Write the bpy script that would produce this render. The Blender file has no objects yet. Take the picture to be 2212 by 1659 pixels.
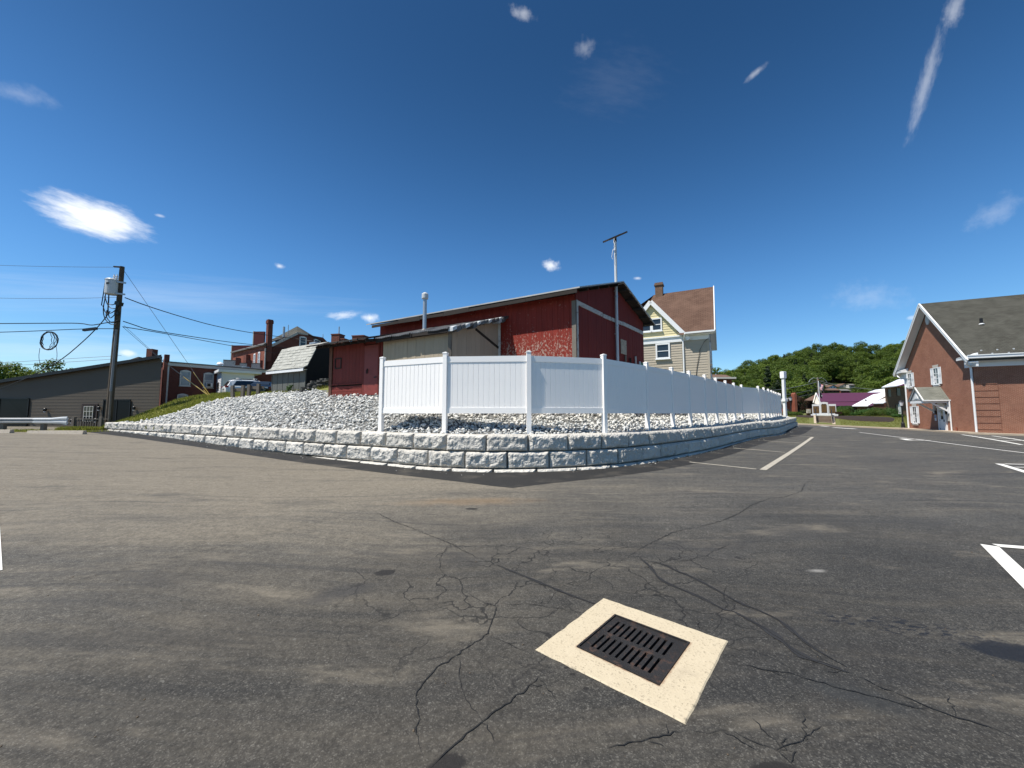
import bpy, bmesh, math, random
import numpy as np
from mathutils import Vector, Matrix
random.seed(7); RNG = np.random.default_rng(7)
SC = bpy.context.scene; COL = SC.collection
R = math.radians

# ------------------------------------------------------------------ camera
F, TH, EYE = 831.0, math.atan(63.5/831.0), 1.55          # focal length in units of a 2212 px wide frame
cam_d = bpy.data.cameras.new('camera'); cam = bpy.data.objects.new('camera', cam_d); COL.objects.link(cam)
cam_d.sensor_width = 36.0; cam_d.lens = 36.0*F/2212.0; cam_d.clip_start = 0.05; cam_d.clip_end = 4000
cam.location = (0, 0, EYE); cam.rotation_euler = (R(90)+TH, 0, 0); SC.camera = cam

def ray(x, y):
    a = (x-1106)/F; u = (829.5-y)/F
    return Vector((a, math.cos(TH)-u*math.sin(TH), math.sin(TH)+u*math.cos(TH)))
def at(x, y, Y):                                          # sight line at x, y of the frame taken to the depth Y
    r = ray(x, y); t = Y/r.y
    return Vector((r.x*t, Y, EYE+r.z*t))

# ------------------------------------------------------------------ sun, sky, exposure
SUN_EL, SUN_AZ = 61.5, 22.5                               # elevation; heading of the light, from +X towards +Y
sd = bpy.data.lights.new('sun', 'SUN'); sun = bpy.data.objects.new('sun', sd); COL.objects.link(sun)
sd.energy = 5.0; sd.angle = R(0.53); sd.color = (1.0, 0.95, 0.87)
_d = Vector((math.cos(R(SUN_AZ))*math.cos(R(SUN_EL)), math.sin(R(SUN_AZ))*math.cos(R(SUN_EL)), -math.sin(R(SUN_EL))))
sun.rotation_euler = _d.to_track_quat('-Z', 'Y').to_euler()
VS = SC.view_settings; VS.view_transform = 'Standard'; VS.look = 'None'; VS.exposure = 0.47; VS.gamma = 1.0; VS.use_curve_mapping = False

W = bpy.data.worlds.new('World'); SC.world = W; W.use_nodes = True
wt = W.node_tree; wt.nodes.clear(); wl = wt.links.new
def wn(t, **k):
    n = wt.nodes.new(t)
    for a, b in k.items(): setattr(n, a, b)
    return n
def wmath(op, a, b=None, c=None, clamp=False):
    n = wn('ShaderNodeMath', operation=op, use_clamp=clamp)
    for i, v in enumerate((a, b, c)):
        if v is None: continue
        if isinstance(v, (int, float)): n.inputs[i].default_value = v
        else: wl(v, n.inputs[i])
    return n.outputs[0]
sky = wn('ShaderNodeTexSky', sky_type='NISHITA'); sky.sun_disc = False
sky.sun_elevation = R(SUN_EL); sky.sun_rotation = math.atan2(-math.cos(R(SUN_AZ)), -math.sin(R(SUN_AZ)))
sky.altitude = 300; sky.air_density = 1.0; sky.dust_density = 0.25; sky.ozone_density = 3.0
hs = wn('ShaderNodeHueSaturation'); hs.inputs['Saturation'].default_value = 1.24; hs.inputs['Value'].default_value = 1.0
wl(sky.outputs[0], hs.inputs['Color'])
geo = wn('ShaderNodeTexCoord')
D = geo.outputs['Generated']
def wdot(v):
    n = wn('ShaderNodeVectorMath', operation='DOT_PRODUCT'); wl(D, n.inputs[0]); n.inputs[1].default_value = v
    return n.outputs['Value']
_sz = wn('ShaderNodeSeparateXYZ'); wl(D, _sz.inputs[0])
_rp = wn('ShaderNodeMapRange', interpolation_type='SMOOTHSTEP'); wl(_sz.outputs[2], _rp.inputs['Value'])   # deeper towards the zenith
_rp.inputs['From Min'].default_value = .22; _rp.inputs['From Max'].default_value = .78; _rp.inputs['To Min'].default_value = 1.0; _rp.inputs['To Max'].default_value = .52
_mv = wn('ShaderNodeVectorMath', operation='SCALE'); wl(hs.outputs[0], _mv.inputs[0]); wl(_rp.outputs[0], _mv.inputs['Scale'])
_mt = wn('ShaderNodeVectorMath', operation='MULTIPLY'); wl(_mv.outputs[0], _mt.inputs[0]); _mt.inputs[1].default_value = (.80, .94, 1.0)
cur = _mt.outputs[0]
_sn = wn('ShaderNodeTexNoise'); _sn.inputs['Scale'].default_value = 60.0; _sn.inputs['Detail'].default_value = 5.0; _sn.inputs['Roughness'].default_value = .6; wl(D, _sn.inputs['Vector']); shared = _sn.outputs[0]
def cloud(px, py, ax, ay, bx, by, op, sx=2.0, sy=2.0, k=0.9, soft=0.5, det=6.0, seed=0.0):
    """a cloud centred on a direction with half axes a and b; sx, sy set how streaky it is"""
    global cur
    c = ray(px, py).normalized()
    A = ray(px+ax, py+ay).normalized()-c; A -= c*A.dot(c)
    B = ray(px+bx, py+by).normalized()-c; B -= c*B.dot(c)
    # dual vectors so that a and b run 0..1 along the two (oblique) half axes
    M = Matrix(((A.dot(A), A.dot(B)), (A.dot(B), B.dot(B)))).inverted()
    dA = A*M[0][0]+B*M[0][1]; dB = A*M[1][0]+B*M[1][1]
    a = wdot(dA); b = wdot(dB); f = wdot(c)
    if sx <= 2.0: nzo = shared
    else:
      cmb = wn('ShaderNodeCombineXYZ'); wl(wmath('MULTIPLY', a, sx), cmb.inputs[0]); wl(wmath('MULTIPLY', b, sy), cmb.inputs[1]); cmb.inputs[2].default_value = seed
      nz = wn('ShaderNodeTexNoise'); nz.inputs['Scale'].default_value = 1.0; nz.inputs['Detail'].default_value = det; nz.inputs['Roughness'].default_value = 0.62
      wl(cmb.outputs[0], nz.inputs['Vector']); nzo = nz.outputs[0]
    r2 = wmath('SQRT', wmath('ADD', wmath('MULTIPLY', a, a), wmath('MULTIPLY', b, b)))
    r2 = wmath('ADD', r2, wmath('MULTIPLY', wmath('SUBTRACT', 0.5, nzo), k*2))
    mr = wn('ShaderNodeMapRange', interpolation_type='SMOOTHSTEP'); wl(r2, mr.inputs['Value'])
    mr.inputs['From Min'].default_value = 1.0; mr.inputs['From Max'].default_value = 1.0-soft; mr.inputs['To Min'].default_value = 0; mr.inputs['To Max'].default_value = op
    m = wmath('MULTIPLY', mr.outputs[0], wmath('GREATER_THAN', f, 0.3))
    mix = wn('ShaderNodeMixRGB'); wl(m, mix.inputs[0]); wl(cur, mix.inputs[1]); mix.inputs[2].default_value = (7.6, 7.8, 8.1, 1)
    cur = mix.outputs[0]
cloud(207, 472, 132, 45, -27, 41, .96, 2.1, 2.7, .44, .75, 8, 1.0)      # the big one on the left
cloud(1190, 573, 26, 4, -2, 15, .8, 2, 2, .7, 1.1, 6, 2.0)
cloud(604, 575, 14, 2, 0, 8, .65, 1.5, 1.5, .6, 1.1, 5, 3.0)
cloud(742, 681, 46, -4, 0, 11, .6, 2.5, 1.6, .7, 1.1, 6, 4.0)
cloud(800, 687, 22, 3, -3, 13, .85, 1.6, 1.6, .55, 1.0, 6, 5.0)
cloud(1128, 28, 34, 10, -4, 20, .36, 2, 2, .8, 1.2, 7, 6.0)
cloud(1262, 105, 24, -14, 8, 24, .17, 2, 2, .8, 1.1, 7, 7.0)
cloud(1330, 180, 120, 30, -60, 90, .025, 2.2, 5, .9, 1.2, 7, 8.0)
cloud(1635, 155, 32, -26, 5, 7, .3, 1.2, 2, .6, 1.1, 6, 9.0)
cloud(1998, 185, 50, -165, 19, 6, .27, 4.5, 1.6, .55, 1.0, 8, 10.0)     # vapour trail
cloud(2060, 20, 20, -60, 26, 8, .3, 2.5, 1.6, .6, 1.1, 8, 11.0)
cloud(2150, 460, 80, -52, 24, 26, .18, 1.4, 3.2, .7, 1.3, 6, 12.0)
cloud(50, 205, 100, 26, -6, 26, .16, 1.6, 3, .7, 1.3, 6, 13.0)
cloud(340, 640, 520, 24, -6, 56, .17, 2.2, 4, .7, 1.4, 6, 14.0)        # thin veil low on the left
cloud(160, 760, 420, 10, 0, 60, .24, 2.2, 4, .7, 1.4, 6, 15.0)
cloud(1870, 640, 120, 0, 0, 40, .16, 2, 3, .7, 1.4, 5, 16.0)
cloud(345, 466, 14, 3, 0, 5, .35, 1.5, 1.5, .5, .9, 5, 17.0)
cloud(1377, 601, 12, 0, 0, 5, .5, 1.5, 1.5, .5, .9, 5, 18.0)
cloud(1972, 686, 20, -3, 0, 6, .35, 1.5, 1.5, .5, .9, 5, 19.0)
cloud(278, 763, 26, 2, 0, 9, .6, 1.5, 1.5, .5, .8, 5, 20.0)
bg = wn('ShaderNodeBackground'); bg.inputs['Strength'].default_value = 0.108; wl(cur, bg.inputs['Color'])
wo = wn('ShaderNodeOutputWorld'); wl(bg.outputs[0], wo.inputs['Surface'])

# ------------------------------------------------------------------ helpers: meshes
class MB:
    def __init__(s): s.v = []; s.f = []
    def add(s, vs, fs):
        o = len(s.v); s.v += [tuple(v) for v in vs]; s.f += [tuple(i+o for i in f) for f in fs]; return s
    def hexa(s, p):                                        # 8 corners: bottom loop, top loop
        return s.add(p, [(3,2,1,0),(4,5,6,7),(0,1,5,4),(1,2,6,5),(2,3,7,6),(3,0,4,7)])
    def box(s, x0, y0, z0, x1, y1, z1):
        return s.hexa([(x0,y0,z0),(x1,y0,z0),(x1,y1,z0),(x0,y1,z0),(x0,y0,z1),(x1,y0,z1),(x1,y1,z1),(x0,y1,z1)])
    def beam(s, a, b, w, h, up=(0,0,1)):                   # bar from a to b, w wide, h high
        a = Vector(a); b = Vector(b); t = (b-a).normalized(); u = Vector(up)
        if abs(t.dot(u)) > .99: u = Vector((0,1,0))
        r = t.cross(u).normalized(); u = r.cross(t); r *= w/2; u *= h/2
        return s.hexa([a-r-u, a+r-u, b+r-u, b-r-u, a-r+u, a+r+u, b+r+u, b-r+u])
    def ext(s, poly, axis, c0, c1):                        # polygon extruded along an axis
        def P(p, c): return {'y': (p[0], c, p[1]), 'x': (c, p[0], p[1]), 'z': (p[0], p[1], c)}[axis]
        n = len(poly)
        return s.add([P(p, c0) for p in poly]+[P(p, c1) for p in poly],
                     [tuple(range(n-1, -1, -1)), tuple(range(n, 2*n))]+[(i, (i+1) % n, n+(i+1) % n, n+i) for i in range(n)])
    def slab(s, pts, th):                                  # planar polygon thickened downwards
        pts = [Vector(p) for p in pts]; n = len(pts); d = Vector((0, 0, -th))
        return s.add(pts+[p+d for p in pts], [tuple(range(n)), tuple(range(2*n-1, n-1, -1))]+[(i, n+i, n+(i+1) % n, (i+1) % n) for i in range(n)])
    def tube(s, pts, r, n=6, closed=False):
        pts = [Vector(p) for p in pts]; rings = []; m = len(pts)
        rr = r if isinstance(r, (list, tuple)) else [r]*m
        for i, p in enumerate(pts):
            t = (pts[(i+1) % m]-pts[i-1]) if closed else (pts[min(i+1, m-1)]-pts[max(i-1, 0)])
            t.normalize(); u = Vector((0,0,1)) if abs(t.z) < .9 else Vector((1,0,0))
            a = t.cross(u).normalized(); b = a.cross(t)
            rings.append([p+a*math.cos(k*2*math.pi/n)*rr[i]+b*math.sin(k*2*math.pi/n)*rr[i] for k in range(n)])
        vs = [q for g in rings for q in g]; fs = []
        for i in range(m if closed else m-1):
            j = (i+1) % m
            fs += [(i*n+k, i*n+(k+1) % n, j*n+(k+1) % n, j*n+k) for k in range(n)]
        if not closed: fs += [tuple(range(n-1, -1, -1)), tuple((m-1)*n+k for k in range(n))]
        return s.add(vs, fs)
    def lathe(s, prof, n=12, c=(0,0,0)):                   # prof: (radius, z)
        vs = [(c[0]+r*math.cos(k*2*math.pi/n), c[1]+r*math.sin(k*2*math.pi/n), c[2]+z) for r, z in prof for k in range(n)]
        fs = [(i*n+k, i*n+(k+1) % n, (i+1)*n+(k+1) % n, (i+1)*n+k) for i in range(len(prof)-1) for k in range(n)]
        fs += [tuple(range(n-1, -1, -1)), tuple((len(prof)-1)*n+k for k in range(n))]
        return s.add(vs, fs)
    def grid(s, P):                                        # P[i][j] points
        n, m = len(P), len(P[0])
        return s.add([q for r in P for q in r], [(i*m+j, i*m+j+1, (i+1)*m+j+1, (i+1)*m+j) for i in range(n-1) for j in range(m-1)])
    def mesh(s, name, recalc=True, smooth=False):
        me = bpy.data.meshes.new(name); me.from_pydata([tuple(v) for v in s.v], [], s.f)
        if recalc:
            bm = bmesh.new(); bm.from_mesh(me); bmesh.ops.recalc_face_normals(bm, faces=bm.faces); bm.to_mesh(me); bm.free()
        if smooth: me.polygons.foreach_set('use_smooth', [True]*len(me.polygons))
        me.update(); return me
    def build(s, name, mat, parent=None, loc=(0,0,0), rz=0, smooth=False, recalc=True, kind=None, label=None):
        me = s.mesh(name, recalc, smooth); me.materials.append(mat)
        return put(name, me, parent, loc, rz, kind, label)
def put(name, me, parent=None, loc=(0,0,0), rz=0, kind=None, label=None):
    o = bpy.data.objects.new(name, me); COL.objects.link(o); o.location = loc
    if isinstance(rz, (int, float)): o.rotation_euler = (0, 0, rz)
    else: o.rotation_euler = rz
    if parent: o.parent = parent
    if kind: o['kind'] = kind
    if label: o['label'] = label
    return o
def tag(o, label, cat, group=None):
    o['label'] = label; o['category'] = cat
    if group: o['group'] = group
    return o
def thing(name, label, cat, loc=(0,0,0), rz=0, group=None):
    o = bpy.data.objects.new(name, None); COL.objects.link(o); o.location = loc; o.rotation_euler = (0,0,rz); o.empty_display_size = .2
    return tag(o, label, cat, group)
def rawmesh(name, V, Fc, mat, smooth=False):               # big numpy meshes
    me = bpy.data.meshes.new(name); V = np.asarray(V, dtype=np.float32); Fc = np.asarray(Fc, dtype=np.int32); k = Fc.shape[1]
    me.vertices.add(len(V)); me.vertices.foreach_set('co', V.ravel())
    me.loops.add(Fc.size); me.loops.foreach_set('vertex_index', Fc.ravel())
    me.polygons.add(len(Fc)); me.polygons.foreach_set('loop_start', np.arange(0, Fc.size, k, dtype=np.int32))
    me.polygons.foreach_set('loop_total', np.full(len(Fc), k, dtype=np.int32))
    if smooth: me.polygons.foreach_set('use_smooth', np.ones(len(Fc), dtype=bool))
    me.materials.append(mat); me.update(); me.validate(); return me
_cache = {}
def piece(name, mat, parent, size, loc, rz=0, label=None): # a box part; alike pieces share one mesh
    key = (name, mat.name, tuple(round(x, 3) for x in size))
    if key not in _cache:
        x, y, z = size; m = MB().box(-x/2, -y/2, 0, x/2, y/2, z).mesh(name); m.materials.append(mat); _cache[key] = m
    return put(name, _cache[key], parent, loc, rz, None, label)

class TPS:                                                 # smooth surface through scattered heights
    def __init__(s, P):
        P = np.array(P, float); s.c = P[:, :2]; n = len(P)
        K = s.k(np.linalg.norm(s.c[:, None]-s.c[None], axis=2)); Q = np.c_[np.ones(n), s.c]
        A = np.block([[K+np.eye(n)*.3, Q], [Q.T, np.zeros((3, 3))]])
        s.w = np.linalg.solve(A, np.r_[P[:, 2], 0, 0, 0])
    @staticmethod
    def k(r): return np.where(r > 1e-6, r*r*np.log(np.maximum(r, 1e-6)), 0)
    def __call__(s, x, y):
        x = np.asarray(x, float); y = np.asarray(y, float); sh = x.shape; p = np.c_[x.ravel(), y.ravel()]
        out = np.zeros(len(p))
        for i in range(0, len(p), 20000):
            q = p[i:i+20000]; r = np.linalg.norm(q[:, None]-s.c[None], axis=2)
            out[i:i+20000] = s.k(r)@s.w[:-3]+s.w[-3]+q@s.w[-2:]
        return out.reshape(sh) if sh else float(out[0])

# ------------------------------------------------------------------ helpers: materials
class NT:
    def __init__(s, name):
        s.m = bpy.data.materials.new(name); s.m.use_nodes = True; s.t = s.m.node_tree; s.b = s.t.nodes['Principled BSDF']
    def n(s, t, ins=None, **k):
        n = s.t.nodes.new(t)
        for a, b in k.items(): setattr(n, a, b)
        for a, b in (ins or {}).items(): s.set(n.inputs[a], b)
        return n
    def set(s, i, v):
        if hasattr(v, 'is_output') or isinstance(v, bpy.types.NodeSocket): s.t.links.new(v, i)
        else:
            if isinstance(v, tuple) and len(v) == 3 and i.type == 'RGBA': v = v+(1,)
            i.default_value = v
    def math(s, op, a, b=0.0, c=0.0, clamp=False):
        n = s.n('ShaderNodeMath', operation=op, use_clamp=clamp); s.set(n.inputs[0], a); s.set(n.inputs[1], b); s.set(n.inputs[2], c); return n.outputs[0]
    def mix(s, f, a, b, blend='MIX'):
        n = s.n('ShaderNodeMixRGB', blend_type=blend); s.set(n.inputs[0], f); s.set(n.inputs[1], a); s.set(n.inputs[2], b); return n.outputs[0]
    def noise(s, vec, scale, detail=4.0, rough=.55, dist=0.0):
        n = s.n('ShaderNodeTexNoise', {'Scale': scale, 'Detail': detail, 'Roughness': rough, 'Distortion': dist})
        if vec is not None: s.set(n.inputs['Vector'], vec)
        return n.outputs['Fac']
    def vor(s, vec, scale, feature='F1', out='Distance'):
        n = s.n('ShaderNodeTexVoronoi', {'Scale': scale}, feature=feature)
        if vec is not None: s.set(n.inputs['Vector'], vec)
        return n.outputs[out]
    def ramp(s, f, lo, hi, a=0.0, b=1.0, smooth=True):
        n = s.n('ShaderNodeMapRange', {'Value': f, 'From Min': lo, 'From Max': hi, 'To Min': a, 'To Max': b}, interpolation_type='SMOOTHSTEP' if smooth else 'LINEAR'); return n.outputs[0]
    def obj(s): return s.n('ShaderNodeTexCoord').outputs['Object']
    def mapv(s, v, sc=(1,1,1), rot=(0,0,0), loc=(0,0,0)):
        n = s.n('ShaderNodeMapping', {'Vector': v, 'Scale': sc, 'Rotation': rot, 'Location': loc}); return n.outputs[0]
    def bump(s, h, st, d=.01, n=None):
        b = s.n('ShaderNodeBump', {'Height': h, 'Strength': st, 'Distance': d})
        if n is not None: s.set(b.inputs['Normal'], n)
        return b.outputs[0]
    def rnd(s): return s.n('ShaderNodeObjectInfo').outputs['Random']
    def fin(s, col=None, rough=None, normal=None, metal=None, spec=None):
        for k, v in (('Base Color', col), ('Roughness', rough), ('Normal', normal), ('Metallic', metal), ('Specular IOR Level', spec)):
            if v is not None: s.set(s.b.inputs[k], v)
        return s.m
def shade(c, k): return tuple(min(1, x*k) for x in c)
def paint(name, c, rough=.55, var=.12, scale=1.5, fine=40.0, bump=.15, metal=0.0, orand=.0, spec=.35, dirt=None, dirt_amt=.0):
    s = NT(name); o = s.obj()
    if orand: o = s.n('ShaderNodeVectorMath', {0: o, 1: s.n('ShaderNodeCombineXYZ', {0: s.math('MULTIPLY', s.rnd(), 37.0), 1: s.math('MULTIPLY', s.rnd(), 91.0)}).outputs[0]}, operation='ADD').outputs[0]
    f = s.noise(o, scale, 5); g = s.noise(o, fine, 3)
    col = s.mix(f, shade(c, 1-var*1.6), shade(c, 1+var*1.6))
    col = s.mix(s.math('MULTIPLY', g, .35), col, shade(c, 1-var), 'MIX')
    if orand: col = s.mix(s.math('MULTIPLY', s.rnd(), orand), col, shade(c, .55))
    if dirt: col = s.mix(s.math('MULTIPLY', s.ramp(s.noise(o, scale*2.3, 6, .65), .5, .72), dirt_amt), col, dirt)
    return s.fin(col, rough, s.bump(g, bump, .01) if bump else None, metal, spec)
def brick_mat(name, c1, c2, mortar, w=.21, h=.075, mw=.009, bias=0.0, weather=.25):
    s = NT(name); o = s.obj(); x = s.n('ShaderNodeSeparateXYZ', {0: o})
    v = s.n('ShaderNodeCombineXYZ', {0: s.math('ADD', x.outputs[0], x.outputs[1]), 1: x.outputs[2]}).outputs[0]
    b = s.n('ShaderNodeTexBrick', {'Vector': v, 'Color1': c1, 'Color2': c2, 'Mortar': mortar, 'Scale': 1.0, 'Mortar Size': mw, 'Mortar Smooth': .2, 'Bias': bias, 'Brick Width': w, 'Row Height': h})
    col = s.mix(s.math('MULTIPLY', s.ramp(s.noise(v, .9, 5), .4, .7), weather), b.outputs[0], shade(c1, .5))
    col = s.mix(s.math('MULTIPLY', s.noise(s.mapv(v, (3, 14, 1)), 1.0, 3), .3), col, shade(c2, .8))
    nb = s.bump(s.math('SUBTRACT', 1.0, b.outputs[1]), .6, .012)
    return s.fin(col, .85, nb, spec=.2)
def shingle_mat(name, c1, c2, w=.3, h=.14, horiz='x'):
    s = NT(name); o = s.obj(); x = s.n('ShaderNodeSeparateXYZ', {0: o})
    u = x.outputs[0 if horiz == 'x' else 1]
    v = s.n('ShaderNodeCombineXYZ', {0: u, 1: s.math('MULTIPLY', x.outputs[2], 1.35)}).outputs[0]
    b = s.n('ShaderNodeTexBrick', {'Vector': v, 'Color1': c1, 'Color2': c2, 'Mortar': shade(c1, .35), 'Scale': 1.0, 'Mortar Size': .012, 'Mortar Smooth': .3, 'Bias': 0.0, 'Brick Width': w, 'Row Height': h})
    col = s.mix(s.math('MULTIPLY', s.ramp(s.noise(v, .7, 6, .65), .38, .7), .55), b.outputs[0], shade(c2, 1.25))
    return s.fin(col, .9, s.bump(s.math('SUBTRACT', s.noise(v, 60, 2), b.outputs[1]), .5, .01), spec=.2)
def leaf_mat(name, a, b, tr=.35):
    s = NT(name); g = s.n('ShaderNodeNewGeometry').outputs['Random Per Island']; r = s.rnd()
    col = s.mix(g, a, b); col = s.mix(s.math('MULTIPLY', r, .45), col, shade(a, .7))
    s.fin(col, .6, spec=.25); tl = s.n('ShaderNodeBsdfTranslucent', {'Color': s.mix(.5, col, (.16, .22, .02))})
    mx = s.n('ShaderNodeMixShader', {0: tr, 1: s.b.outputs[0], 2: tl.outputs[0]}); out = s.t.nodes['Material Output']; s.t.links.new(mx.outputs[0], out.inputs[0]); return s.m
def glass_mat(name, c=(.012, .015, .018), rough=.06):
    s = NT(name); o = s.obj(); f = s.noise(o, 1.3, 2)
    return s.fin(s.mix(f, c, shade(c, 2.6)), rough, s.bump(s.noise(o, 2.0, 1), .05, .02), spec=.6)

# ------------------------------------------------------------------ materials
M = {}
M['white_trim'] = paint('white trim paint', (.74, .75, .75), .5, .04, 1.0, 30, .05)
M['vinyl'] = paint('white vinyl', (.93, .905, .87), .38, .02, 2.0, 60, .03, spec=.5)
M['cream'] = paint('cream painted trim', (.62, .60, .54), .6, .06)
M['old_white'] = paint('weathered white paint', (.46, .44, .41), .75, .2, 3, 40, .3, dirt=(.12, .07, .05), dirt_amt=.95)
M['white_clap'] = paint('white clapboard', (.72, .73, .75), .5, .05)
M['black'] = paint('black paint', (.012, .012, .013), .45, .2)
M['void'] = paint('dark interior', (.004, .004, .004), .9, .1, bump=0)
M['iron'] = paint('cast iron', (.019, .0175, .017), .62, .35, 6, 90, .6, dirt=(.085, .046, .030), dirt_amt=.75)
M['steel'] = paint('galvanised steel', (.42, .44, .46), .42, .12, 2, 30, .1, metal=.6)
M['grey_metal'] = paint('grey painted metal', (.52, .54, .55), .4, .07, 2, 30, .05)
M['wire'] = paint('cable jacket', (.012, .012, .014), .6, .1, bump=0)
M['wire_light'] = paint('bare cable', (.16, .17, .18), .5, .1, bump=0)
M['yellow'] = paint('yellow guard plastic', (.55, .38, .08), .5, .1)
M['rope_white'] = paint('white cord', (.7, .7, .7), .6, .05)
M['dark_wood'] = paint('dark weathered wood', (.032, .025, .021), .85, .35, 3, 30, .5, orand=.4)
M['grey_wood'] = paint('grey weathered wood', (.19, .165, .135), .85, .25, 3, 40, .5, orand=.4)
M['concrete'] = paint('pale concrete', (.50, .44, .36), .85, .1, 3, 60, .3, dirt=(.3, .25, .19), dirt_amt=.5)
M['kerb'] = paint('tan concrete kerb', (.40, .33, .25), .85, .12, 2, 50, .3)
M['step'] = paint('sandy concrete step', (.36, .29, .22), .85, .15, 2, 50, .3)
M['riser_stone'] = paint('stained step riser', (.10, .07, .05), .9, .2, 2, 50, .3)
M['granite'] = paint('pale granite', (.60, .61, .61), .6, .08, 3, 90, .2)
M['bronze'] = paint('bronze plaque', (.09, .05, .025), .45, .3, 8, 60, .5, metal=.5)
M['bronze_text'] = paint('raised bronze lettering', (.28, .17, .07), .4, .2, metal=.4)
M['glass'] = glass_mat('window glass')
M['glass_dark'] = paint('dark tinted glass', (.006, .006, .007), .3, .1, bump=0, spec=.2)
M['glass_pale'] = glass_mat('window glass with curtain', (.16, .17, .18), .2)
M['brown_shingle'] = shingle_mat('brown roof shingles', (.098, .056, .040), (.125, .075, .054), .32, .15)
M['grey_shingle'] = shingle_mat('dark grey slate shingles', (.052, .051, .042), (.074, .073, .062), .3, .12)
M['grey_shingle_y'] = shingle_mat('grey green porch shingles', (.13, .135, .115), (.18, .185, .16), .28, .11)
M['roof_grey'] = paint('grey roofing felt', (.15, .145, .14), .9, .2)
M['roof_brown'] = paint('brown roofing', (.14, .085, .06), .9, .25, 2)
M['church_brick'] = brick_mat('church red brick', (.225, .082, .049), (.30, .120, .074), (.42, .31, .23))
M['dark_and_shade_brick'] = brick_mat('dark and shaded red brick', (.125, .035, .025), (.17, .052, .036), (.17, .11, .09))  # also the shaded copy of the townhouse brick
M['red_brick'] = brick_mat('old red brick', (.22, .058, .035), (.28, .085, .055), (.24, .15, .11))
M['brown_brick'] = brick_mat('brown brick', (.15, .085, .055), (.20, .12, .08), (.22, .17, .13))
M['maroon'] = paint('maroon painted board', (.085, .012, .014), .7, .15)
M['purple_metal'] = paint('purple standing seam metal', (.105, .032, .062), .35, .05, 1, 30, .03, spec=.5)
M['white_and_glare_metal'] = paint('pale metal and glare white roofing', (.88, .88, .9), .3, .03, 1, 30, .03, spec=.6)  # on the roofs this white is sun glare put into the colour
M['limestone'] = paint('limestone', (.48, .45, .40), .8, .08)
M['car_white'] = paint('white car paint', (.78, .79, .8), .18, .01, bump=0, spec=.6)
M['car_black'] = paint('black car paint', (.008, .009, .012), .12, .1, bump=0, spec=.6)
M['tyre'] = paint('tyre rubber', (.015, .015, .015), .8, .2)
M['tail_red'] = paint('red lamp lens', (.35, .012, .012), .2, .05, bump=0)
M['lamp_clear'] = paint('clear lamp lens', (.6, .62, .65), .15, .05, bump=0)
M['flag_red'] = paint('red flag cloth', (.45, .03, .05), .7, .05, bump=0)
M['flag_white'] = paint('white flag cloth', (.75, .73, .72), .7, .04, bump=0)
M['flag_blue'] = paint('blue flag cloth', (.02, .03, .12), .7, .05, bump=0)
M['cream_wall'] = paint('cream house siding', (.74, .66, .50), .7, .05)
M['post_brown'] = paint('reddish brown post', (.17, .085, .06), .8, .2, 3, 30, .4)
M['green_paint'] = paint('green painted wood', (.01, .13, .07), .6, .2)
M['blue_sign'] = paint('blue sign face', (.02, .09, .3), .5, .05, bump=0)
M['slab'] = paint('split flagstone', (.12, .115, .105), .85, .25, 4, 50, .4, orand=.55)
M['mulch'] = paint('brown bark mulch', (.032, .020, .014), .95, .5, 3, 25, 1.0)
M['soil'] = paint('bare soil', (.12, .09, .06), .95, .3, 2, 30, .6)
M['leaf'] = leaf_mat('leaves', (.045, .085, .013), (.12, .165, .024))
M['leaf_dark'] = leaf_mat('dark needles', (.012, .026, .010), (.028, .045, .014), .15)
M['leaf_lime'] = leaf_mat('young leaves', (.075, .13, .018), (.16, .21, .03))
M['leaf_hedge'] = leaf_mat('hedge leaves', (.022, .07, .012), (.06, .13, .022), .2)
M['leaf_maroon'] = leaf_mat('maroon leaves', (.035, .012, .012), (.06, .022, .016), .2)
M['grass'] = leaf_mat('grass blades', (.20, .22, .035), (.42, .37, .12), .55)
M['bark'] = paint('bark', (.06, .045, .034), .9, .3, 4, 30, .6)

def _vert_boards(name, c, flake=None, flake_amt=0.0, thr=.56, rough=.75, streak=.5):
    s = NT(name); o = s.obj(); r = s.rnd()
    o = s.n('ShaderNodeVectorMath', {0: o, 1: s.n('ShaderNodeCombineXYZ', {0: s.math('MULTIPLY', r, 53.0), 1: s.math('MULTIPLY', r, 17.0)}).outputs[0]}, operation='ADD').outputs[0]
    v = s.mapv(o, (9, 9, .8)); f = s.noise(v, 1.0, 5); g = s.noise(s.mapv(o, (60, 60, 3)), 1.0, 3)
    col = s.mix(f, shade(c, 1-streak), shade(c, 1+streak)); col = s.mix(s.math('MULTIPLY', g, .3), col, shade(c, .5))
    col = s.mix(s.math('MULTIPLY', r, .25), col, shade(c, .65))
    if flake:
        z = s.n('ShaderNodeSeparateXYZ', {0: s.n('ShaderNodeNewGeometry').outputs['Position']}).outputs[2]
        pk = s.noise(s.mapv(o, (17, 17, 11)), 1.0, 6, .72); low = s.ramp(z, 5.4, 3.3, -.07, .065)
        m = s.ramp(s.math('ADD', pk, s.math('ADD', low, s.math('MULTIPLY', s.math('SUBTRACT', s.noise(o, 1.2, 2), .5), .22))), thr, thr+.05)
        col = s.mix(s.math('MULTIPLY', m, flake_amt), col, flake)
    return s.fin(col, rough, s.bump(g, .4, .01), spec=.25)
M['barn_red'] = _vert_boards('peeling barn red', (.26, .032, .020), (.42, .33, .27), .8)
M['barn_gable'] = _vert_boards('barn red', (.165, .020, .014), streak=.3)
M['shed_red'] = _vert_boards('shed red paint', (.19, .036, .028), (.10, .03, .025), .7, .60)
M['door_red'] = paint('red door paint', (.21, .042, .034), .6, .1, 2, 30, .1, dirt=(.1, .025, .02), dirt_amt=.4)
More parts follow.
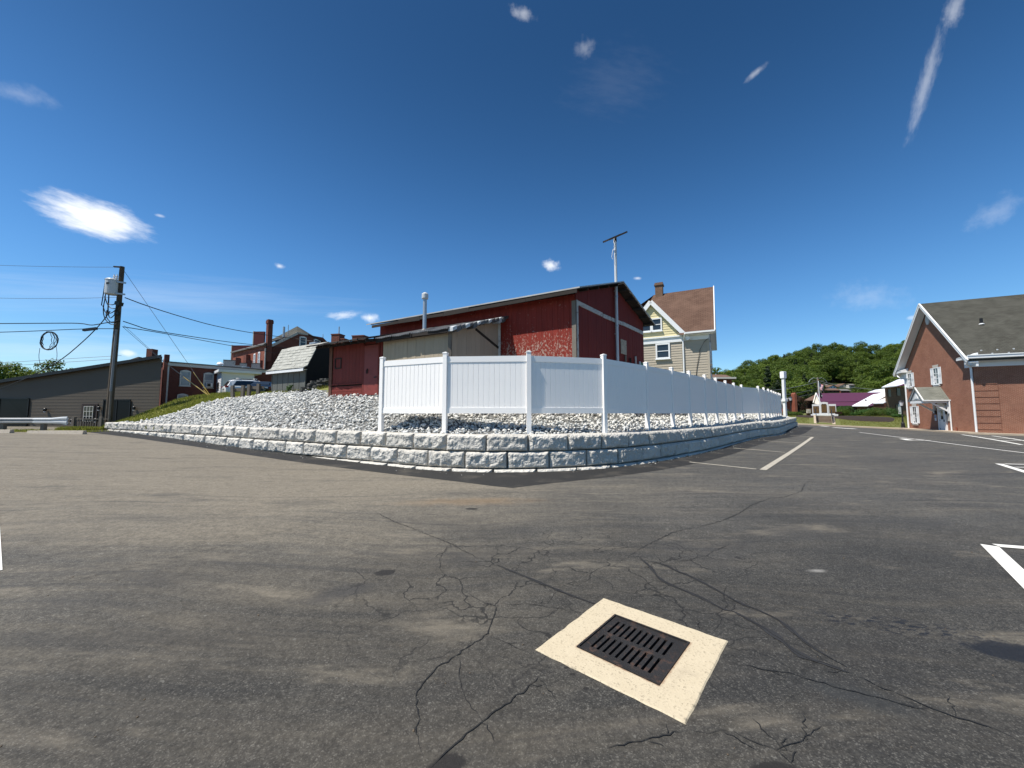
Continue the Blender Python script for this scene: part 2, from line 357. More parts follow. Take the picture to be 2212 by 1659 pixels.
M['tan_board'] = _vert_boards('tan board siding', (.42, .35, .255), streak=.18)
M['tan_board2'] = _vert_boards('pinkish tan board siding', (.40, .325, .25), streak=.15)
M['shed_grey'] = _vert_boards('grey green shed panel', (.125, .13, .12), streak=.1)
M['shed_shaded'] = paint('siding coloured dark for shade', (.010, .011, .014), .8, .2)  # gable end lies in shade; that darkness is put into the colour
M['shed_shingle'] = paint('pale grey shingle', (.42, .42, .38), .9, .2, 5, 60, .4, orand=.45)
M['siding_grey'] = paint('dark grey vinyl siding', (.105, .085, .062), .6, .06, .8, 30, .05)
M['siding_tan'] = paint('tan vinyl siding', (.40, .35, .275), .55, .05, .8, 30, .05)
M['siding_yellow'] = paint('cream yellow vinyl siding', (.66, .58, .34), .55, .05, .8, 30, .05)
M['corrugated'] = paint('rusty corrugated sheet', (.14, .14, .14), .5, .3, 3, 20, .2, metal=.4, dirt=(.12, .06, .04), dirt_amt=.5)
M['sheet_white'] = paint('pale metal roof edge', (.42, .42, .41), .5, .2)

def asphalt_mat(name, fresh=False):
    s = NT(name); o = s.obj(); xyz = s.n('ShaderNodeSeparateXYZ', {0: o}); X, Y = xyz.outputs[0], xyz.outputs[1]
    agg = s.vor(o, 150.0, out='Color'); a = s.n('ShaderNodeSeparateColor', {0: agg}).outputs[0]
    fine = s.noise(o, 210.0, 2); mid = s.noise(o, 26.0, 4)
    if fresh:
        col = s.mix(a, (.012, .012, .012), (.032, .031, .030)); col = s.mix(s.ramp(s.noise(o, 1.3, 5), .5, .75), col, (.06, .055, .047))
        return s.fin(col, .8, s.bump(fine, .5, .006), spec=.25)
    chip = s.ramp(a, .80, .98)
    base = s.mix(mid, (.029, .029, .029), (.052, .051, .049))
    wear = s.ramp(s.noise(o, .55, 4), .35, .7)
    base = s.mix(s.math('MULTIPLY', s.ramp(a, .2, .9), s.math('ADD', s.math('MULTIPLY', wear, .4), .3)), base, (.112, .107, .094))
    base = s.mix(s.math('MULTIPLY', chip, .5), base, (.22, .21, .19))
    # tan dust: heavy on the left and the middle distance, swept into streaks
    warp = s.n('ShaderNodeVectorMath', {0: o, 1: s.n('ShaderNodeVectorMath', {0: s.n('ShaderNodeTexNoise', {'Vector': o, 'Scale': .16, 'Detail': 2.0}).outputs['Color'], 'Scale': 2.2}, operation='SCALE').outputs[0]}, operation='ADD').outputs[0]
    st1 = s.noise(s.mapv(warp, (.22, 1.5, 1), (0, 0, R(-38))), 1.0, 5, .6)
    st2 = s.noise(s.mapv(warp, (.10, 2.6, 1), (0, 0, R(8))), 1.0, 5, .6)
    blot = s.noise(warp, .33, 5, .6)
    left = s.ramp(s.math('SUBTRACT', X, s.math('MULTIPLY', Y, .10)), 3.0, -4.5)
    far = s.ramp(Y, 1.5, 11.0, .30, 1.25)
    amt = s.math('ADD', s.math('MULTIPLY', s.math('MULTIPLY', left, far), .55), .12)
    str_ = s.math('ADD', s.math('MULTIPLY', st1, .5), s.math('ADD', s.math('MULTIPLY', st2, .35), s.math('MULTIPLY', blot, .5)))
    st3 = s.noise(s.mapv(warp, (.5, 6.0, 1), (0, 0, R(-14)), (3, 5, 0)), 1.0, 6, .68)
    dust = s.math('MULTIPLY', s.ramp(s.math('ADD', amt, s.math('ADD', s.math('SUBTRACT', str_, .67), s.math('MULTIPLY', s.math('SUBTRACT', st3, .5), .7))), .0, .75), 1.0, clamp=True)
    dust = s.math('MULTIPLY', dust, s.ramp(fine, .15, .6, .65, 1.0))
    col = s.mix(s.math('MULTIPLY', dust, .66), base, (.225, .195, .148))
    gr_ = s.math('ADD', s.math('MULTIPLY', s.noise(o, 34.0, 3, .7), .6), s.math('MULTIPLY', s.noise(o, 9.0, 4, .7), .4))
    col = s.mix(1.0, col, s.n('ShaderNodeCombineColor', {0: s.ramp(gr_, .3, .7, .62, 1.42), 1: s.ramp(gr_, .3, .7, .62, 1.42), 2: s.ramp(gr_, .3, .7, .62, 1.40)}).outputs[0], 'MULTIPLY')
    col = s.mix(s.math('MULTIPLY', s.ramp(s.noise(o, 19.0, 2, .5), .70, .76), .6), col, (.26, .25, .22))
    # dark sweeps and tyre marks
    sw = s.ramp(s.noise(s.mapv(warp, (.3, 2.2, 1), (0, 0, R(-30)), (7, 3, 0)), 1.0, 5, .62), .54, .74)
    col = s.mix(s.math('MULTIPLY', sw, .45), col, (.040, .040, .041))
    tw = s.ramp(s.noise(s.mapv(warp, (.12, 7.0, 1), (0, 0, R(5)), (2, 9, 0)), 1.0, 4, .6), .58, .72)
    col = s.mix(s.math('MULTIPLY', tw, .5), col, (.035, .035, .037))
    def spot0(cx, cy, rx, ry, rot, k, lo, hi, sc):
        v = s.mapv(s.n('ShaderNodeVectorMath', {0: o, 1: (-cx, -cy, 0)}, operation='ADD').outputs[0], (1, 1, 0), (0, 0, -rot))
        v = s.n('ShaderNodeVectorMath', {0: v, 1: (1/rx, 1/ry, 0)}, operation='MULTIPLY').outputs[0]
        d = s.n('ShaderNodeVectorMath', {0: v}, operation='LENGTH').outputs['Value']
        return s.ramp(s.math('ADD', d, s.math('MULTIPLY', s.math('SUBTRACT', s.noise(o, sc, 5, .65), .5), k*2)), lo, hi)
    # ground round the drain painted darker, imitating the near-to-far sheen of asphalt
    sheen_dark = spot0(1.8, 1.5, 11.0, 5.4, .16, .45, 1.15, .2, .55)
    col = s.mix(s.math('MULTIPLY', sheen_dark, .70), col, s.mix(1.0, col, (.38, .385, .395), 'MULTIPLY'))
    # scuffed pale patches and dark swept bands
    sc1 = s.ramp(s.noise(s.mapv(warp, (.55, 1.9, 1), (0, 0, R(-25)), (11, 4, 0)), 1.0, 7, .68), .54, .74)
    col = s.mix(s.math('MULTIPLY', sc1, .58), col, (.215, .188, .145))
    sc2 = s.ramp(s.noise(s.mapv(warp, (.5, 1.5, 1), (0, 0, R(-40)), (1, 14, 0)), 1.0, 6, .66), .53, .70)
    col = s.mix(s.math('MULTIPLY', sc2, .40), col, (.038, .038, .039))
    # rusty stain in front of the wall and smaller ones
    def spot(cx, cy, rx, ry, rot, k=.5, lo=1.0, hi=.4, sc=4.0):
        v = s.mapv(s.n('ShaderNodeVectorMath', {0: o, 1: (-cx, -cy, 0)}, operation='ADD').outputs[0], (1, 1, 0), (0, 0, -rot))
        v = s.n('ShaderNodeVectorMath', {0: v, 1: (1/rx, 1/ry, 0)}, operation='MULTIPLY').outputs[0]
        d = s.n('ShaderNodeVectorMath', {0: v}, operation='LENGTH').outputs['Value']
        d = s.math('ADD', d, s.math('MULTIPLY', s.math('SUBTRACT', s.noise(o, sc, 5, .65), .5), k*2))
        return s.ramp(d, lo, hi)
    col = s.mix(s.math('MULTIPLY', spot(-.75, 6.9, 1.5, .35, .05, .7, 1.2, .0, 2.5), .34), col, (.24, .15, .07))
    for c in ((-1.24, 3.88, .11, .085, .3), (-.29, 1.82, .10, .07, .5), (1.14, 1.80, .14, .05, .1), (-.65, 6.37, .12, .08, 0), (.42, 2.30, .02, .014, 0), (.36, 2.42, .018, .014, 0), (.33, 2.48, .02, .014, 0)):
        col = s.mix(s.math('MULTIPLY', spot(*c, .35, 1.0, .7, 14.0), .85), col, (.014, .013, .013))
    col = s.mix(s.math('MULTIPLY', spot(-1.5, 3.45, .45, .16, .55, .7, 1.2, .1, 3), .6), col, (.034, .034, .036))
    col = s.mix(s.math('MULTIPLY', spot(3.01, 3.93, .12, .05, .1, .6, 1.1, .2, 9), .6), col, (.30, .29, .27))
    col = s.mix(s.math('MULTIPLY', spot(1.9, 2.25, .34, .13, -.5, .6, 1.1, .1, 7), .6), col, (.028, .031, .033))
    # water that ran down from the right
    wet = s.math('MAXIMUM', spot(3.55, 2.50, .58, .17, -.42, .45, 1.05, .85, 6.0), s.math('MULTIPLY', spot(2.80, 2.95, .70, .15, -.28, .7, 1.1, .5, 5.0), s.ramp(s.noise(s.mapv(o, (13, 26, 1), (0, 0, R(-16))), 1.0, 4, .6), .53, .58)))
    col = s.mix(s.math('MULTIPLY', wet, .86), col, (.010, .011, .014))
    # hairline cracking round the drain
    cv = s.n('ShaderNodeVectorMath', {0: o, 1: s.n('ShaderNodeVectorMath', {0: s.n('ShaderNodeTexNoise', {'Vector': o, 'Scale': 2.6, 'Detail': 4.0}).outputs['Color'], 'Scale': .5}, operation='SCALE').outputs[0]}, operation='ADD').outputs[0]
    ce = s.vor(cv, 2.1, 'DISTANCE_TO_EDGE'); ck = s.ramp(ce, .022, .006)
    near = s.math('MULTIPLY', spot(.7, 3.7, 2.6, 1.7, 0, .5, 1.2, .5, 1.2), s.ramp(s.noise(o, 1.1, 3), .38, .52))
    ckm = s.math('MULTIPLY', ck, near)
    col = s.mix(s.math('MULTIPLY', ckm, .8), col, (.012, .012, .012))
    h = s.math('SUBTRACT', s.math('ADD', s.math('MULTIPLY', fine, .6), s.math('MULTIPLY', a, .5)), s.math('MULTIPLY', ckm, 1.5))
    rough = s.math('SUBTRACT', .86, s.math('MULTIPLY', wet, .25))
    return s.fin(col, rough, s.bump(h, s.math('SUBTRACT', .55, s.math('MULTIPLY', wet, .1)), .006), spec=.3)
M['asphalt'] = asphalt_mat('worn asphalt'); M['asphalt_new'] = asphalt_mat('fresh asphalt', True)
M['sealant'] = paint('old crack sealant', (.024, .024, .025), .7, .3, 4, 80, .4)
M['crack'] = paint('crack filler', (.014, .014, .014), .75, .3, 4, 80, .3)

def block_mat():
    s = NT('split face concrete block'); o = s.obj(); r = s.rnd()
    o2 = s.n('ShaderNodeVectorMath', {0: o, 1: s.n('ShaderNodeCombineXYZ', {0: s.math('MULTIPLY', r, 71.0), 1: s.math('MULTIPLY', r, 13.0)}).outputs[0]}, operation='ADD').outputs[0]
    f = s.noise(o2, 3.0, 6, .65); g = s.noise(o2, 26.0, 5, .7)
    col = s.mix(f, (.50, .475, .43), (.70, .67, .61)); col = s.mix(s.math('MULTIPLY', r, .45), col, (.38, .365, .33))
    col = s.mix(s.math('MULTIPLY', s.ramp(g, .56, .74), .35), col, (.24, .23, .21))
    fl = s.noise(s.mapv(o2, (14, 14, 3.0)), 1.0, 4)
    vd = s.vor(s.n('ShaderNodeVectorMath', {0: o2, 1: s.n('ShaderNodeVectorMath', {0: s.n('ShaderNodeTexNoise', {'Vector': o2, 'Scale': 7.0}).outputs['Color'], 'Scale': .22}, operation='SCALE').outputs[0]}, operation='ADD').outputs[0], 11.0)
    h = s.math('ADD', s.math('MULTIPLY', vd, .6), s.math('MULTIPLY', g, .55))
    h = s.math('ADD', h, s.math('ADD', s.math('MULTIPLY', f, .9), s.math('MULTIPLY', fl, .5)))
    return s.fin(col, .9, s.bump(h, 1.0, .045), spec=.2)
M['block'] = block_mat()
def gravel_mat():
    s = NT('crushed limestone'); g = s.n('ShaderNodeNewGeometry').outputs['Random Per Island']; o = s.obj()
    c = s.n('ShaderNodeValToRGB', {0: g}); e = c.color_ramp.elements
    e[0].color = (.36, .37, .36, 1); e[0].position = 0; e[1].color = (.72, .71, .67, 1); e[1].position = 1
    for p, k in ((.3, (.52, .53, .52)), (.6, (.66, .66, .64)), (.86, (.70, .67, .60))): x = e.new(p); x.color = k+(1,)
    col = s.mix(s.math('MULTIPLY', s.noise(o, 30, 4), .35), c.outputs[0], (.36, .36, .35))
    return s.fin(col, .9, s.bump(s.noise(o, 55, 3), .4, .008), spec=.2)
M['gravel'] = gravel_mat(); M['gravel_bed'] = paint('gravel bed', (.13, .13, .125), .95, .25, 6, 30, 1.0)
def turf_mat(name, a, b, c):
    s = NT(name); o = s.obj(); f = s.noise(o, .8, 6, .65); g = s.noise(o, 9, 4, .7)
    col = s.mix(f, a, b); col = s.mix(s.math('MULTIPLY', s.ramp(g, .45, .75), .6), col, c)
    return s.fin(col, .95, s.bump(g, .6, .05), spec=.1)
M['turf'] = turf_mat('turf', (.11, .13, .03), (.20, .20, .06), (.30, .26, .13))
M['lawn'] = turf_mat('mown lawn', (.075, .095, .028), (.15, .16, .055), (.20, .185, .085))
M['woodland'] = turf_mat('woodland floor', (.016, .024, .008), (.03, .042, .012), (.02, .02, .01))
def line_mat():
    s = NT('worn white road paint'); o = s.obj(); f = s.noise(o, 14, 6, .7); g = s.noise(o, 90, 2)
    m = s.ramp(f, .62, .72)
    return s.fin(s.mix(s.math('MULTIPLY', m, .8), s.mix(g, (.62, .61, .57), (.74, .73, .69)), (.2, .19, .17)), .75, s.bump(g, .3, .004))
M['line'] = line_mat()
M['line_old'] = paint('faded road paint', (.40, .37, .31), .8, .25, 8, 60, .3, dirt=(.16, .15, .12), dirt_amt=.8)

# ------------------------------------------------------------------ ground heights
G_ = TPS([(0,0,0),(0,4,0),(2,3,0),(0,7,.01),(4,10,.02),(-3,10.5,.03),(1,10,.03),(-8,13.2,.10),(-16,18.3,.27),(-27,24.6,.48),(-28,21,.5),(-40,24,.52),(-50,20,.6),
          (10,16,.03),(16,23,.10),(26,36,.30),(38,31.4,-.15),(43,41.5,-.22),(20,18,-.04),(30,10,-.1),(-20,5,.22),(36,48,.14),(60,25,-.3),(0,-14,.1),(-30,-14,.3),(30,-14,0),(31,41,.22)])
def gz(x, y): return float(G_(x, y))

# ------------------------------------------------------------------ ground
gv = MB().grid([[(x, y, -1.6) for y in (-900, -200, 0, 60, 120, 300, 1500)] for x in (-1500, -300, -80, 0, 80, 300, 1500)])
ground = gv.build('ground', M['woodland'], kind='structure')
DC = Vector((.815, 2.70)); DA = math.atan2(2.74-3.38, 1.51-.79)          # drain centre and turn
dx = Vector((math.cos(DA), math.sin(DA))); dy = Vector((-dx.y, dx.x))
def dloc(a, b): return DC+dx*a+dy*b
xs = np.arange(-62, 73); ys = np.arange(-16, 64)
GZ = G_(*np.meshgrid(xs.astype(float), ys.astype(float), indexing='ij'))
lot = bmesh.new(); vt = {}
def lv(i, j):
    if (i, j) not in vt: vt[i, j] = lot.verts.new((xs[i], ys[j], GZ[i, j]))
    return vt[i, j]
hx0, hx1, hy0, hy1 = 0, 2, 2, 4
for i in range(len(xs)-1):
    for j in range(len(ys)-1):
        if hx0 <= xs[i] < hx1 and hy0 <= ys[j] < hy1: continue
        lot.faces.new((lv(i, j), lv(i+1, j), lv(i+1, j+1), lv(i, j+1)))
ii = lambda x: int(x-xs[0]); jj = lambda y: int(y-ys[0])
outer = [lv(ii(x), jj(2)) for x in (0, 1, 2)]+[lv(ii(2), jj(3))]+[lv(ii(x), jj(4)) for x in (2, 1, 0)]+[lv(ii(0), jj(3))]
HS = .275
inner = [lot.verts.new((*dloc(a, b), gz(*dloc(a, b)))) for a, b in ((-HS, -HS), (HS, -HS), (HS, HS), (-HS, HS))]
ed = [lot.edges.get((outer[k], outer[(k+1) % 8])) or lot.edges.new((outer[k], outer[(k+1) % 8])) for k in range(8)]
ed += [lot.edges.new((inner[k], inner[(k+1) % 4])) for k in range(4)]
bmesh.ops.triangle_fill(lot, edges=ed, use_beauty=True)
bmesh.ops.recalc_face_normals(lot, faces=lot.faces)
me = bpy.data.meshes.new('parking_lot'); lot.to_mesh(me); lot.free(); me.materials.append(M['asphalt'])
for p in me.polygons: p.use_smooth = True
LOT = put('parking_lot', me, kind='structure')

def ribbon(name, pts, w, mat, lift=.006, jag=0.0, parent=None, step=None, taper=False, label=None):
    P = [Vector(p) for p in pts]; Q = []
    for a, b in zip(P, P[1:]):
        n = max(1, int((b-a).length/step)) if step else 1
        Q += [a.lerp(b, k/n) for k in range(n)]
    Q.append(P[-1]); mb = MB(); rows = []
    for i, p in enumerate(Q):
        t = (Q[min(i+1, len(Q)-1)]-Q[max(i-1, 0)]).normalized(); nrm = Vector((-t.y, t.x))
        ww = w*(1+random.uniform(-.5, .5)*(jag > 0)); 
        if taper: ww *= max(.15, min(1, 6*i/len(Q), 6*(len(Q)-1-i)/len(Q)))
        c = p+nrm*random.uniform(-jag, jag)
        rows.append([(c.x+nrm.x*ww/2*k, c.y+nrm.y*ww/2*k, gz(c.x, c.y)+lift) for k in (-1, 1)])
    return mb.grid(rows).build(name, mat, parent, recalc=False, label=label)
def smooth_line(P, it=2):
    P = [Vector(p) for p in P]
    for _ in range(it):
        Q = [P[0]]
        for a, b in zip(P, P[1:]): Q += [a.lerp(b, .25), a.lerp(b, .75)]
        P = Q+[P[-1]]
    return P
CR = [
(0.016, [(0.87, 3.86), (1.01, 4.02), (1.27, 4.31), (1.54, 4.61), (1.82, 4.89), (2.17, 5.2), (2.5, 5.37), (2.75, 5.5), (3.1, 5.74), (3.48, 6.06), (4.11, 6.69), (4.67, 7.13), (5.09, 7.29), (5.78, 7.82), (6.49, 8.66), (7.39, 9.43)]),
(0.03, [(1.37, 4.31), (1.4, 4.02), (1.38, 3.73), (1.46, 3.57), (1.54, 3.46), (1.62, 3.32), (1.67, 3.18), (1.74, 3.14)]),
(0.055, [(1.74, 3.14), (1.79, 3.0), (1.83, 2.87), (1.85, 2.76), (1.84, 2.66), (1.87, 2.57), (1.96, 2.5), (2.02, 2.43)]),
(0.012, [(2.02, 2.43), (2.08, 2.32), (2.14, 2.25), (2.19, 2.18), (2.24, 2.12), (2.31, 2.07), (2.38, 2.02), (2.4, 1.97), (2.41, 1.93), (2.41, 1.88)]),
(0.03, [(1.33, 4.23), (1.56, 4.1), (1.62, 3.91), (1.69, 3.82), (1.77, 3.61), (1.82, 3.43), (1.86, 3.28), (1.94, 3.17), (2.0, 3.04), (2.01, 2.9), (1.99, 2.78), (2.0, 2.67), (2.02, 2.57), (2.05, 2.48)]),
(0.012, [(1.33, 2.53), (1.44, 2.5), (1.55, 2.45), (1.66, 2.43), (1.74, 2.37), (1.85, 2.3), (1.95, 2.25), (2.04, 2.21), (2.11, 2.16), (2.18, 2.15), (2.26, 2.17)]),
(0.008, [(1.64, 4.05), (1.72, 4.15), (1.9, 4.23), (2.1, 4.31), (2.3, 4.49), (2.48, 4.61), (2.66, 4.78)]),
(0.01, [(0.87, 2.01), (0.82, 2.0), (0.7, 1.97), (0.55, 1.94), (0.43, 1.91)]),
(0.006, [(0.87, 2.01), (0.95, 1.99), (1.05, 2.01)]),
(0.008, [(1.08, 2.01), (1.12, 1.96), (1.16, 1.93), (1.22, 1.9), (1.27, 1.92), (1.38, 1.95), (1.48, 2.01), (1.57, 2.04)]),
(0.008, [(1.22, 1.9), (1.23, 1.87), (1.24, 1.82)]),
(0.006, [(1.88, 3.39), (1.82, 3.26), (1.72, 3.14), (1.59, 3.08), (1.56, 3.0), (1.44, 2.87)]),
(0.005, [(1.38, 3.73), (1.22, 3.63), (1.0, 3.61)]),
(0.005, [(0.96, 3.39), (1.17, 3.39), (1.44, 3.5)]),
(0.005, [(0.93, 3.2), (1.23, 3.21), (1.35, 3.14), (1.4, 3.05), (1.38, 2.92)]),
(0.014, [(-0.13, 3.23), (-0.15, 3.02), (-0.17, 2.84), (-0.27, 2.71), (-0.36, 2.59), (-0.46, 2.48), (-0.5, 2.37), (-0.53, 2.27), (-0.51, 2.17), (-0.47, 2.08), (-0.48, 2.01), (-0.44, 1.93), (-0.41, 1.88)]),
(0.014, [(0.18, 2.41), (0.08, 2.29), (-0.01, 2.19), (-0.11, 2.11), (-0.17, 2.04), (-0.24, 1.96), (-0.31, 1.88), (-0.36, 1.81), (-0.37, 1.78)]),
(0.014, [(-2.32, 6.37), (-1.7, 5.65), (-1.29, 5.26), (-0.78, 4.76), (-0.41, 4.31), (-0.16, 4.08)]),
(0.032, [(-0.16, 4.08), (0.03, 3.88), (0.23, 3.69), (0.41, 3.5), (0.55, 3.37), (0.69, 3.25)]),
(0.007, [(-0.75, 4.71), (-0.76, 4.48), (-0.77, 4.23), (-0.71, 3.94), (-0.61, 3.75)]),
(0.007, [(-0.29, 4.27), (-0.05, 4.31), (0.21, 4.23), (0.46, 4.4)]),
(0.006, [(-0.45, 3.52), (-0.22, 3.27), (-0.13, 3.23), (0.09, 3.27), (0.25, 3.23), (0.41, 3.18), (0.5, 3.06)]),
(0.006, [(-0.15, 2.07), (-0.25, 2.21), (-0.29, 2.31), (-0.32, 2.46), (-0.33, 2.59)]),
(0.008, [(-4.34, 3.32), (-4.3, 3.36), (-3.83, 3.93), (-3.13, 4.92), (-2.32, 6.37)]),
(0.006, [(-0.15, 2.8), (-0.05, 2.74), (0.02, 2.68), (0.11, 2.62)]),
(0.005, [(0.38, 3.47), (0.29, 3.27), (0.16, 3.27)]),
(0.006, [(0.65, 3.52), (0.58, 3.69), (0.47, 3.6), (0.35, 3.42)]),
]
def wander(pts, amp, step):                                # a broken line: the crack turns a little at every few centimetres
    Q = []
    for a, b in zip(pts, pts[1:]):
        a, b = Vector(a), Vector(b); n = max(1, int((b-a).length/step)); t = (b-a).normalized(); nn = Vector((-t.y, t.x))
        Q += [a.lerp(b, k/n)+nn*random.gauss(0, amp)*(k > 0) for k in range(n)]
    return Q+[Vector(pts[-1])]
for w, pts in CR:
    if w >= .03:
        ribbon('sealed_crack', smooth_line(pts, 1), w*.95, M['sealant'], .004, w*.08, LOT, .05, True)
        ribbon('crack', wander(pts, .006, .03), .005, M['crack'], .0055, .002, LOT, None, True)
    else:
        ribbon('crack', wander(pts, .002+w*.32, .03), w*.52, M['crack'], .005, w*.12, LOT, None, True)
        for _ in range(2 if w > .007 else 1):              # a short branch
            k = random.randrange(len(pts)-1); p = Vector(pts[k]).lerp(Vector(pts[k+1]), random.random()); a = random.uniform(0, 6.28); e = p+Vector((math.cos(a), math.sin(a)))*random.uniform(.06, .22)
            ribbon('crack', wander([p, e], .007, .02), .004, M['crack'], .005, .001, LOT, None, True)
for a, b, w, m in (((18.45,23.8),(6.85,10.65),.16,'line_old'),((5.56,12.21),(6.75,10.78),.11,'line_old'),((9.62,16.89),(10.75,15.3),.11,'line_old'),((13.62,20.99),(14.65,19.75),.11,'line_old'),
        ((17.97,25.04),(18.45,23.95),.10,'line_old'),((5.62,4.66),(4.55,3.45),.14,'line'),((5.70,4.66),(9.2,3.6),.12,'line'),((15.4,12.33),(13.6,10.2),.16,'line'),((15.55,12.3),(20.0,11.6),.13,'line'),
        ((14.9,11.55),(19.5,11.0),.10,'line'),((26.0,29.0),(23.4,21.6),.10,'line'),((23.4,21.6),(20.5,14.8),.10,'line'),((33.9,29.2),(26.0,19.8),.16,'line'),((35.2,28.4),(28.6,21.2),.13,'line'),
        ((32.7,27.6),(35.0,28.0),.12,'line'),((31.2,25.9),(33.6,26.4),.12,'line'),((29.8,24.2),(32.2,24.8),.12,'line'),((28.3,22.5),(30.6,23.1),.12,'line'),((23.29,23.15),(22.71,22.1),.3,'line'),((23.29,23.15),(24.35,22.9),.16,'line'),
        ((22.71,22.1),(24.02,22.25),.16,'line'),((31.9,38.4),(31.6,35.6),.45,'line'),((35.6,44.6),(34.8,42.6),.4,'line'),((-13.6,10.2),(-5.02,3.83),.14,'line')):
    ribbon('painted_line', [a, b], w, M[m], .008, 0, LOT, .5)

# ------------------------------------------------------------------ retaining wall line, fence line, embankment
WP = smooth_line([(-26.3,24.9),(-20.8,21.7),(-15.4,18.5),(-11,15.7),(-7.15,13.35),(-4.4,11.8),(-2.42,10.62),(-1.25,10.22),(-.14,10.12),(1.0,10.25),(2.12,10.62),(3.3,11.3),(4.3,12.1),(5.33,13.0),
                  (8.1,15.75),(11.0,19.1),(13.65,22.0),(15.0,23.4),(16.9,24.75),(18.2,26.1),(20.85,29.3),(23.15,32.1),(25.1,34.4),(27.0,36.8),(28.2,38.2)])
def arc(P):
    s = [0]
    for a, b in zip(P, P[1:]): s.append(s[-1]+(b-a).length)
    return np.array(s)
WA = arc(WP); WX = np.array([p.x for p in WP]); WY = np.array([p.y for p in WP])
def wpt(s, off=0.0):                                       # point on the wall's front line, moved off inward
    x, y = np.interp(s, WA, WX), np.interp(s, WA, WY); x2, y2 = np.interp(s+.2, WA, WX), np.interp(s+.2, WA, WY); x1, y1 = np.interp(s-.2, WA, WX), np.interp(s-.2, WA, WY)
    t = Vector((x2-x1, y2-y1)).normalized(); return Vector((x-t.y*off, y+t.x*off)), math.atan2(t.y, t.x)
def wtop(x): return .975+.2*min(1, max(0, (x-10)/18))
POSTS = [(-4.13,12.2),(-1.95,11.2),(.48,11.0),(2.78,11.6),(4.7,13.4),(6.2,14.9),(7.5,16.25),(8.96,17.85),(10.35,19.5),(11.7,21.05),(13.05,22.6),(14.4,24.1),(16.27,25.4),(17.55,26.8),(18.9,28.35),(20.1,29.8),(21.3,31.3),(22.4,32.65),(23.45,33.85),(24.4,35.0)]

inn = [wpt(s, .5)[0] for s in np.linspace(0, WA[-1], 26)]
BP = [(p.x, p.y, wtop(p.x)-.10) for p in inn]
BP += [(x-(0), y, .93) for x, y in ()]
BP += [(-8,17,2.3),(-5.2,15.4,2.3),(-2.2,13.7,2.2),(0,12.6,1.55),(2.4,13.4,1.85),(4,15.4,2.1),(6.5,19,2.35),(9,21.5,2.1),(13,26,2.1),(17,29.5,2.1),(22,35,2.1),(27,39.5,1.3),(-10,18.2,2.25),(-12,22,2.8),(-15,24,2.82),(-16.6,25,2.66),(-18.4,25,2.5),(-20.1,24.9,2.12),(-21,24,1.5),
       (-23.5,25.2,1.15),(-24.4,28,2.5),(-25.2,28.4,2.2),(-26.4,28.6,1.55),(-27.6,28.6,1.0),(-23,30,2.95),(-21,28,2.9),(-19,29,3.0),(-28.5,30,1.0),(-26,34,2.9),(-27.5,36,3.1),(-23,37,3.15),(-30,42,3.2),(-20,40,3.1),(-10,32,2.95),(0,25,2.5),(10,32,2.5),(-24,50,3.2),(0,50,2.8),(20,45,2.3),(14,26.8,2.2),(-33,44,2.2),(-33,50,2.5)]
BK = TPS(BP)
poly_in = [tuple(wpt(s, .08)[0]) for s in np.linspace(0, WA[-1], 160)]+[(29.0,39.4),(27,43),(24,60),(-34,60),(-33,46),(-31,40),(-28.6,33),(-28.7,28),(-27.8,25.8)]
def inside(poly, x, y):
    c = np.zeros(x.shape, bool); n = len(poly)
    for i in range(n):
        (x1, y1), (x2, y2) = poly[i], poly[(i+1) % n]
        k = ((y1 > y) != (y2 > y)); c ^= k & (x < (x2-x1)*(y-y1)/(y2-y1+1e-12)+x1)
    return c
st = .25; gx = np.arange(-34.5, 30, st); gy = np.arange(9.5, 60.1, st); XX, YY = np.meshgrid(gx, gy, indexing='ij')
IN = inside(poly_in, XX, YY); ZZ = BK(XX, YY)
GRAVEL = [tuple(wpt(s, .30)[0]) for s in np.linspace(0, WA[-1], 120)]+[(27.8,38.6),(25.5,38.5),(20,33.2),(14,27.5),(9,22.3),(6.6,19),(2.6,14.3),(-2.2,13.75),(-5.2,15.5),(-8,17.1),(-9.3,18.6),(-11.8,21.8),(-15,23.8),(-16.6,24.9),(-18.4,25.1),(-20.1,25.0),(-21,24.2),(-23,24.4),(-26.0,25.4)]
ING = inside(GRAVEL, XX, YY)
ok = IN[:-1, :-1] & IN[1:, :-1] & IN[1:, 1:] & IN[:-1, 1:]
ids = np.arange(XX.size).reshape(XX.shape); q = np.stack([ids[:-1, :-1], ids[1:, :-1], ids[1:, 1:], ids[:-1, 1:]], -1)
og = ok & ING[:-1, :-1]; V = np.c_[XX.ravel(), YY.ravel(), ZZ.ravel()]
def sub(Vv, Q):
    u, inv = np.unique(Q, return_inverse=True); return Vv[u], inv.reshape(Q.shape)
put('embankment', rawmesh('embankment', *sub(V, q[ok & ~og]), M['turf'], True), kind='structure')
put('gravel_bed', rawmesh('gravel_bed', *sub(V, q[og]), M['gravel_bed'], True), kind='structure')

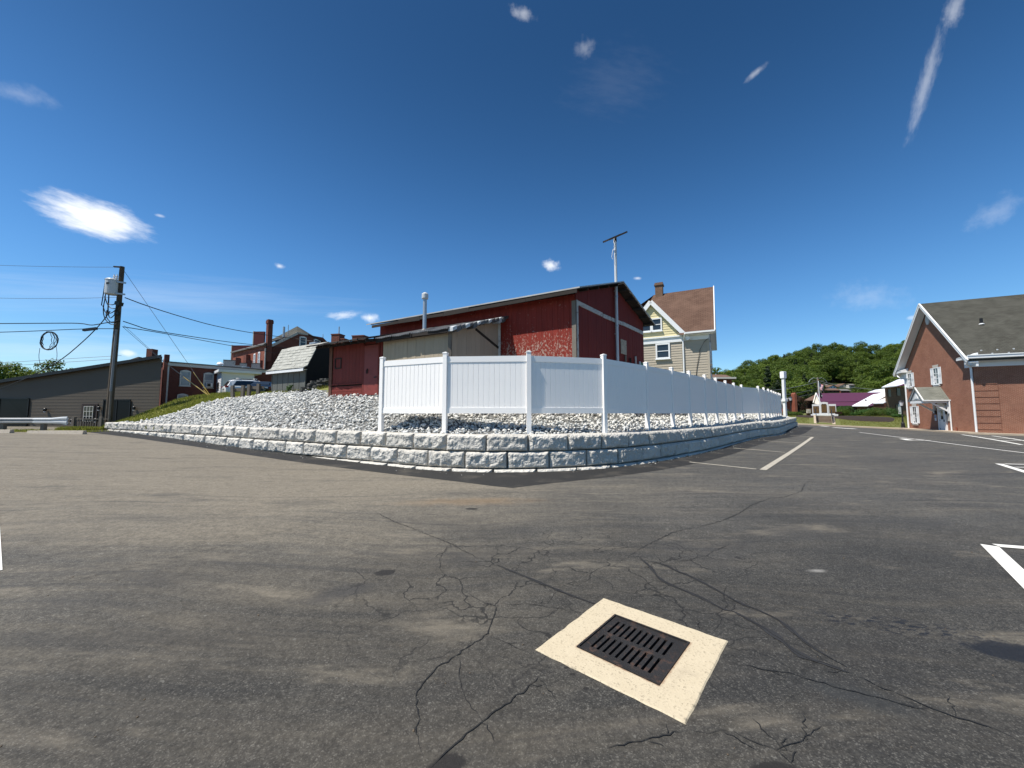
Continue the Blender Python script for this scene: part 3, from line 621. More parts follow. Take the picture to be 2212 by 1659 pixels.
# crushed stone: one heap nobody could count
ph = (1+5**.5)/2
IV = np.array([(-1,ph,0),(1,ph,0),(-1,-ph,0),(1,-ph,0),(0,-1,ph),(0,1,ph),(0,-1,-ph),(0,1,-ph),(ph,0,-1),(ph,0,1),(-ph,0,-1),(-ph,0,1)])/1.9
IF = np.array([(0,11,5),(0,5,1),(0,1,7),(0,7,10),(0,10,11),(1,5,9),(5,11,4),(11,10,2),(10,7,6),(7,1,8),(3,9,4),(3,4,2),(3,2,6),(3,6,8),(3,8,9),(4,9,5),(2,4,11),(6,2,10),(8,6,7),(9,8,1)])
def rot_rand(n):
    q = RNG.normal(size=(n, 4)); q /= np.linalg.norm(q, axis=1)[:, None]; w, x, y, z = q.T
    return np.stack([np.stack([1-2*(y*y+z*z), 2*(x*y-z*w), 2*(x*z+y*w)], -1), np.stack([2*(x*y+z*w), 1-2*(x*x+z*z), 2*(y*z-x*w)], -1), np.stack([2*(x*z-y*w), 2*(y*z+x*w), 1-2*(x*x+y*y)], -1)], 1)
def stones(px, py, pz, size):
    n = len(px); jit = IV[None]*(1+RNG.uniform(-.48, .34, (n, 12, 1)))*np.stack([np.ones(n), RNG.uniform(.52, .82, n), RNG.uniform(.30, .58, n)], -1)[:, None, :]
    v = np.einsum('nij,nkj->nki', rot_rand(n), jit)*size[:, None, None]; v[:, :, 2] *= .85
    v += np.stack([px, py, pz], -1)[:, None]; f = IF[None]+(np.arange(n)*12)[:, None, None]
    return v.reshape(-1, 3), f.reshape(-1, 3)
n = 390000; px = RNG.uniform(-27, 29, n); py = RNG.uniform(9.5, 39, n); k = inside(GRAVEL, px, py); px, py = px[k], py[k]
near = np.hypot(px, py); keep = RNG.uniform(size=len(px)) < np.where(near < 17, 1.0, .72); px, py = px[keep], py[keep]
sz = RNG.lognormal(math.log(.046), .38, len(px)); sz = np.minimum(sz, .095)*np.where(np.hypot(px, py) < 17, 1, 1.18)
pz = BK(px, py)+sz*RNG.uniform(-.1, 1.0, len(px))
put('gravel', rawmesh('gravel', *stones(px, py, pz, sz), M['gravel']), kind='stuff')
print('stones', len(px))

# ------------------------------------------------------------------ fresh asphalt strip along the wall's foot
OL = smooth_line([(-26.6,23.6),(-15.2,17.3),(-7.6,12.5),(-3.76,10.25),(-.86,8.6),(-.07,8.02),(-.07,8.02),(.87,8.6),(2.43,9.4),(4.6,10.95),(7.7,13.9),(11,17.7),(15.2,22.2),(18.6,24.9),(26,33.5),(29,37.2)], 1)
OA = arc(OL); ox = [p.x for p in OL]; oy = [p.y for p in OL]; rows = []
for k in np.linspace(0, 1, 150):
    s = k*WA[-1]; a, _ = wpt(s, .1); ko = np.interp(a.x, ox, range(len(ox))); b = Vector((np.interp(ko, range(len(ox)), ox), np.interp(ko, range(len(oy)), oy)))
    rows.append([(*a.lerp(b, t), gz(*a.lerp(b, t))+.004+(.0 if t < 1 else -.002)) for t in (0, .25, .5, .75, 1)])
MB().grid(rows).build('fresh_asphalt', M['asphalt_new'], LOT, recalc=False)

# ------------------------------------------------------------------ storm drain
DR = thing('storm_drain', 'square storm drain with pale painted concrete collar and black iron grate in the asphalt', 'drain', (DC.x, DC.y, gz(*DC)), DA)
mb = MB(); c0, c1 = HS, .475
rim = [(-c1+.01, -c1), (c1, -c1+.02), (c1-.015, c1), (-c1, c1-.01)]; hole = [(-c0, -c0), (c0, -c0), (c0, c0), (-c0, c0)]
top = .007
nE = 14                                                     # the painted edge is a little ragged
for k in range(4):
    a, b, c, d = [Vector(p) for p in (rim[k], rim[(k+1) % 4], hole[(k+1) % 4], hole[k])]; od = (a+b).normalized(); rows = []
    for i in range(nE+1):
        t = i/nE; e_ = a.lerp(b, t)+(od*random.uniform(-.006, .004) if 0 < i < nE else Vector((0, 0))); h_ = d.lerp(c, t)
        rows.append([(*e_, .001), (*e_.lerp(h_, .04), top), (*h_, top-.001), (*h_, -.1)])
    mb.grid(rows)
def collar_mat():
    s = NT('cream painted collar'); o = s.obj(); f = s.noise(o, 9, 5, .65); g = s.noise(o, 70, 3, .6); sp = s.vor(o, 38)
    col = s.mix(f, (.43, .365, .255), (.53, .46, .335)); col = s.mix(s.math('MULTIPLY', s.ramp(g, .54, .70), .75), col, (.25, .21, .15))
    col = s.mix(s.math('MULTIPLY', s.ramp(sp, .14, .06), s.ramp(s.noise(o, 5, 2), .45, .6, 0, .8)), col, (.28, .22, .16))
    x = s.n('ShaderNodeSeparateXYZ', {0: o}); r = s.math('MAXIMUM', s.math('ABSOLUTE', x.outputs[0]), s.math('ABSOLUTE', x.outputs[1]))
    col = s.mix(s.math('MULTIPLY', s.ramp(s.math('ADD', r, s.math('MULTIPLY', s.noise(o, 22, 4), .03)), .305, .285), .75), col, (.20, .10, .06))
    ed = s.ramp(s.math('ADD', r, s.math('MULTIPLY', s.math('SUBTRACT', s.noise(o, 16, 5, .7), .5), .07)), .462, .482)
    col = s.mix(s.math('MULTIPLY', ed, .75), col, (.13, .115, .09))
    col = s.mix(s.math('MULTIPLY', s.ramp(s.noise(o, 4.2, 4, .6), .55, .75), .4), col, (.30, .25, .18))
    return s.fin(col, .85, s.bump(g, .5, .006), spec=.25)
mb.build('concrete_collar', collar_mat(), DR, recalc=False)
for a, b in zip(rim, rim[1:]+rim[:1]):                      # bead of paint overrun round the collar
    pass
fr = MB(); f0, f1 = .262, .274
for a in range(4):
    c, s_ = [(1, 0), (0, 1), (-1, 0), (0, -1)][a]
    def rt(x, y, z): return (x*c-y*s_, x*s_+y*c, z)
    fr.hexa([rt(-f1, -f1, -.06), rt(f1, -f1, -.06), rt(f0, -f0, -.06), rt(-f0, -f0, -.06), rt(-f1, -f1, .013), rt(f1, -f1, .013), rt(f0, -f0, .013), rt(-f0, -f0, .013)])
fr.build('grate_frame', M['iron'], DR)
gr = MB(); e = .258; zt, zb = .006, -.045
# slots run across the drain in two rows of ten
rowsY = [(-.205, -.022), (.022, .205)]; pitch = .0430; sw = .0175; x0 = -.2105
gr.box(-e, -e, zb, e, rowsY[0][0], zt); gr.box(-e, rowsY[0][1], zb, e, rowsY[1][0], zt); gr.box(-e, rowsY[1][1], zb, e, e, zt)
for (ya, yb) in rowsY:
    edges = [-e]+[v for k in range(10) for v in (x0+k*pitch, x0+k*pitch+sw)]+[e]
    for k in range(0, len(edges), 2): gr.box(edges[k], ya, zb, edges[k+1], yb, zt)
gr.build('grate', M['iron'], DR)
pit = MB(); h = HS
pit.add([(-h,-h,0),(h,-h,0),(h,h,0),(-h,h,0),(-h,-h,-.9),(h,-h,-.9),(h,h,-.9),(-h,h,-.9)], [(0,1,5,4),(1,2,6,5),(2,3,7,6),(3,0,4,7),(4,5,6,7)])
pit.build('catch_pit', M['void'], DR, recalc=False)

# ------------------------------------------------------------------ retaining wall of split face blocks
def nz2(nx, ny, cells, seed):
    r = np.random.default_rng(seed); g = r.uniform(-1, 1, (cells[0]+2, cells[1]+2)); u = np.linspace(0, cells[0], nx); v = np.linspace(0, cells[1], ny)
    i = np.minimum(u.astype(int), cells[0]); j = np.minimum(v.astype(int), cells[1]); a = (u-i)[:, None]; b = (v-j)[None]
    a = a*a*(3-2*a); b = b*b*(3-2*b); I, J = i[:, None], j[None]
    return (g[I, J]*(1-a)+g[I+1, J]*a)*(1-b)+(g[I, J+1]*(1-a)+g[I+1, J+1]*a)*b
def block_mesh(L, Hh, D, seed, flute=0.0):
    nx, nyy = 27, 12; u = np.linspace(0, 1, nx); v = np.linspace(0, 1, nyy)
    d = nz2(nx, nyy, (4, 2), seed)*.024+nz2(nx, nyy, (9, 4), seed+1)*.020+nz2(nx, nyy, (25, 10), seed+2)*.014
    if flute: d += nz2(nx, nyy, (12, 1), seed+3)*.034*flute+nz2(nx, nyy, (16, 2), seed+5)*.012
    eu = np.minimum(u, 1-u)*L; ev = np.minimum(v, 1-v)*Hh
    rnd = np.maximum(np.clip(1-eu/.09, 0, 1)[:, None]**1.5, np.clip(1-ev/.06, 0, 1)[None]**1.6)
    d = d*(1-.6*rnd)-rnd*.075
    jx = nz2(nx, nyy, (9, 4), seed+4)*.010
    P = [[((u[i]-.5)*L+(jx[i, j] if 0 < i < nx-1 else 0), -d[i, j], v[j]*Hh) for j in range(nyy)] for i in range(nx)]
    mb = MB().grid(P)
    T = [[(P[i][-1][0], P[i][-1][1], Hh), (P[i][-1][0], D, Hh)] for i in range(nx)]; mb.grid(T)
    B = [[(P[i][0][0], P[i][0][1], 0), (P[i][0][0], D, 0)] for i in range(nx)]; mb.grid(B)
    for i in (0, nx-1): mb.grid([[(P[i][j][0], P[i][j][1], v[j]*Hh), (P[i][j][0], D, v[j]*Hh)] for j in range(nyy)])
    me = mb.mesh('stone_block', True, False); me.materials.append(M['block'])
    return me
BL, BH = 1.078, .416
variants = [block_mesh(BL, BH, .5, 100+10*k, (0, 1.0, 0, .7, 0, 1.0)[k]) for k in range(6)]
foot_v = [block_mesh(BL, .30, .5, 300+10*k) for k in range(2)]
RW = thing('retaining_wall', 'long low curved wall of pale grey split face concrete blocks under the white fence', 'wall', (0, 0, 0))
prev = -1
for course, (s0, off, zo, var) in enumerate(((.0, .06, 0, variants), (.57, .015, -.443, variants), (.2, -.075, -.884, foot_v))):
    s = s0
    while s+BL/2 < WA[-1]+(.2 if course == 0 else 1.1):
        p, a = wpt(min(s+BL/2, WA[-1]-.21), off+random.uniform(-.016, .016))
        if s+BL/2 > WA[-1]-.21: p = p+Vector((math.cos(a), math.sin(a)))*(s+BL/2-WA[-1]+.21)
        k = random.randrange(len(var))
        if k == prev: k = (k+1) % len(var)
        prev = k; ztop = wtop(p.x)+zo
        z0 = ztop-(BH if var is variants else .30)
        if ztop > gz(p.x, p.y)-.02:
            o = put('stone_block', var[k], RW, (p.x, p.y, z0), (random.uniform(-.008, .008), random.uniform(-.004, .004), a+random.uniform(-.022, .022)))
        s += BL+.062

# ------------------------------------------------------------------ white vinyl fence
FZ0, FZ1 = 1.55, 3.21
FN = thing('vinyl_fence', 'long white vinyl privacy fence raised on posts above the gravel', 'fence', (0, 0, 0))
for i, (x, y) in enumerate(POSTS):
    a = POSTS[max(i-1, 0)]; b = POSTS[min(i+1, len(POSTS)-1)]; rz = math.atan2(b[1]-a[1], b[0]-a[0]); zb = BK(x, y)-.15
    po = piece('post', M['vinyl'], FN, (.125, .125, round(3.30-zb, 2)), (x, y, zb), rz)
    if 'pcap' not in _cache:
        m = MB().box(-.072, -.072, 0, .072, .072, .03); m.add([(-.072,-.072,.03),(.072,-.072,.03),(.072,.072,.03),(-.072,.072,.03),(0,0,.06)], [(0,1,4),(1,2,4),(2,3,4),(3,0,4)])
        _cache['pcap'] = m.mesh('post_cap'); _cache['pcap'].materials.append(M['vinyl'])
    put('post_cap', _cache['pcap'], po, (0, 0, round(3.30-zb, 2)))
nb_ = 15; bm_board = {}
for i, (a, b) in enumerate(zip(POSTS, POSTS[1:])):
    a = Vector(a); b = Vector(b); t = (b-a); L = t.length; t.normalize(); rz = math.atan2(t.y, t.x); c = (a+b)/2
    piece('top_rail', M['vinyl'], FN, (round(L-.12, 2), .055, .17), (c.x, c.y, FZ1-.17), rz)
    piece('bottom_rail', M['vinyl'], FN, (round(L-.12, 2), .055, .165), (c.x, c.y, FZ0), rz)
    if i > 13: n_ = 12
    else: n_ = 15
    w = (L-.125)/n_
    key = (n_, round(w, 3))
    if key not in bm_board:
        m = MB(); e = .008                                 # tongue and groove board with a small V at each edge
        m.ext([(-w/2, -.003), (-w/2+e, -.013), (w/2-e, -.013), (w/2, -.003), (w/2, .006), (w/2-e, .011), (-w/2+e, .011), (-w/2, .006)], 'z', 0, FZ1-FZ0-.33)
        bm_board[key] = m.mesh('board'); bm_board[key].materials.append(M['vinyl'])
    for k in range(n_):
        p = a+t*(.0625+w*(k+.5)); put('board', bm_board[key], FN, (p.x, p.y, FZ0+.163), rz)

# ------------------------------------------------------------------ building helpers
def window(parent, loc, rz, w, z0, z1, frame='white_trim', glass='glass', cols=1, rows=2, fw=.08, proud=.07, arch=0.0, sill=True):
    """window unit on a wall; local x runs along the wall and -y points out of it"""
    fwd = M[frame]; h = z1-z0; mb = MB(); a, b = -w/2, w/2
    mb.box(a, -proud, 0, a+fw, 0, h); mb.box(b-fw, -proud, 0, b, 0, h)
    if arch:
        n = 8; P = [(a+(b-a)*k/n, h-.02+arch*math.sin(math.pi*k/n)) for k in range(n+1)]
        mb.ext([(a, h-fw), (b, h-fw)]+P[::-1], 'y', -proud, 0)
    else: mb.box(a+fw, -proud, h-fw, b-fw, 0, h)
    mb.box(a+fw, -proud, 0, b-fw, 0, fw)
    for k in range(1, rows):
        z = fw+(h-2*fw)*k/rows; mb.box(a+fw, -proud*.75, z-.025, b-fw, 0, z+.025)
    for k in range(1, cols):
        x = a+fw+(w-2*fw)*k/cols; mb.box(x-.02, -proud*.7, fw, x+.02, 0, h-fw)
    if sill: mb.box(a-.05, -proud-.06, -.07, b+.05, 0, -.002)
    f = mb.build('window', fwd, parent, (loc[0], loc[1], z0), rz)
    MB().box(a+fw, -.018, fw, b-fw, -.004, h-fw).build('pane', M[glass], f)
    return f
def lap_boards(parent, mat, p0, p1, z0, z1, step, out, name='siding_board', ends=None):
    """one tapered lap board per course between p0 and p1 (local); ends(z) may shorten a course"""
    if p0 is not None: p0 = Vector(p0); p1 = Vector(p1)
    o = Vector(out); z = z0
    while z < z1-.01:
        a, b = (p0, p1) if not ends else ends(z+step*.55)
        if a is None or (Vector(b)-Vector(a)).length < .05: z += step; continue
        a = Vector(a); b = Vector(b); h = min(step, z1-z)+.01
        m = MB().add([(*(a+o*.032), z), (*(b+o*.032), z), (*(b+o*.008), z+h), (*(a+o*.008), z+h), (*a, z), (*b, z), (*b, z+h), (*a, z+h)], [(0,1,2,3), (0,4,5,1), (0,3,7,4), (1,5,6,2), (3,2,6,7), (4,7,6,5)])
        m.build(name, mat, parent); z += step
def Z2(v): return Vector((v[0], v[1]))

# ------------------------------------------------------------------ red barn
O = Vector((2.34, 14.0)); U = Vector((.64, .768)); Vv = Vector((-.86, .51)).normalized(); nU = Vector((U.y, -U.x)); nV = Vector((-.51, -.86)).normalized()
GL, WL, EV, AP = 6.6, 10.6, 6.12, 7.18
BN = thing('barn', 'weathered red wooden barn with peeling paint and a low gable roof behind the white fence', 'barn', (O.x, O.y, 0))
def L3(p, z): return (p.x, p.y, z)
bk = MB(); q = [Vector((0, 0))-nV*.05-nU*.05, U*GL-nU*.05, U*GL+Vv*WL, Vv*WL-nV*.05]
bk.add([L3(p, 1.2) for p in q]+[L3(p, EV-.08) for p in q]+[L3(U*GL/2-nU*.05, AP-.1), L3(U*GL/2+Vv*WL, AP-.1)], [(0,1,5,8,4), (1,2,6,5), (2,3,7,9,6), (3,0,4,7), (4,8,9,7), (5,6,9,8)])
bk.build('wall_frame', M['dark_wood'], BN)
w = .229; nbd = int(WL/w); rv = math.atan2(Vv.y, Vv.x); ru = math.atan2(U.y, U.x)
for k in range(nbd):
    p = Vv*(w*(k+.5)); piece('wall_board', M['barn_red'], BN, (w-.007, .026, 4.55), (*(p+nV*random.uniform(.0, .006)), 1.42), rv)
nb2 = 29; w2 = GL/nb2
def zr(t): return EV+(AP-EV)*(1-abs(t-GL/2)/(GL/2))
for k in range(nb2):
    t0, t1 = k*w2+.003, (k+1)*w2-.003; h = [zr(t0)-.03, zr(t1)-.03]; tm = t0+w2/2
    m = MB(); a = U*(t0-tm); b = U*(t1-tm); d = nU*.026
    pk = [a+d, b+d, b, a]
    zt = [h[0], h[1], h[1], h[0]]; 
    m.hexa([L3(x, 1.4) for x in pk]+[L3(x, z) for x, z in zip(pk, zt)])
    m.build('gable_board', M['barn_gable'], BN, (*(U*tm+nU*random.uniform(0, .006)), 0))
tr = MB(); c = nU*.045
tr.beam(L3(c+U*.12, 5.66), L3(c+U*2.1, 5.60), .03, .17, (0,0,1)); tr.build('gable_trim', M['old_white'], BN)
MB().beam(L3(c+U*2.16, 5.58), L3(c+U*4.05, 5.58), .03, .16).build('gable_trim', M['old_white'], BN)
MB().beam(L3(c+U*4.1, 5.60), L3(c+U*6.5, 5.55), .03, .17).build('gable_trim', M['old_white'], BN)
m = MB(); m.hexa([L3(p, 1.4) for p in (nV*.05+nU*.05, nV*.05+Vv*.12, Vv*.12+nV*.028, nV*.028+nU*.028)]+[L3(p, 5.72) for p in (nV*.05+nU*.05, nV*.05+Vv*.12, Vv*.12+nV*.028, nV*.028+nU*.028)])
m.build('corner_board', M['grey_wood'], BN)
MB().beam(L3(nU*.058+U*.06, 1.5), L3(nU*.058+U*.06, 5.75), .025, .11, (U.x, U.y, 0)).build('corner_board', M['old_white'], BN)
oh, og_ = .52, .46; sl = (AP-EV)/(GL/2)
def roof_pt(t, s, dz=0): return L3(U*t+Vv*s, zr(0)+sl*min(t, GL-t)+dz)
for (ta, tb) in ((-oh, GL/2), (GL/2, GL+oh)):
    m = MB(); P = [roof_pt(ta, -og_, .1), roof_pt(tb, -og_, .1), roof_pt(tb, WL+.3, .1), roof_pt(ta, WL+.3, .1)]
    m.slab(P, .05); m.build('roof', M['sheet_white'], BN)
for ta, tb, n_ in ((-oh+.03, GL/2, 12), (GL/2+.12, GL+oh-.05, 12)):      # roof boards seen from below at the gable
    for k in range(n_):
        t0 = ta+(tb-ta)*k/n_; t1 = t0+(tb-ta)/n_-.02
        P = [roof_pt(t0, -og_+.03+random.uniform(0, .06), .045), roof_pt(t1, -og_+.03, .045), roof_pt(t1, WL, .045), roof_pt(t0, WL, .045)]
        MB().slab(P, .035).build('roof_board', M['dark_wood'], BN)
for t in (.25, 1.1, 2.0, 2.9, 3.7, 4.5, 5.3, 6.1, 6.75):
    MB().beam(roof_pt(t, -og_+.08, -.04), roof_pt(t, .3, -.04), .07, .09).build('purlin', M['dark_wood'], BN)
s = 0.0
while s < WL:                                              # patched fascia under the long eave
    l = random.choice((1.4, 2.1, 2.7)); b = min(s+l, WL+.25)
    MB().beam(L3(U*(-oh+.02)+Vv*(s-.35), EV-.22+random.uniform(-.03, .02)), L3(U*(-oh+.02)+Vv*(b-.36), EV-.22+random.uniform(-.03, .03)), .03, random.choice((.13, .16, .2))).build('fascia_board', M['dark_wood'] if random.random() < .85 else M['grey_wood'], BN)
    s += l
m = MB(); q = c+nU*.02+U*4.13
m.hexa([L3(q-U*.3, 4.2), L3(q+U*.3, 4.2), L3(q+U*.3-nU*.02, 4.2), L3(q-U*.3-nU*.02, 4.2), L3(q-U*.3, 4.85), L3(q+U*.3, 4.85), L3(q+U*.3-nU*.02, 4.85), L3(q-U*.3-nU*.02, 4.85)]); m.build('plywood_sheet', paint('weathered plywood', (.40, .34, .26), .8, .3, 6, 30, .3, dirt=(.12, .09, .06), dirt_amt=.7), BN)
for t, z, mt in ((4.2, 4.15, 'grey_wood'), (4.75, 4.1, 'dark_wood'), (5.35, 4.25, 'old_white'), (5.85, 4.05, 'grey_metal')):
    MB().beam(L3(nU*.12+U*t, 2.0), L3(nU*.09+U*(t+.04), z), .07, .07).build('wall_post', M[mt], BN)
MB().beam(L3(nU*.08+U*6.25, 2.0), L3(nU*.08+U*6.25, 4.02), .03, .55, (U.x, U.y, 0)).build('green_door', M['green_paint'], BN)
# mast on the gable with the tilted bracket
MS = thing('antenna_mast', 'tall pale pipe mast with a tilted empty bracket on top fixed to the barn gable', 'mast', (*(O+U*3.3+nU*.13), 0))
top = 9.12
MB().tube([(0,0,2.0),(0,0,top)], .062, 10).build('mast_pipe', M['grey_metal'], MS)
for z in (5.3, 6.6): MB().tube([(0,0,z),(0,0,z+.07)], .075, 10).build('pipe_coupling', M['steel'], MS)
MB().beam((0,0,5.0), (*(-nU*.1), 5.0), .05, .05).build('wall_bracket', M['steel'], MS)
MB().beam((0,0,6.9), (*(-nU*.1), 6.9), .05, .05).build('wall_bracket', M['steel'], MS)
hd = MB(); ax = Vector((.80, .0, .36)); side = Vector((-.18, .35, .05))
for k in (-.5, .5): hd.beam(Vector((0,0,top+.2))+side*k-ax*.5, Vector((0,0,top+.2))+side*k+ax*.5, .05, .06)
for k in (-.45, -.1, .12, .42): hd.beam(Vector((0,0,top+.2))+ax*k-side*.5, Vector((0,0,top+.2))+ax*k+side*.5, .04, .04)
hd.beam((0,0,top-.05), (0,0,top+.2), .11, .11); hd.build('bracket_frame', M['dark_wood'], MS)
MB().tube([(-.05,-.06,top+.12),(-.09,-.1,top-.1),(-.07,-.1,top-.3),(-.15,-.1,top-.5),(-.19,-.1,top-.75),(-.15,-.1,top-.85)], .012, 5).build('loose_cord', M['rope_white'], MS)

# ------------------------------------------------------------------ tan lean-to and the red shed beside it
C0 = Vector((-2.22, 13.6))
LT = thing('lean_to', 'tan boarded lean-to with a rusty corrugated roof against the red barn', 'lean-to', (C0.x, C0.y, 0))
LE, LB = 4.55, 5.42; dep = 2.72; SPL, SHL = 3.46, 6.76
def bd(parent, mat, name, p, rz, w_, z0, z1, th=.024): piece(name, mat, parent, (w_, th, round(z1-z0, 2)), (p.x, p.y, z0), rz)
m = MB(); q = [-nV*.04+Vv*.04, -nV*.04+Vv*SPL, Vv*SPL+U*dep, Vv*.04+U*dep]
m.add([L3(p, 1.2) for p in q]+[L3(q[0], LE-.04), L3(q[1], LE-.04), L3(q[2], LB-.05), L3(q[3], LB-.05)], [(0,1,5,4), (1,2,6,5), (2,3,7,6), (3,0,4,7), (4,5,6,7)]); m.build('wall_frame', M['dark_wood'], LT)
nb3 = 15; w3 = (SPL-.08)/nb3
for k in range(nb3): bd(LT, M['tan_board'], 'wall_board', Vv*(.06+w3*(k+.5))+nV*random.uniform(0, .008), rv, w3-.006, 1.6, LE-.02)
nb4 = 11; w4 = (dep-.1)/nb4
for k in range(nb4):
    t = .08+w4*(k+.5); z = LE+(LB-LE)*t/dep-.05
    bd(LT, M['tan_board2'], 'end_board', U*t+nU*random.uniform(.012, .016), ru, w4-.006, 1.6, z)
MB().beam(L3(nV*.03+nU*.03, 1.5), L3(nV*.03+nU*.03, LE), .12, .1).build('corner_post', M['grey_wood'], LT)
MB().beam(L3(U*dep+nU*.05-U*.12, 1.5), L3(U*dep+nU*.05-U*.12, LB-.1), .10, .06).build('corner_post', M['old_white'], LT)
MB().beam(L3(U*1.25+nU*.04, LE+.22), L3(U*2.55+nU*.04, LE-.33), .03, .09).build('brace', M['dark_wood'], LT)
RED = thing('red_shed', 'low red shed with a plain red door and dark tarred eave beside the stone heap', 'shed', (*(C0+Vv*SPL), 0))
def lean_roof(t, s, dz=0): return L3(U*t+Vv*s, LE+.03+(LB-LE)*t/dep+dz)
# corrugated sheets: waves run up the slope
def corr(parent, s0, s1, t0, t1, mat, name, dz=0.0):
    n = max(4, int((s1-s0)/.045)); rows = [[Vector(lean_roof(t, s0+(s1-s0)*i/n, dz+.016*math.cos(i*math.pi*.9)+.012*math.sin(i*.37))) for t in (t0, (t0+t1)/2, t1)] for i in range(n+1)]
    mb = MB().grid(rows); lo = [[r[0]-Vector((0,0,.035)), r[0]] for r in rows]; mb.grid(lo); mb.build(name, mat, parent, recalc=False)
for k in range(4): corr(LT, -.25+k*.93, -.25+(k+1)*.93+.06, -.34+random.uniform(-.05, .04), dep+.02, M['corrugated'], 'roof_sheet', .06+.008*(k % 2))
for k in range(15):                                        # overlapping sheet ends stepping up the verge
    t = -.28+k*.2; P = [Vector(lean_roof(t, -.40-random.uniform(0, .05), .05)), Vector(lean_roof(t+.17, -.40-random.uniform(0, .05), .09)), Vector(lean_roof(t+.17, -.1, .09)), Vector(lean_roof(t, -.1, .05))]
    MB().slab(P, random.choice((.10, .13, .2, .12))).build('verge_tile', M['corrugated'] if k % 3 else M['grey_metal'], LT)
for s0, s1 in ((-.2, 1.5), (1.55, 2.6), (2.65, 3.5)):
    MB().beam(L3(U*-.3+Vv*s0, LE-.10+random.uniform(-.02, .02)), L3(U*-.3+Vv*s1, LE-.10+random.uniform(-.03, .02)), .03, .15).build('fascia_board', M['dark_wood'], LT)
MB().beam(L3(nV*.05+Vv*.1, LE-.08), L3(nV*.05+Vv*SPL, LE-.08), .03, .10).build('eave_board', M['dark_wood'], LT)
# shed (local origin at C0 + Vv*SPL)
SL = SHL-SPL
m = MB(); q = [-nV*.04+Vv*.02, -nV*.04+Vv*SL, Vv*SL+U*dep, Vv*.02+U*dep]
m.add([L3(p, 1.2) for p in q]+[L3(q[0], LE-.04), L3(q[1], LE-.04), L3(q[2], LB-.05), L3(q[3], LB-.05)], [(0,1,5,4), (1,2,6,5), (2,3,7,6), (3,0,4,7), (4,5,6,7)]); m.build('wall_frame', M['dark_wood'], RED)
x = .02
d0, d1 = .24, 1.08
nb5 = 9; w5 = (SL-d1-.2)/nb5
for k in range(nb5): bd(RED, M['shed_red'], 'wall_board', Vv*(d1+.1+w5*(k+.5))+nV*random.uniform(0, .005), rv, w5-.005, 2.78, LE-.02)
bd(RED, M['shed_red'], 'wall_board', Vv*.12, rv, .2, 2.2, LE-.02)
bd(RED, M['shed_red'], 'wall_board', Vv*(d0+d1)/2, rv, d1-d0, 4.4, LE-.02)
for k in range(4): MB().beam(L3(Vv*(d1+.12)+nV*.02, 2.3+k*.12), L3(Vv*(SL-.1)+nV*.02, 2.3+k*.12), .03, .11).build('skirt_board', M['shed_red'], RED)
MB().beam(L3(Vv*(d1+.08)+nV*.04, 2.80), L3(Vv*(SL-.1)+nV*.04, 2.80), .04, .05).build('skirt_rail', M['shed_red'], RED)
MB().beam(L3(Vv*(SL-.02)+nV*.04, 1.9), L3(Vv*(SL-.0)+nV*.04, LE+.0), .12, .12).build('corner_post', M['post_brown'], RED)
DRr = MB().beam(L3(Vv*(d0+d1)/2+nV*.03, 2.30), L3(Vv*(d0+d1)/2+nV*.03, 4.36), .04, d1-d0-.02, (Vv.x, Vv.y, 0)).build('door', M['door_red'], RED)
MB().tube([L3(Vv*(d0+.62)+nV*.06, 3.38), L3(Vv*(d0+.66)+nV*.07, 3.33), L3(Vv*(d0+.66)+nV*.07, 3.22), L3(Vv*(d0+.62)+nV*.06, 3.18), L3(Vv*(d0+.58)+nV*.07, 3.22), L3(Vv*(d0+.58)+nV*.07, 3.33)], .016, 6, True).build('handle', M['iron'], DRr)
MB().beam(L3(Vv*(d0+.06)+nV*.06, 3.02), L3(Vv*(d0+.2)+nV*.06, 3.0), .02, .05).build('latch', M['iron'], DRr)
for s_ in (d0-.04, d1+.04): MB().beam(L3(Vv*s_+nV*.03, 2.2), L3(Vv*s_+nV*.03, 4.42), .05, .09, (Vv.x, Vv.y, 0)).build('door_jamb', M['shed_red'], RED)
hb = MB()
for a, b in (((2.62, 3.52), (3.02, 3.52)), ((2.62, 3.95), (3.02, 3.95)), ((2.62, 3.5), (2.62, 3.97)), ((3.02, 3.5), (3.02, 3.97))): hb.beam(L3(Vv*a[0]+nV*.03, a[1]), L3(Vv*b[0]+nV*.03, b[1]), .03, .05, (0, 0, 1) if a[1] == b[1] else (Vv.x, Vv.y, 0))
hb.build('hatch_frame', M['dark_wood'], RED)
for k in range(9):                                         # ragged felt over the shed's roof boards
    s0 = -.02+k*.42; P = [Vector(L3(U*(-.78-random.uniform(0, .10))+Vv*s0, LE-.06+random.uniform(-.012, .012))), Vector(L3(U*(-.78-random.uniform(0, .08))+Vv*(s0+.43), LE-.06+random.uniform(-.012, .012))), Vector(L3(U*dep+Vv*(s0+.43), LB+.08)), Vector(L3(U*dep+Vv*s0, LB+.08))]
    MB().slab(P, .06).build('roof_felt', M['dark_wood'], RED)
for k in range(8): MB().beam(L3(U*-.7+Vv*(.1+k*.46), LE-.15), L3(U*.5+Vv*(.1+k*.46), LE+.1), .06, .10).build('rafter', M['dark_wood'], RED)
VP = thing('vent_pipe', 'grey metal flue pipe with a cap rising from the lean-to roof', 'flue pipe', (*(C0+Vv*1.62+U*.35), 0))
MB().tube([(0,0,LE+.1),(0,0,6.0)], .075, 12).build('pipe', M['steel'], VP)
MB().lathe([(.09,5.98),(.125,6.0),(.13,6.02),(.13,6.18),(.11,6.21),(.05,6.25)], 14).build('cap', M['grey_metal'], VP)
MB().lathe([(.16,LE+.08),(.14,LE+.2),(.085,LE+.26)], 12).build('flashing', M['corrugated'], VP)

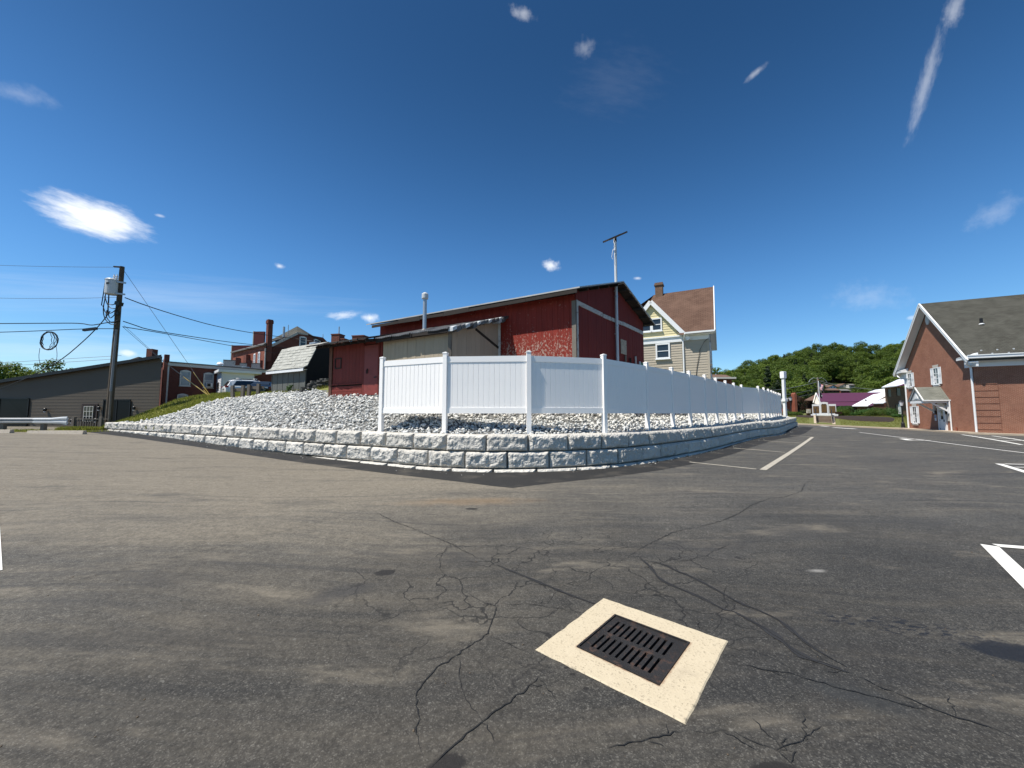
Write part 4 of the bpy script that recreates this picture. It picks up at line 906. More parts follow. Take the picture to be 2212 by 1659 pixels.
# ------------------------------------------------------------------ garden shed with gambrel roof
S0 = Vector((-15.0, 24.0)); sx = Vector((.862, -.507)); GS = thing('garden_shed', 'small dark grey garden shed with a pale shingled gambrel roof above the gravel', 'shed', (S0.x, S0.y, 0), math.atan2(sx.y, sx.x))
SW, SD, sb, se = 3.56, 2.5, 2.55, 4.18
gp = [(0, se), (.62, se+1.40), (SD/2, se+1.66), (SD-.62, se+1.40), (SD, se)]
m = MB(); m.ext([(0, sb), (SD, sb)]+gp[::-1][0:5], 'x', .02, SW-.02); m.build('wall', M['shed_shaded'], GS)
for k in range(6):
    x0 = .05+(SW-.1)*k/6; piece('wall_panel', M['shed_grey'], GS, (round((SW-.1)/6-.045, 3), .03, se-sb-.06), (x0+(SW-.1)/12, -.012, sb))
for x0 in (.03, SW-.03): piece('corner_board', M['shed_grey'], GS, (.06, .06, se-sb-.05), (x0, -.02, sb))
MB().box(-.22, -.30, se-.20, SW+.16, -.27, se-.02).build('fascia_board', M['white_trim'], GS)
MB().box(-.2, -.26, se-.10, SW+.12, -.02, se-.085).build('soffit', M['white_trim'], GS)
rp = [(-.30, se-.02), (.0, se+.16), (.60, se+1.46), (SD/2, se+1.74), (SD-.6, se+1.46), (SD+.1, se+.1)]
for a, b in zip(rp, rp[1:]):
    m = MB(); m.add([(-.2, a[0], a[1]), (SW+.12, a[0], a[1]), (SW+.12, b[0], b[1]), (-.2, b[0], b[1])], [(0,1,2,3)]); m.add([(-.2, a[0], a[1]-.04), (SW+.12, a[0], a[1]-.04), (SW+.12, b[0], b[1]-.04), (-.2, b[0], b[1]-.04), (-.2, a[0], a[1]), (SW+.12, a[0], a[1]), (SW+.12, b[0], b[1]), (-.2, b[0], b[1])], [(3,2,1,0), (0,1,5,4), (1,2,6,5), (0,4,7,3)])
    m.build('roof', M['shed_shingle'], GS, recalc=False)
# courses of single shingles on the slope that faces the lot
run = [(rp[0], rp[1], 2), (rp[1], rp[2], 7)]; row = 0
for a, b, n_ in run:
    L = math.hypot(b[0]-a[0], b[1]-a[1]); ty, tz = (b[0]-a[0])/L, (b[1]-a[1])/L; ny, nz_ = -tz, ty
    for r_ in range(n_):
        d = L*r_/n_; ex = L/n_*1.15; x0 = -.2-(.14 if row % 2 else 0)
        while x0 < SW+.1:
            x1 = min(x0+random.uniform(.26, .30), SW+.12); xa = max(x0, -.2)
            lift = random.choice((.010, .014, .026))
            if x1-xa > .03:
                def Pp(x, dd, l): return (x, a[0]+ty*dd+ny*l, a[1]+tz*dd+nz_*l)
                m = MB().hexa([Pp(xa+.004, d-.01, .002), Pp(x1-.004, d-.01, .002), Pp(x1-.004, d+ex, .002), Pp(xa+.004, d+ex, .002), Pp(xa+.004, d-.01, lift+.012), Pp(x1-.004, d-.01, lift+.012), Pp(x1-.004, d+ex, .008), Pp(xa+.004, d+ex, .008)])
                m.build('shingle', M['shed_shingle'], GS)
            x0 = x1 if x1 > x0 else x0+.3
        row += 1
MB().box(1.9, SD/2-.12, se+1.72, 2.5, SD/2+.12, se+1.82).build('ridge_vent', M['steel'], GS)
# heap of flagstones between the sheds
HP = thing('flagstone_stack', 'heap of flat grey flagstones stacked beside the garden shed', 'stone stack', (-10.5, 20.6, 2.72))
for lay in range(11):
    z = lay*.063; ext = 1.05*(1-.045*lay)
    for k in range(5):
        x = -ext+.2+(2*ext-.4)*k/4+random.uniform(-.08, .08)+.05*lay; l = random.uniform(.35, .6); d_ = random.uniform(.35, .6); y = random.uniform(-.12, .10)
        n_ = 7; P = [(l/2*math.cos(a)*random.uniform(.8, 1.1), d_/2*math.sin(a)*random.uniform(.8, 1.1)) for a in [i*2*math.pi/n_ for i in range(n_)]]
        if lay > 8 and k == 0: continue
        MB().ext(P, 'z', 0, random.uniform(.04, .062)).build('flagstone', M['slab'], HP, (x*.9, y, z), (random.uniform(-.05, .05), random.uniform(-.05, .05), random.uniform(0, 3)))

# ------------------------------------------------------------------ timber posts at the head of the bank
TP = thing('timber_barrier', 'short row of weathered timber posts with a plank rail in front of the parked cars', 'barrier', (-17.45, 25.2, 2.68))
prev = None
for k, (pxx, h, lean) in enumerate(((503.5, .74, -.07), (524.5, .76, .0), (537.5, .80, .0), (557, .86, .02))):
    p = at(pxx, 853, 25.2); x = p.x+17.45
    MB().beam((x, 0, -.3), (x+lean, 0, h-.05), .17, .17).build('post', M['grey_wood'], TP)
for a, b, z in ((-.80, -.20, .42), (.25, .80, .55)): MB().beam((a, .10, z), (b+.1, .10, z+.02), .05, .20).build('plank', M['grey_wood'], TP)
MB().beam((.88, .10, .58), (1.10, .1, .56), .05, .16).build('plank', M['grey_wood'], TP)

# ------------------------------------------------------------------ parked cars
def car(label, loc, rz, paint_m, kind):
    t = thing('parked_car', label, 'car', loc, rz, 'cars parked behind the bank')
    suv = kind == 'suv'
    # lower body: stations along x (x, z bottom, z shoulder, half width)
    ST = [(-2.32,.55,.86,.72),(-2.28,.36,1.02,.84),(-1.9,.30,1.06,.92),(-.6,.28,1.04,.94),(.8,.28,1.02,.93),(1.5,.29,.98,.92),(2.05,.34,.90,.86),(2.30,.45,.74,.70)]
    P = []
    for x, zb, zs, hw in ST:
        half = [(0, zb), (hw*.82, zb), (hw*.98, zb+.14), (hw, (zb+zs)/2+.05), (hw*.95, zs-.04), (hw*.86, zs), (0, zs+.02)]
        P.append([(x, -y, z) for y, z in half]+[(x, y, z) for y, z in half[::-1]][1:])
    m = MB().grid(P); n = len(P[0]); m.f.append(tuple(range(n))); m.f.append(tuple((len(P)-1)*n+k for k in range(n)))
    b = m.build('body', paint_m, t, smooth=False)
    CB = [(-2.2,1.04,.78),(-1.86,1.60,.64),(-1.5,1.66,.66),(-.3,1.69,.67),(.35,1.62,.66),(1.25,1.0,.76)] if suv else [(-1.75,1.02,.76),(-1.0,1.36,.6),(-.3,1.44,.62),(.3,1.38,.62),(1.2,.98,.76)]
    Q = []
    for x, z, hw in CB:
        zb = 1.0; hb = .84
        Q.append([(x, -hb, zb-.03), (x, -hw-.03, max(z-.07, zb)), (x, -hw+.08, z), (x, 0, z+.015), (x, hw-.08, z), (x, hw+.03, max(z-.07, zb)), (x, hb, zb-.03)])
    MB().grid(Q).build('cabin', paint_m, t, smooth=False)
    for s in (-1, 1):                                      # side glass, proud of the cabin skin
        if suv: G = [(-1.75,1.10,.835),(-1.5,1.52,.735),(-.35,1.56,.735),(.3,1.49,.735),(.98,1.08,.835)]
        else: G = [(-1.3,1.06,.83),(-.9,1.28,.70),(-.3,1.34,.69),(.25,1.29,.69),(.9,1.04,.83)]
        MB().add([(x, s*(y+.012), z) for x, z, y in G], [tuple(range(5))]).build('side_window', M['glass'], t, recalc=False)
    if suv: MB().add([(-2.2,-.68,1.10),(-2.2,.68,1.10),(-1.93,.56,1.52),(-1.93,-.56,1.52)], [(0,1,2,3)]).build('rear_window', M['glass'], t, (-.035,0,0))
    else: MB().add([(1.17,-.68,1.02),(1.17,.68,1.02),(.40,.55,1.35),(.40,-.55,1.35)], [(0,1,2,3)]).build('windscreen', M['glass'], t, (.05,0,.03))
    for x in (-1.40, 1.42):
        for s in (-1, 1):
            w = MB().add(*(lambda mb: (mb.v, mb.f))(MB().tube([(0,-.11,0),(0,.11,0)], .35, 16))).build('wheel', M['tyre'], t, (x, s*.83, .35))
            MB().tube([(0,-.02,0),(0,.02,0)], .22, 12).build('rim', M['steel'], w, (0, s*.10, 0))
    for s in (-1, 1):
        MB().box(-2.335, s*.78-.12, .92, -2.12, s*.78+.10, 1.06).build('tail_lamp', M['tail_red'], t)
        MB().box(2.02, s*.66-.14, .70, 2.26, s*.66+.14, .82).build('headlight', M['lamp_clear'], t)
    MB().box(-2.37,-.26,.78,-2.33,.26,.91).build('number_plate', M['white_trim'], t)
    MB().box(2.27,-.5,.5,2.33,.5,.72).build('grille', M['black'], t)
    MB().box(-2.36,-.8,.30,-2.2,.8,.46).build('rear_bumper', M['black'], t)
    if suv:
        for x in (-1.3, .0): MB().beam((x-.0,-.62,1.80), (x+.05,.62,1.80), .22, .04).build('roof_bar', M['white_trim'], t)
        for s in (-1, 1): MB().beam((-1.7, s*.6, 1.71), (.1, s*.6, 1.73), .04, .05).build('roof_rail', M['black'], t)
    return t
car('white estate car with roof bars parked tail on behind the timber posts', (-24.35, 36.2, 2.95), math.atan2(.72, .69), M['car_white'], 'suv')
car('black car parked nose on between the white car and the garden shed', (-21.75, 33.6, 2.92), R(-70), M['car_black'], 'sedan')

# ------------------------------------------------------------------ low brick building and the white garage
LBd = Vector((.6, .8)); LB0 = Vector((-36.2, 40.0))
LW = thing('low_brick_building', 'single storey dark brick building with a cream eave and arched windows behind the grass bank', 'building', (LB0.x, LB0.y, 0), math.atan2(.8, .6))
MB().box(0, 0, .5, 11.0, 9, 6.70).build('wall', M['dark_and_shade_brick'], LW)
MB().box(-.15, -.28, 6.55, 11.1, .1, 6.86).build('eave_board', M['cream'], LW)
MB().box(-.2, -.36, 6.86, 11.15, 9.1, 6.98).build('roof', M['roof_grey'], LW)
MB().box(.0, -.06, .5, .26, .0, 6.55).build('corner_board', M['cream'], LW)
for s_, z0, z1, g in ((1.62, 4.5, 6.1, 'glass_pale'), (3.66, 4.4, 6.0, 'glass_pale'), (1.5, 1.9, 3.55, 'glass_pale')):
    f = window(LW, (s_, 0), 0, .92, z0, z1, 'cream', g, 1, 2, .10, .07, .14)
MB().box(3.42, -.42, 4.5, 3.95, 0, 4.92).build('air_conditioner', M['white_trim'], LW)
MB().box(3.47, -.44, 4.54, 3.78, -.421, 4.88).build('air_conditioner_grille', M['black'], LW)
MB().lathe([(.22,6.98),(.22,7.2),(.36,7.26),(.36,7.34),(.2,7.5),(.03,7.55)], 12, (5.0, 1.2, 0)).build('roof_vent', M['white_and_glare_metal'], LW)
MB().lathe([(.35,6.98),(.35,7.12),(.42,7.14),(.42,7.22),(.1,7.26)], 10, (7.6, 1.2, 0)).build('roof_vent', M['steel'], LW)
PW = thing('brick_party_wall', 'narrow sunlit brick wall end with a dark capped pier beside the grey building', 'wall', (*at(350, 840, 37.5).xy, 0))
MB().box(-.38, 0, .5, .10, .3, 6.9).build('wall', M['red_brick'], PW, rz=R(-40))
MB().box(.0, -.02, 6.6, .42, .35, 7.3).build('pier', M['dark_and_shade_brick'], PW, rz=R(-40))
GA0 = Vector((-31.4, 41.4)); GA = thing('garage', 'small white clapboard garage with a flat roof behind the white car', 'garage', (GA0.x, GA0.y, .45), math.atan2(.7, .71))
MB().box(0, 0, 2.5, 3.0, 3.2, 5.62).build('wall', M['white_clap'], GA)
for k in range(14): MB().add([(-.03,.0,3.1+k*.18),(-.03,3.2,3.1+k*.18),(-.005,3.2,3.28+k*.18),(-.005,0,3.28+k*.18)], [(0,1,2,3)]).build('clapboard', M['white_clap'], GA, recalc=False)
for k in range(4): MB().box(.25, -.03, 3.05+k*.52, 2.8, -.001, 3.05+k*.52+.505).build('door_panel', M['white_clap'], GA)
MB().box(.12, -.05, 3.0, .24, 0, 5.3).build('door_jamb', M['white_trim'], GA); MB().box(2.81, -.05, 3.0, 2.93, 0, 5.3).build('door_jamb', M['white_trim'], GA)
MB().box(-.35, -.5, 5.55, 3.6, 3.4, 5.82).build('roof', M['white_trim'], GA); MB().box(-.30, -.45, 5.82, 3.55, 3.4, 5.86).build('roof_felt', M['roof_grey'], GA)
window(GA, (-.03, 1.6), R(-90), .7, 3.9, 4.5, 'dark_wood', 'glass', 1, 1)

# ------------------------------------------------------------------ two storey brick building behind
TB0 = Vector((-33.6, 52.0)); rf = Vector((.593, .805)); lf = Vector((-.805, .593))
TB = thing('brick_townhouse', 'tall old red brick building with a clipped gable and a high corner chimney', 'building', (TB0.x, TB0.y, 0), math.atan2(.805, .593))   # x along the shaded face, y along the sunlit one
poly = [(0, 2), (9.6, 2), (9.6, 11.7), (7.8, 13.15), (5.4, 13.2), (4.0, 13.15), (.75, 10.9), (0, 10.7)]
m = MB(); m.ext(poly, 'y', 0, .5); m.build('gable_wall', M['dark_and_shade_brick'], TB)  # shaded face gets darker brick: its shade is painted into the colour
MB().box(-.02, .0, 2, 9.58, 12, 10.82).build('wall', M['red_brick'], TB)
m = MB(); m.slab([(-.35, -.1, 11.0), (-.35, 12, 11.0), (4, 12, 13.0), (4, .55, 13.2)], .18); m.build('roof', M['roof_grey'], TB)
m = MB(); m.add([(4.0,.2,13.2),(5.4,.2,13.25),(9.7,.2,11.75),(9.7,9,11.75),(4.0,9,13.2),(6.2,5.0,15.3)], [(0,1,5),(1,2,5),(2,3,5),(3,4,5),(4,0,5)]); m.build('hip_roof', M['grey_shingle'], TB, recalc=False)
MB().beam((.6,-.06,10.82), (4.1,-.06,13.22), .12, .34, (0,0,1)).build('rake_board', M['old_white'], TB)
MB().beam((4.0,-.06,13.2), (5.5,-.06,13.22), .12, .22).build('rake_board', M['old_white'], TB)
MB().beam((5.5,-.06,13.25), (9.7,-.06,11.85), .12, .16).build('rake_board', M['dark_wood'], TB)
MB().box(-.3, 0, 10.82, -.02, 11.9, 10.98).build('eave_board', M['grey_wood'], TB)
m = MB(); m.box(.1, -.16, 8.6, .68, .5, 13.9); m.box(.04, -.22, 13.9, .74, .56, 14.3); m.box(.08, -.18, 14.3, .70, .52, 14.45); m.build('chimney', M['dark_and_shade_brick'], TB)
MB().tube([(-.08,-.08,2.5),(-.08,-.08,10.4)], .09, 8).build('downpipe', M['old_white'], TB)
for s_, z0, z1 in ((4.83, 11.2, 12.75), (6.9, 11.3, 12.7)): window(TB, (s_, 0), 0, .98, z0, z1, 'white_trim', 'glass', 1, 2, .12, .08, .10)
for y_, w_, z0, z1 in ((2.0, .66, 8.1, 10.0), (3.55, .62, 8.15, 9.9), (7.2, .5, 8.7, 9.8), (10.3, .5, 9.0, 9.7), (2.3, .65, 6.1, 7.3)): window(TB, (0-.02, y_), R(-90), w_, z0, z1, 'white_trim', 'glass_pale', 1, 2, .10, .07, .14)
MB().box(-.55, 5.1, 8.8, -.0, 6.1, 9.95).build('wall_cabinet', M['dark_and_shade_brick'], TB)
for xa_, xb_, yt_, Y_ in ((500, 544, 746, 63), (547, 571, 716, 61.5)):
    w0, w1 = at(xa_, yt_, Y_), at(xb_, yt_+3, Y_); th_ = -TB.rotation_euler.z; d_ = Vector((w0.x-TB0.x, w0.y-TB0.y)); l_ = (d_.x*math.cos(th_)-d_.y*math.sin(th_), d_.x*math.sin(th_)+d_.y*math.cos(th_))
    m = MB(); m.box(.12, 0, 8.5, w1.x-w0.x, .3, w0.z); m.build('parapet', M['maroon'], TB, (*l_, 0), th_)
    MB().box(0, -.03, 8.5, .118, .33, w0.z+.05).build('parapet_end', M['concrete'], TB, (*l_, 0), th_)
for x, y, z0, z1, r_ in ((2.6, 1.0, 12.2, 14.0, .16), (3.6, 2.0, 13.0, 14.6, .05), (8.4, 1.2, 12.3, 13.9, .05)): MB().tube([(x,y,z0),(x,y,z1)], r_, 8).build('roof_pipe', M['steel'], TB)
WPp = thing('stepped_parapet_building', 'white stuccoed building with a stepped parapet between the brick buildings', 'building', (*at(481, 800, 50.5).xy, 0), math.atan2(.45, .89))
for k, (x0, x1, z) in enumerate(((0, 1.6, 8.55), (1.6, 2.9, 8.25), (2.9, 4.4, 8.3))):
    MB().box(x0, 0, 3, x1-.01, 3, z).build('parapet_wall', M['old_white'], WPp); MB().box(x0, -.05, z, x1, 3, z+.10).build('coping', M['roof_grey'], WPp)
for x, z in ((1.55, 9.0), (2.85, 8.75), (4.35, 8.8)): MB().box(x-.2, -.1, z-1.0, x+.25, 1, z).build('pier', M['dark_and_shade_brick'], WPp)
CBd = thing('chimney_building', 'brick building with three chimneys showing over the red shed roof', 'building', (*at(706, 800, 45).xy, 0), math.atan2(-.2, .98))
MB().box(0, 0, 2, 7.5, 6, 8.9).build('wall', M['dark_and_shade_brick'], CBd); MB().box(-.1, -.1, 8.9, 7.6, 6.1, 9.05).build('roof', M['roof_grey'], CBd)
for x0, x1, z in ((.35, 1.42, 10.95), (1.62, 2.12, 10.35), (3.1, 4.6, 10.65)):
    m = MB(); m.box(x0, .1, 9.0, x1, 1.1, z-.12); m.box(x0-.05, .05, z-.12, x1+.05, 1.15, z); m.build('chimney', M['dark_and_shade_brick'], CBd)
MB().tube([(1.0,.6,10.9),(1.0,.6,11.9)], .07, 8).build('flue', M['steel'], CBd)

# ------------------------------------------------------------------ long grey building on the left
GB = thing('grey_building', 'long dark grey vinyl sided building with a single slope roof beyond the guardrail', 'building', (-27.5, 30.0, 0))
XL = -26.0; zt = lambda x: 6.02+.158*x
m = MB(); back = Vector((-8.5, 9.0))
m.add([(XL, 0, -.2), (0, 0, -.2), (0, 0, zt(0)), (XL, 0, zt(XL)), (XL+back.x, back.y, -.2), (back.x, back.y, -.2), (back.x, back.y, zt(0)), (XL+back.x, back.y, zt(XL))], [(0,1,2,3), (1,5,6,2), (5,4,7,6), (4,0,3,7), (3,2,6,7)]); m.build('wall', M['siding_grey'], GB)
m = MB(); z = -.1
while z < 6.0:                                             # lap siding: courses too fine to pick apart, joined
    xa = XL if z+.115 < zt(XL) else (z+.115-6.02)/.158
    if xa < -.1: m.add([(xa, -.03, z), (0, -.03, z), (0, -.008, z+.115), (xa, -.008, z+.115), (xa, -.006, z), (0, -.006, z)], [(0,1,2,3), (0,4,5,1)])
    z += .115
m.build('lap_siding', M['siding_grey'], GB, recalc=False, kind='stuff')
m = MB(); m.slab([(XL-.3, -.35, zt(XL-.3)+.05), (.25, -.35, zt(.25)+.05), (.25+back.x, back.y, zt(.25)+.05), (XL+back.x, back.y, zt(XL)+.05)], .24); m.build('roof', M['black'], GB)
MB().beam((-1.2, .4, 5.9), (-1.2, .4, 6.65), .50, .46, (1,0,0)).build('chimney', M['dark_and_shade_brick'], GB)
MB().beam((-3.2, .5, 5.6), (-2.2, .5, 5.95), .3, .2).build('roof_box', M['grey_wood'], GB)
def px_x(px, Y=30.0): return (px-1106)/F*Y*1.0+27.5
for p0, p1, za, zb in ((-60, 48, .75, 2.62), (1, 122, .70, 2.62), (414, 531, .4, 2.55)):
    pass
for xa, xb, za, zb in ((-18.5, -12.55, .1, 2.62), (-12.35, -8.2, .1, 2.62)):
    pass
def wide_window(xa, xb, za, zb):
    f = MB().box(xa, -.07, za, xb, -.052, zb).build('window', M['glass_dark'], GB)
    fr_ = MB()
    for a in (xa, (xa+xb)/2-.03, xb-.06): fr_.box(a, -.10, za, a+.06, -.072, zb)
    fr_.box(xa, -.10, zb-.06, xb, -.0735, zb); fr_.box(xa, -.10, za, xb, -.0735, za+.06); fr_.build('frame', M['black'], f)
wide_window(px_x(-60), px_x(66), .55, 2.72); wide_window(px_x(226), px_x(285), .45, 2.62)
DX = px_x(197.5); MB().box(DX-.62, -.09, .1, DX+.62, -.04, 2.32).build('door_frame', paint('brown door', (.05, .035, .03), .6), GB)
d = MB().box(DX-.45, -.12, .12, DX+.45, -.092, 2.2).build('door', M['dark_wood'], GB)
m = MB()
for k in range(4): m.box(DX-.36+k*.233-.016, -.15, .95, DX-.36+k*.233+.016, -.121, 2.12)
for k in range(4): m.box(DX-.36, -.149, .95+k*.38-.016, DX+.36, -.1215, .95+k*.38+.016)
m.build('glazing_bars', M['cream'], d); MB().box(DX-.35, -.128, .96, DX+.35, -.1212, 2.1).build('pane', M['glass'], d)
for pxx, z in ((104.5, 1.80), (219.5, 1.93), (295, 1.93), (215, 1.02), (164, .95)):
    x = px_x(pxx); l = MB().lathe([(.05,.16),(.10,.12),(.11,.0),(.07,-.10)], 8, (x, -.16, z)).build('wall_lamp', M['black'], GB)
    MB().lathe([(.05,-.06),(.07,-.10),(.06,-.16),(.03,-.18)], 8, (x, -.16, z)).build('bulb', M['lamp_clear'], l)

# guardrail, wheel stops, wooden railing
gpt = lambda x, y: (x, y, gz(x, y))
M['rail_steel'] = paint('dull galvanised rail', (.30, .31, .32), .5, .2, 2, 30, .1, metal=.5)
GR = thing('guardrail', 'galvanised corrugated guardrail with a flared end at the edge of the lot', 'guardrail', (0, 0, 0))
gy_ = 22.4; xe = (149-1106)/F*gy_; z0 = 1.56-.03
prof = [(.0,.0),(-.03,.03),(-.085,.055),(-.085,.105),(-.02,.145),(-.02,.185),(-.085,.225),(-.085,.275),(-.03,.30),(.0,.33)]
def rail_rows(xs_, flare=False): return [[(x, gy_+y*k, .96+(z-.165)*(1 if not flare else s)+.165) for y, z in prof] for x, k, s in xs_]
MB().grid(rail_rows([(-48, 1, 1), (xe-1.6, 1, 1)])).build('rail', M['rail_steel'], GR, recalc=False, smooth=False)
MB().grid([[(x, gy_-.012+y*k, .96+(z-.165)*s+.165+dz) for y, z in prof] for x, k, s, dz in ((xe-1.9, 1, 1, 0), (xe-.9, .9, 1.02, 0), (xe-.35, .5, 1.25, .02), (xe, .3, 1.5, .0), (xe+.02, -.8, 1.5, 0))]).build('end_terminal', M['grey_metal'], GR, recalc=False)
for x in (xe-1.45, xe-3.8, xe-6.2, xe-8.6, xe-11): MB().box(x-.1, gy_+.02, gz(x, gy_)-.2, x+.1, gy_+.2, 1.3).build('post', M['grey_wood'], GR)
for i, (xa, xb) in enumerate((((68.5-1106)/F*21.0, (188.6-1106)/F*21.0), ((-80-1106)/F*21.0, (32-1106)/F*21.0))):
    t = thing('wheel_stop', ('long concrete wheel stop at the lot edge nearest the retaining wall', 'concrete wheel stop at the far left edge of the lot')[i], 'wheel stop', (0, 0, 0), 0, 'wheel stops along the guardrail')
    za = gz((xa+xb)/2, 21.0); m = MB().ext([(20.9, za-.05), (21.14, za-.05), (21.1, za+.17), (20.94, za+.17)], 'x', xa, xb); m.build('bar', M['concrete'], t)
    for x in (xa+.4, xb-.4): MB().tube([(x, 21.02, za+.15), (x, 21.02, za+.178)], .03, 8).build('pin', M['iron'], t)
WR = thing('wooden_railing', 'low grey wooden railing with square posts beside the utility pole', 'railing', (0, 0, 0)); ry = 25.4; rx = lambda p: (p-1106)/F*ry
for p_ in (164, 223): MB().beam((rx(p_), ry, .2), (rx(p_), ry, 1.32), .17, .17).build('post', M['grey_wood'], WR)
MB().beam((rx(164), ry, 1.18), (rx(240), ry, 1.18), .10, .05).build('rail', M['grey_wood'], WR); MB().beam((rx(164), ry, .55), (rx(240), ry, .55), .06, .08).build('rail', M['grey_wood'], WR)
for k in range(12): x = rx(169+k*5.3); MB().beam((x, ry, .5), (x, ry, 1.16), .045, .045).build('baluster', M['grey_wood'], WR)

# ------------------------------------------------------------------ utility pole and its wires
PB = Vector((-26.95, 25.8)); PH = 11.35
M['riser'] = paint('dull grey riser', (.20, .21, .22), .6, .1)
UP = thing('utility_pole', 'leaning wooden utility pole carrying a grey transformer at the left end of the wall', 'utility pole', (PB.x, PB.y, .6))
ptop = at(264, 576, 25.8)-Vector((PB.x, PB.y, .6)); pk = lambda k: ptop*k
MB().tube([(0,0,-.4), tuple(pk(.5)), tuple(ptop)], [.19,.165,.13], 10).build('pole', paint('creosoted pole', (.085, .065, .045), .85, .35, 2.5, 20, .4), UP)
MB().tube([tuple(pk(.22)+Vector((.14,-.15,0))), tuple(pk(.60)+Vector((.13,-.14,0)))], .065, 8).build('riser_conduit', M['riser'], UP)
MB().tube([tuple(pk(.0)+Vector((.20,-.15,0))), tuple(pk(.22)+Vector((.16,-.15,0)))], .06, 8).build('riser_conduit', M['grey_wood'], UP)
def rel(px, py, Y=25.6): return at(px, py, Y)-Vector((PB.x, PB.y, .6))
tc = rel(241, 620, 25.5); TRn = MB().lathe([(.02,-.52),(.31,-.52),(.33,-.48),(.33,.44),(.345,.44),(.345,.48),(.28,.55),(.1,.59)], 18, tuple(tc)).build('transformer', M['grey_metal'], UP, smooth=False)
for dx_ in (.12, .3): MB().lathe([(.04,.54),(.07,.60),(.04,.66),(.07,.72),(.035,.80),(.02,.88)], 8, (tc.x+dx_, tc.y, tc.z)).build('bushing', M['lamp_clear'], TRn)
for z in (.35, -.45): MB().beam((tc.x+.35, tc.y, tc.z+z), (tc.x+.75, tc.y+.2, tc.z+z), .08, .10).build('bracket', M['steel'], TRn)
MB().box(tc.x-.02, tc.y-.345, tc.z+.10, tc.x+.16, tc.y-.33, tc.z+.22).build('plate', M['black'], TRn)
MB().beam(tuple(rel(228, 604)), tuple(rel(238, 604)), .12, .14).build('cutout', M['iron'], TRn)
MB().beam(tuple(rel(246, 576)), tuple(rel(262, 577)), .09, .09).build('insulator', M['iron'], UP)
MB().beam(tuple(rel(252, 655)), tuple(rel(262, 657)), .3, .25).build('splice_box', M['black'], UP); MB().beam(tuple(rel(250, 676)), tuple(rel(258, 677)), .2, .22).build('splice_box', M['black'], UP)
def hang(pts, Y=25.5): return [tuple(rel(x, y, Y)) for x, y in pts]
loops = [[(228,604),(224,630),(219,660)],[(229,606),(228,640),(222,668),(226,690),(240,702),(252,700)],[(232,606),(236,640),(233,668),(236,690),(248,680),(257,664)],[(222,660),(228,678),(244,676),(256,660)],[(226,640),(234,664),(250,668),(258,660)],
         [(232,655),(244,660),(256,650)],[(236,612),(234,650),(232,680)],[(248,690),(249,672),(256,660)],[(231,670),(228,684),(242,700),(254,692)]]
for l in loops:
    P = [Vector(p) for p in hang(l)]; S = smooth_line([p for p in P], 2); MB().tube(S, .028, 5).build('drop_loop', M['wire'], UP)
def cable(name, label, pts, r=.022, mat='wire', sag=0.0, group='cables strung from the utility pole'):
    P = [at(p[0], p[1], p[2]) for p in pts]
    if len(P) == 2: P = [P[0].lerp(P[1], k/14)+Vector((0, 0, -4*sag*(k/14)*(1-k/14))) for k in range(15)]
    else: P = smooth_line(P, 2)
    return tag(MB().tube(P, r, 5).build(name, M[mat]), label, 'cable', group)
cable('cable', 'topmost thin wire running left from the pole top', [(262,577,25.7),(-160,566,26)], .012, 'wire_light', .1)
cable('cable', 'second thin wire running left at the height of the transformer base', [(258,642,25.7),(-160,638,26)], .012, 'wire_light', .15)
cable('cable', 'upper thick black cable running left below the transformer', [(258,694,25.6),(236,696,25.6),(214,700,25.6),(196,703,25.6),(176,698,25.6),(120,698,25.7),(-160,700,26)], .03)
cable('cable', 'lower thick black cable running left with the splice case on it', [(258,710,25.6),(180,710,25.6),(60,716,25.7),(-160,722,26)], .026)
cable('cable', 'slack twisted cable sloping down left from the transformer to the grey building', [(238,672,25.4),(218,700,25.4),(180,738,25.6),(130,780,26.5),(70,812,28),(0,840,29.8)], .03)
cable('cable', 'thick twisted cable sagging right from the pole over the brick townhouse', [(270,643,25.8),(320,662,27.5),(400,687,32),(470,706,37),(560,722,44),(650,733,50),(715,744,46)], .034)
cable('cable', 'upper of two cables running right below the transformer', [(266,694,25.8),(290,702,26.4),(318,712,27.5),(400,725,33),(500,740,42),(620,752,52)], .032)
cable('cable', 'lower of two cables running right below the transformer', [(266,706,25.8),(330,716,28),(420,732,34),(510,749,42),(600,763,52)], .028)
cable('cable', 'straight guy wire from the pole top down to the grass bank', [(268,585,25.8),(404,782,27.1),(420,806,27.2),(453,853,27.4)], .013, 'wire_light')
cable('cable', 'thin guy wire from the middle of the pole down towards the low brick building', [(264,705,25.8),(330,763,26.6),(395,812,27.4),(450,853,27.6)], .012, 'wire_light')
cable('cable', 'second thin guy wire beside the first from the middle of the pole', [(268,703,25.8),(335,765,26.6),(396,815,27.4),(447,853,27.6)], .010, 'wire_light')
cable('cable', 'upper distant wire crossing the sky above the grey roof', [(-20,785,60),(262,768,60)], .03, 'wire_light')
cable('cable', 'lower distant wire crossing the sky just above the grey roof', [(-20,793,60),(240,776,60)], .03, 'wire_light')
YG = [((418,804),(453,853),27.3), ((396,814),(447,852),27.5), ((440,842),(449,853),27.2)]
for i, (a, b, Y) in enumerate(YG): tag(MB().tube([at(*a, Y), at(*b, Y)], .024, 8).build('guy_guard', M['yellow']), ('long yellow guy wire guard leaning steeply on the grass bank', 'long yellow guy wire guard lying at the lower slant on the bank', 'short stub of yellow guard at the foot of the guy wires')[i], 'guy guard', 'yellow guy wire guards')
SCs = at(194, 711, 25.5); tag(MB().beam(at(180, 713, 25.5), at(209, 709.5, 25.5), .14, .16).build('splice_case', M['black']), 'black splice case hanging on the lower cable left of the pole', 'splice case')
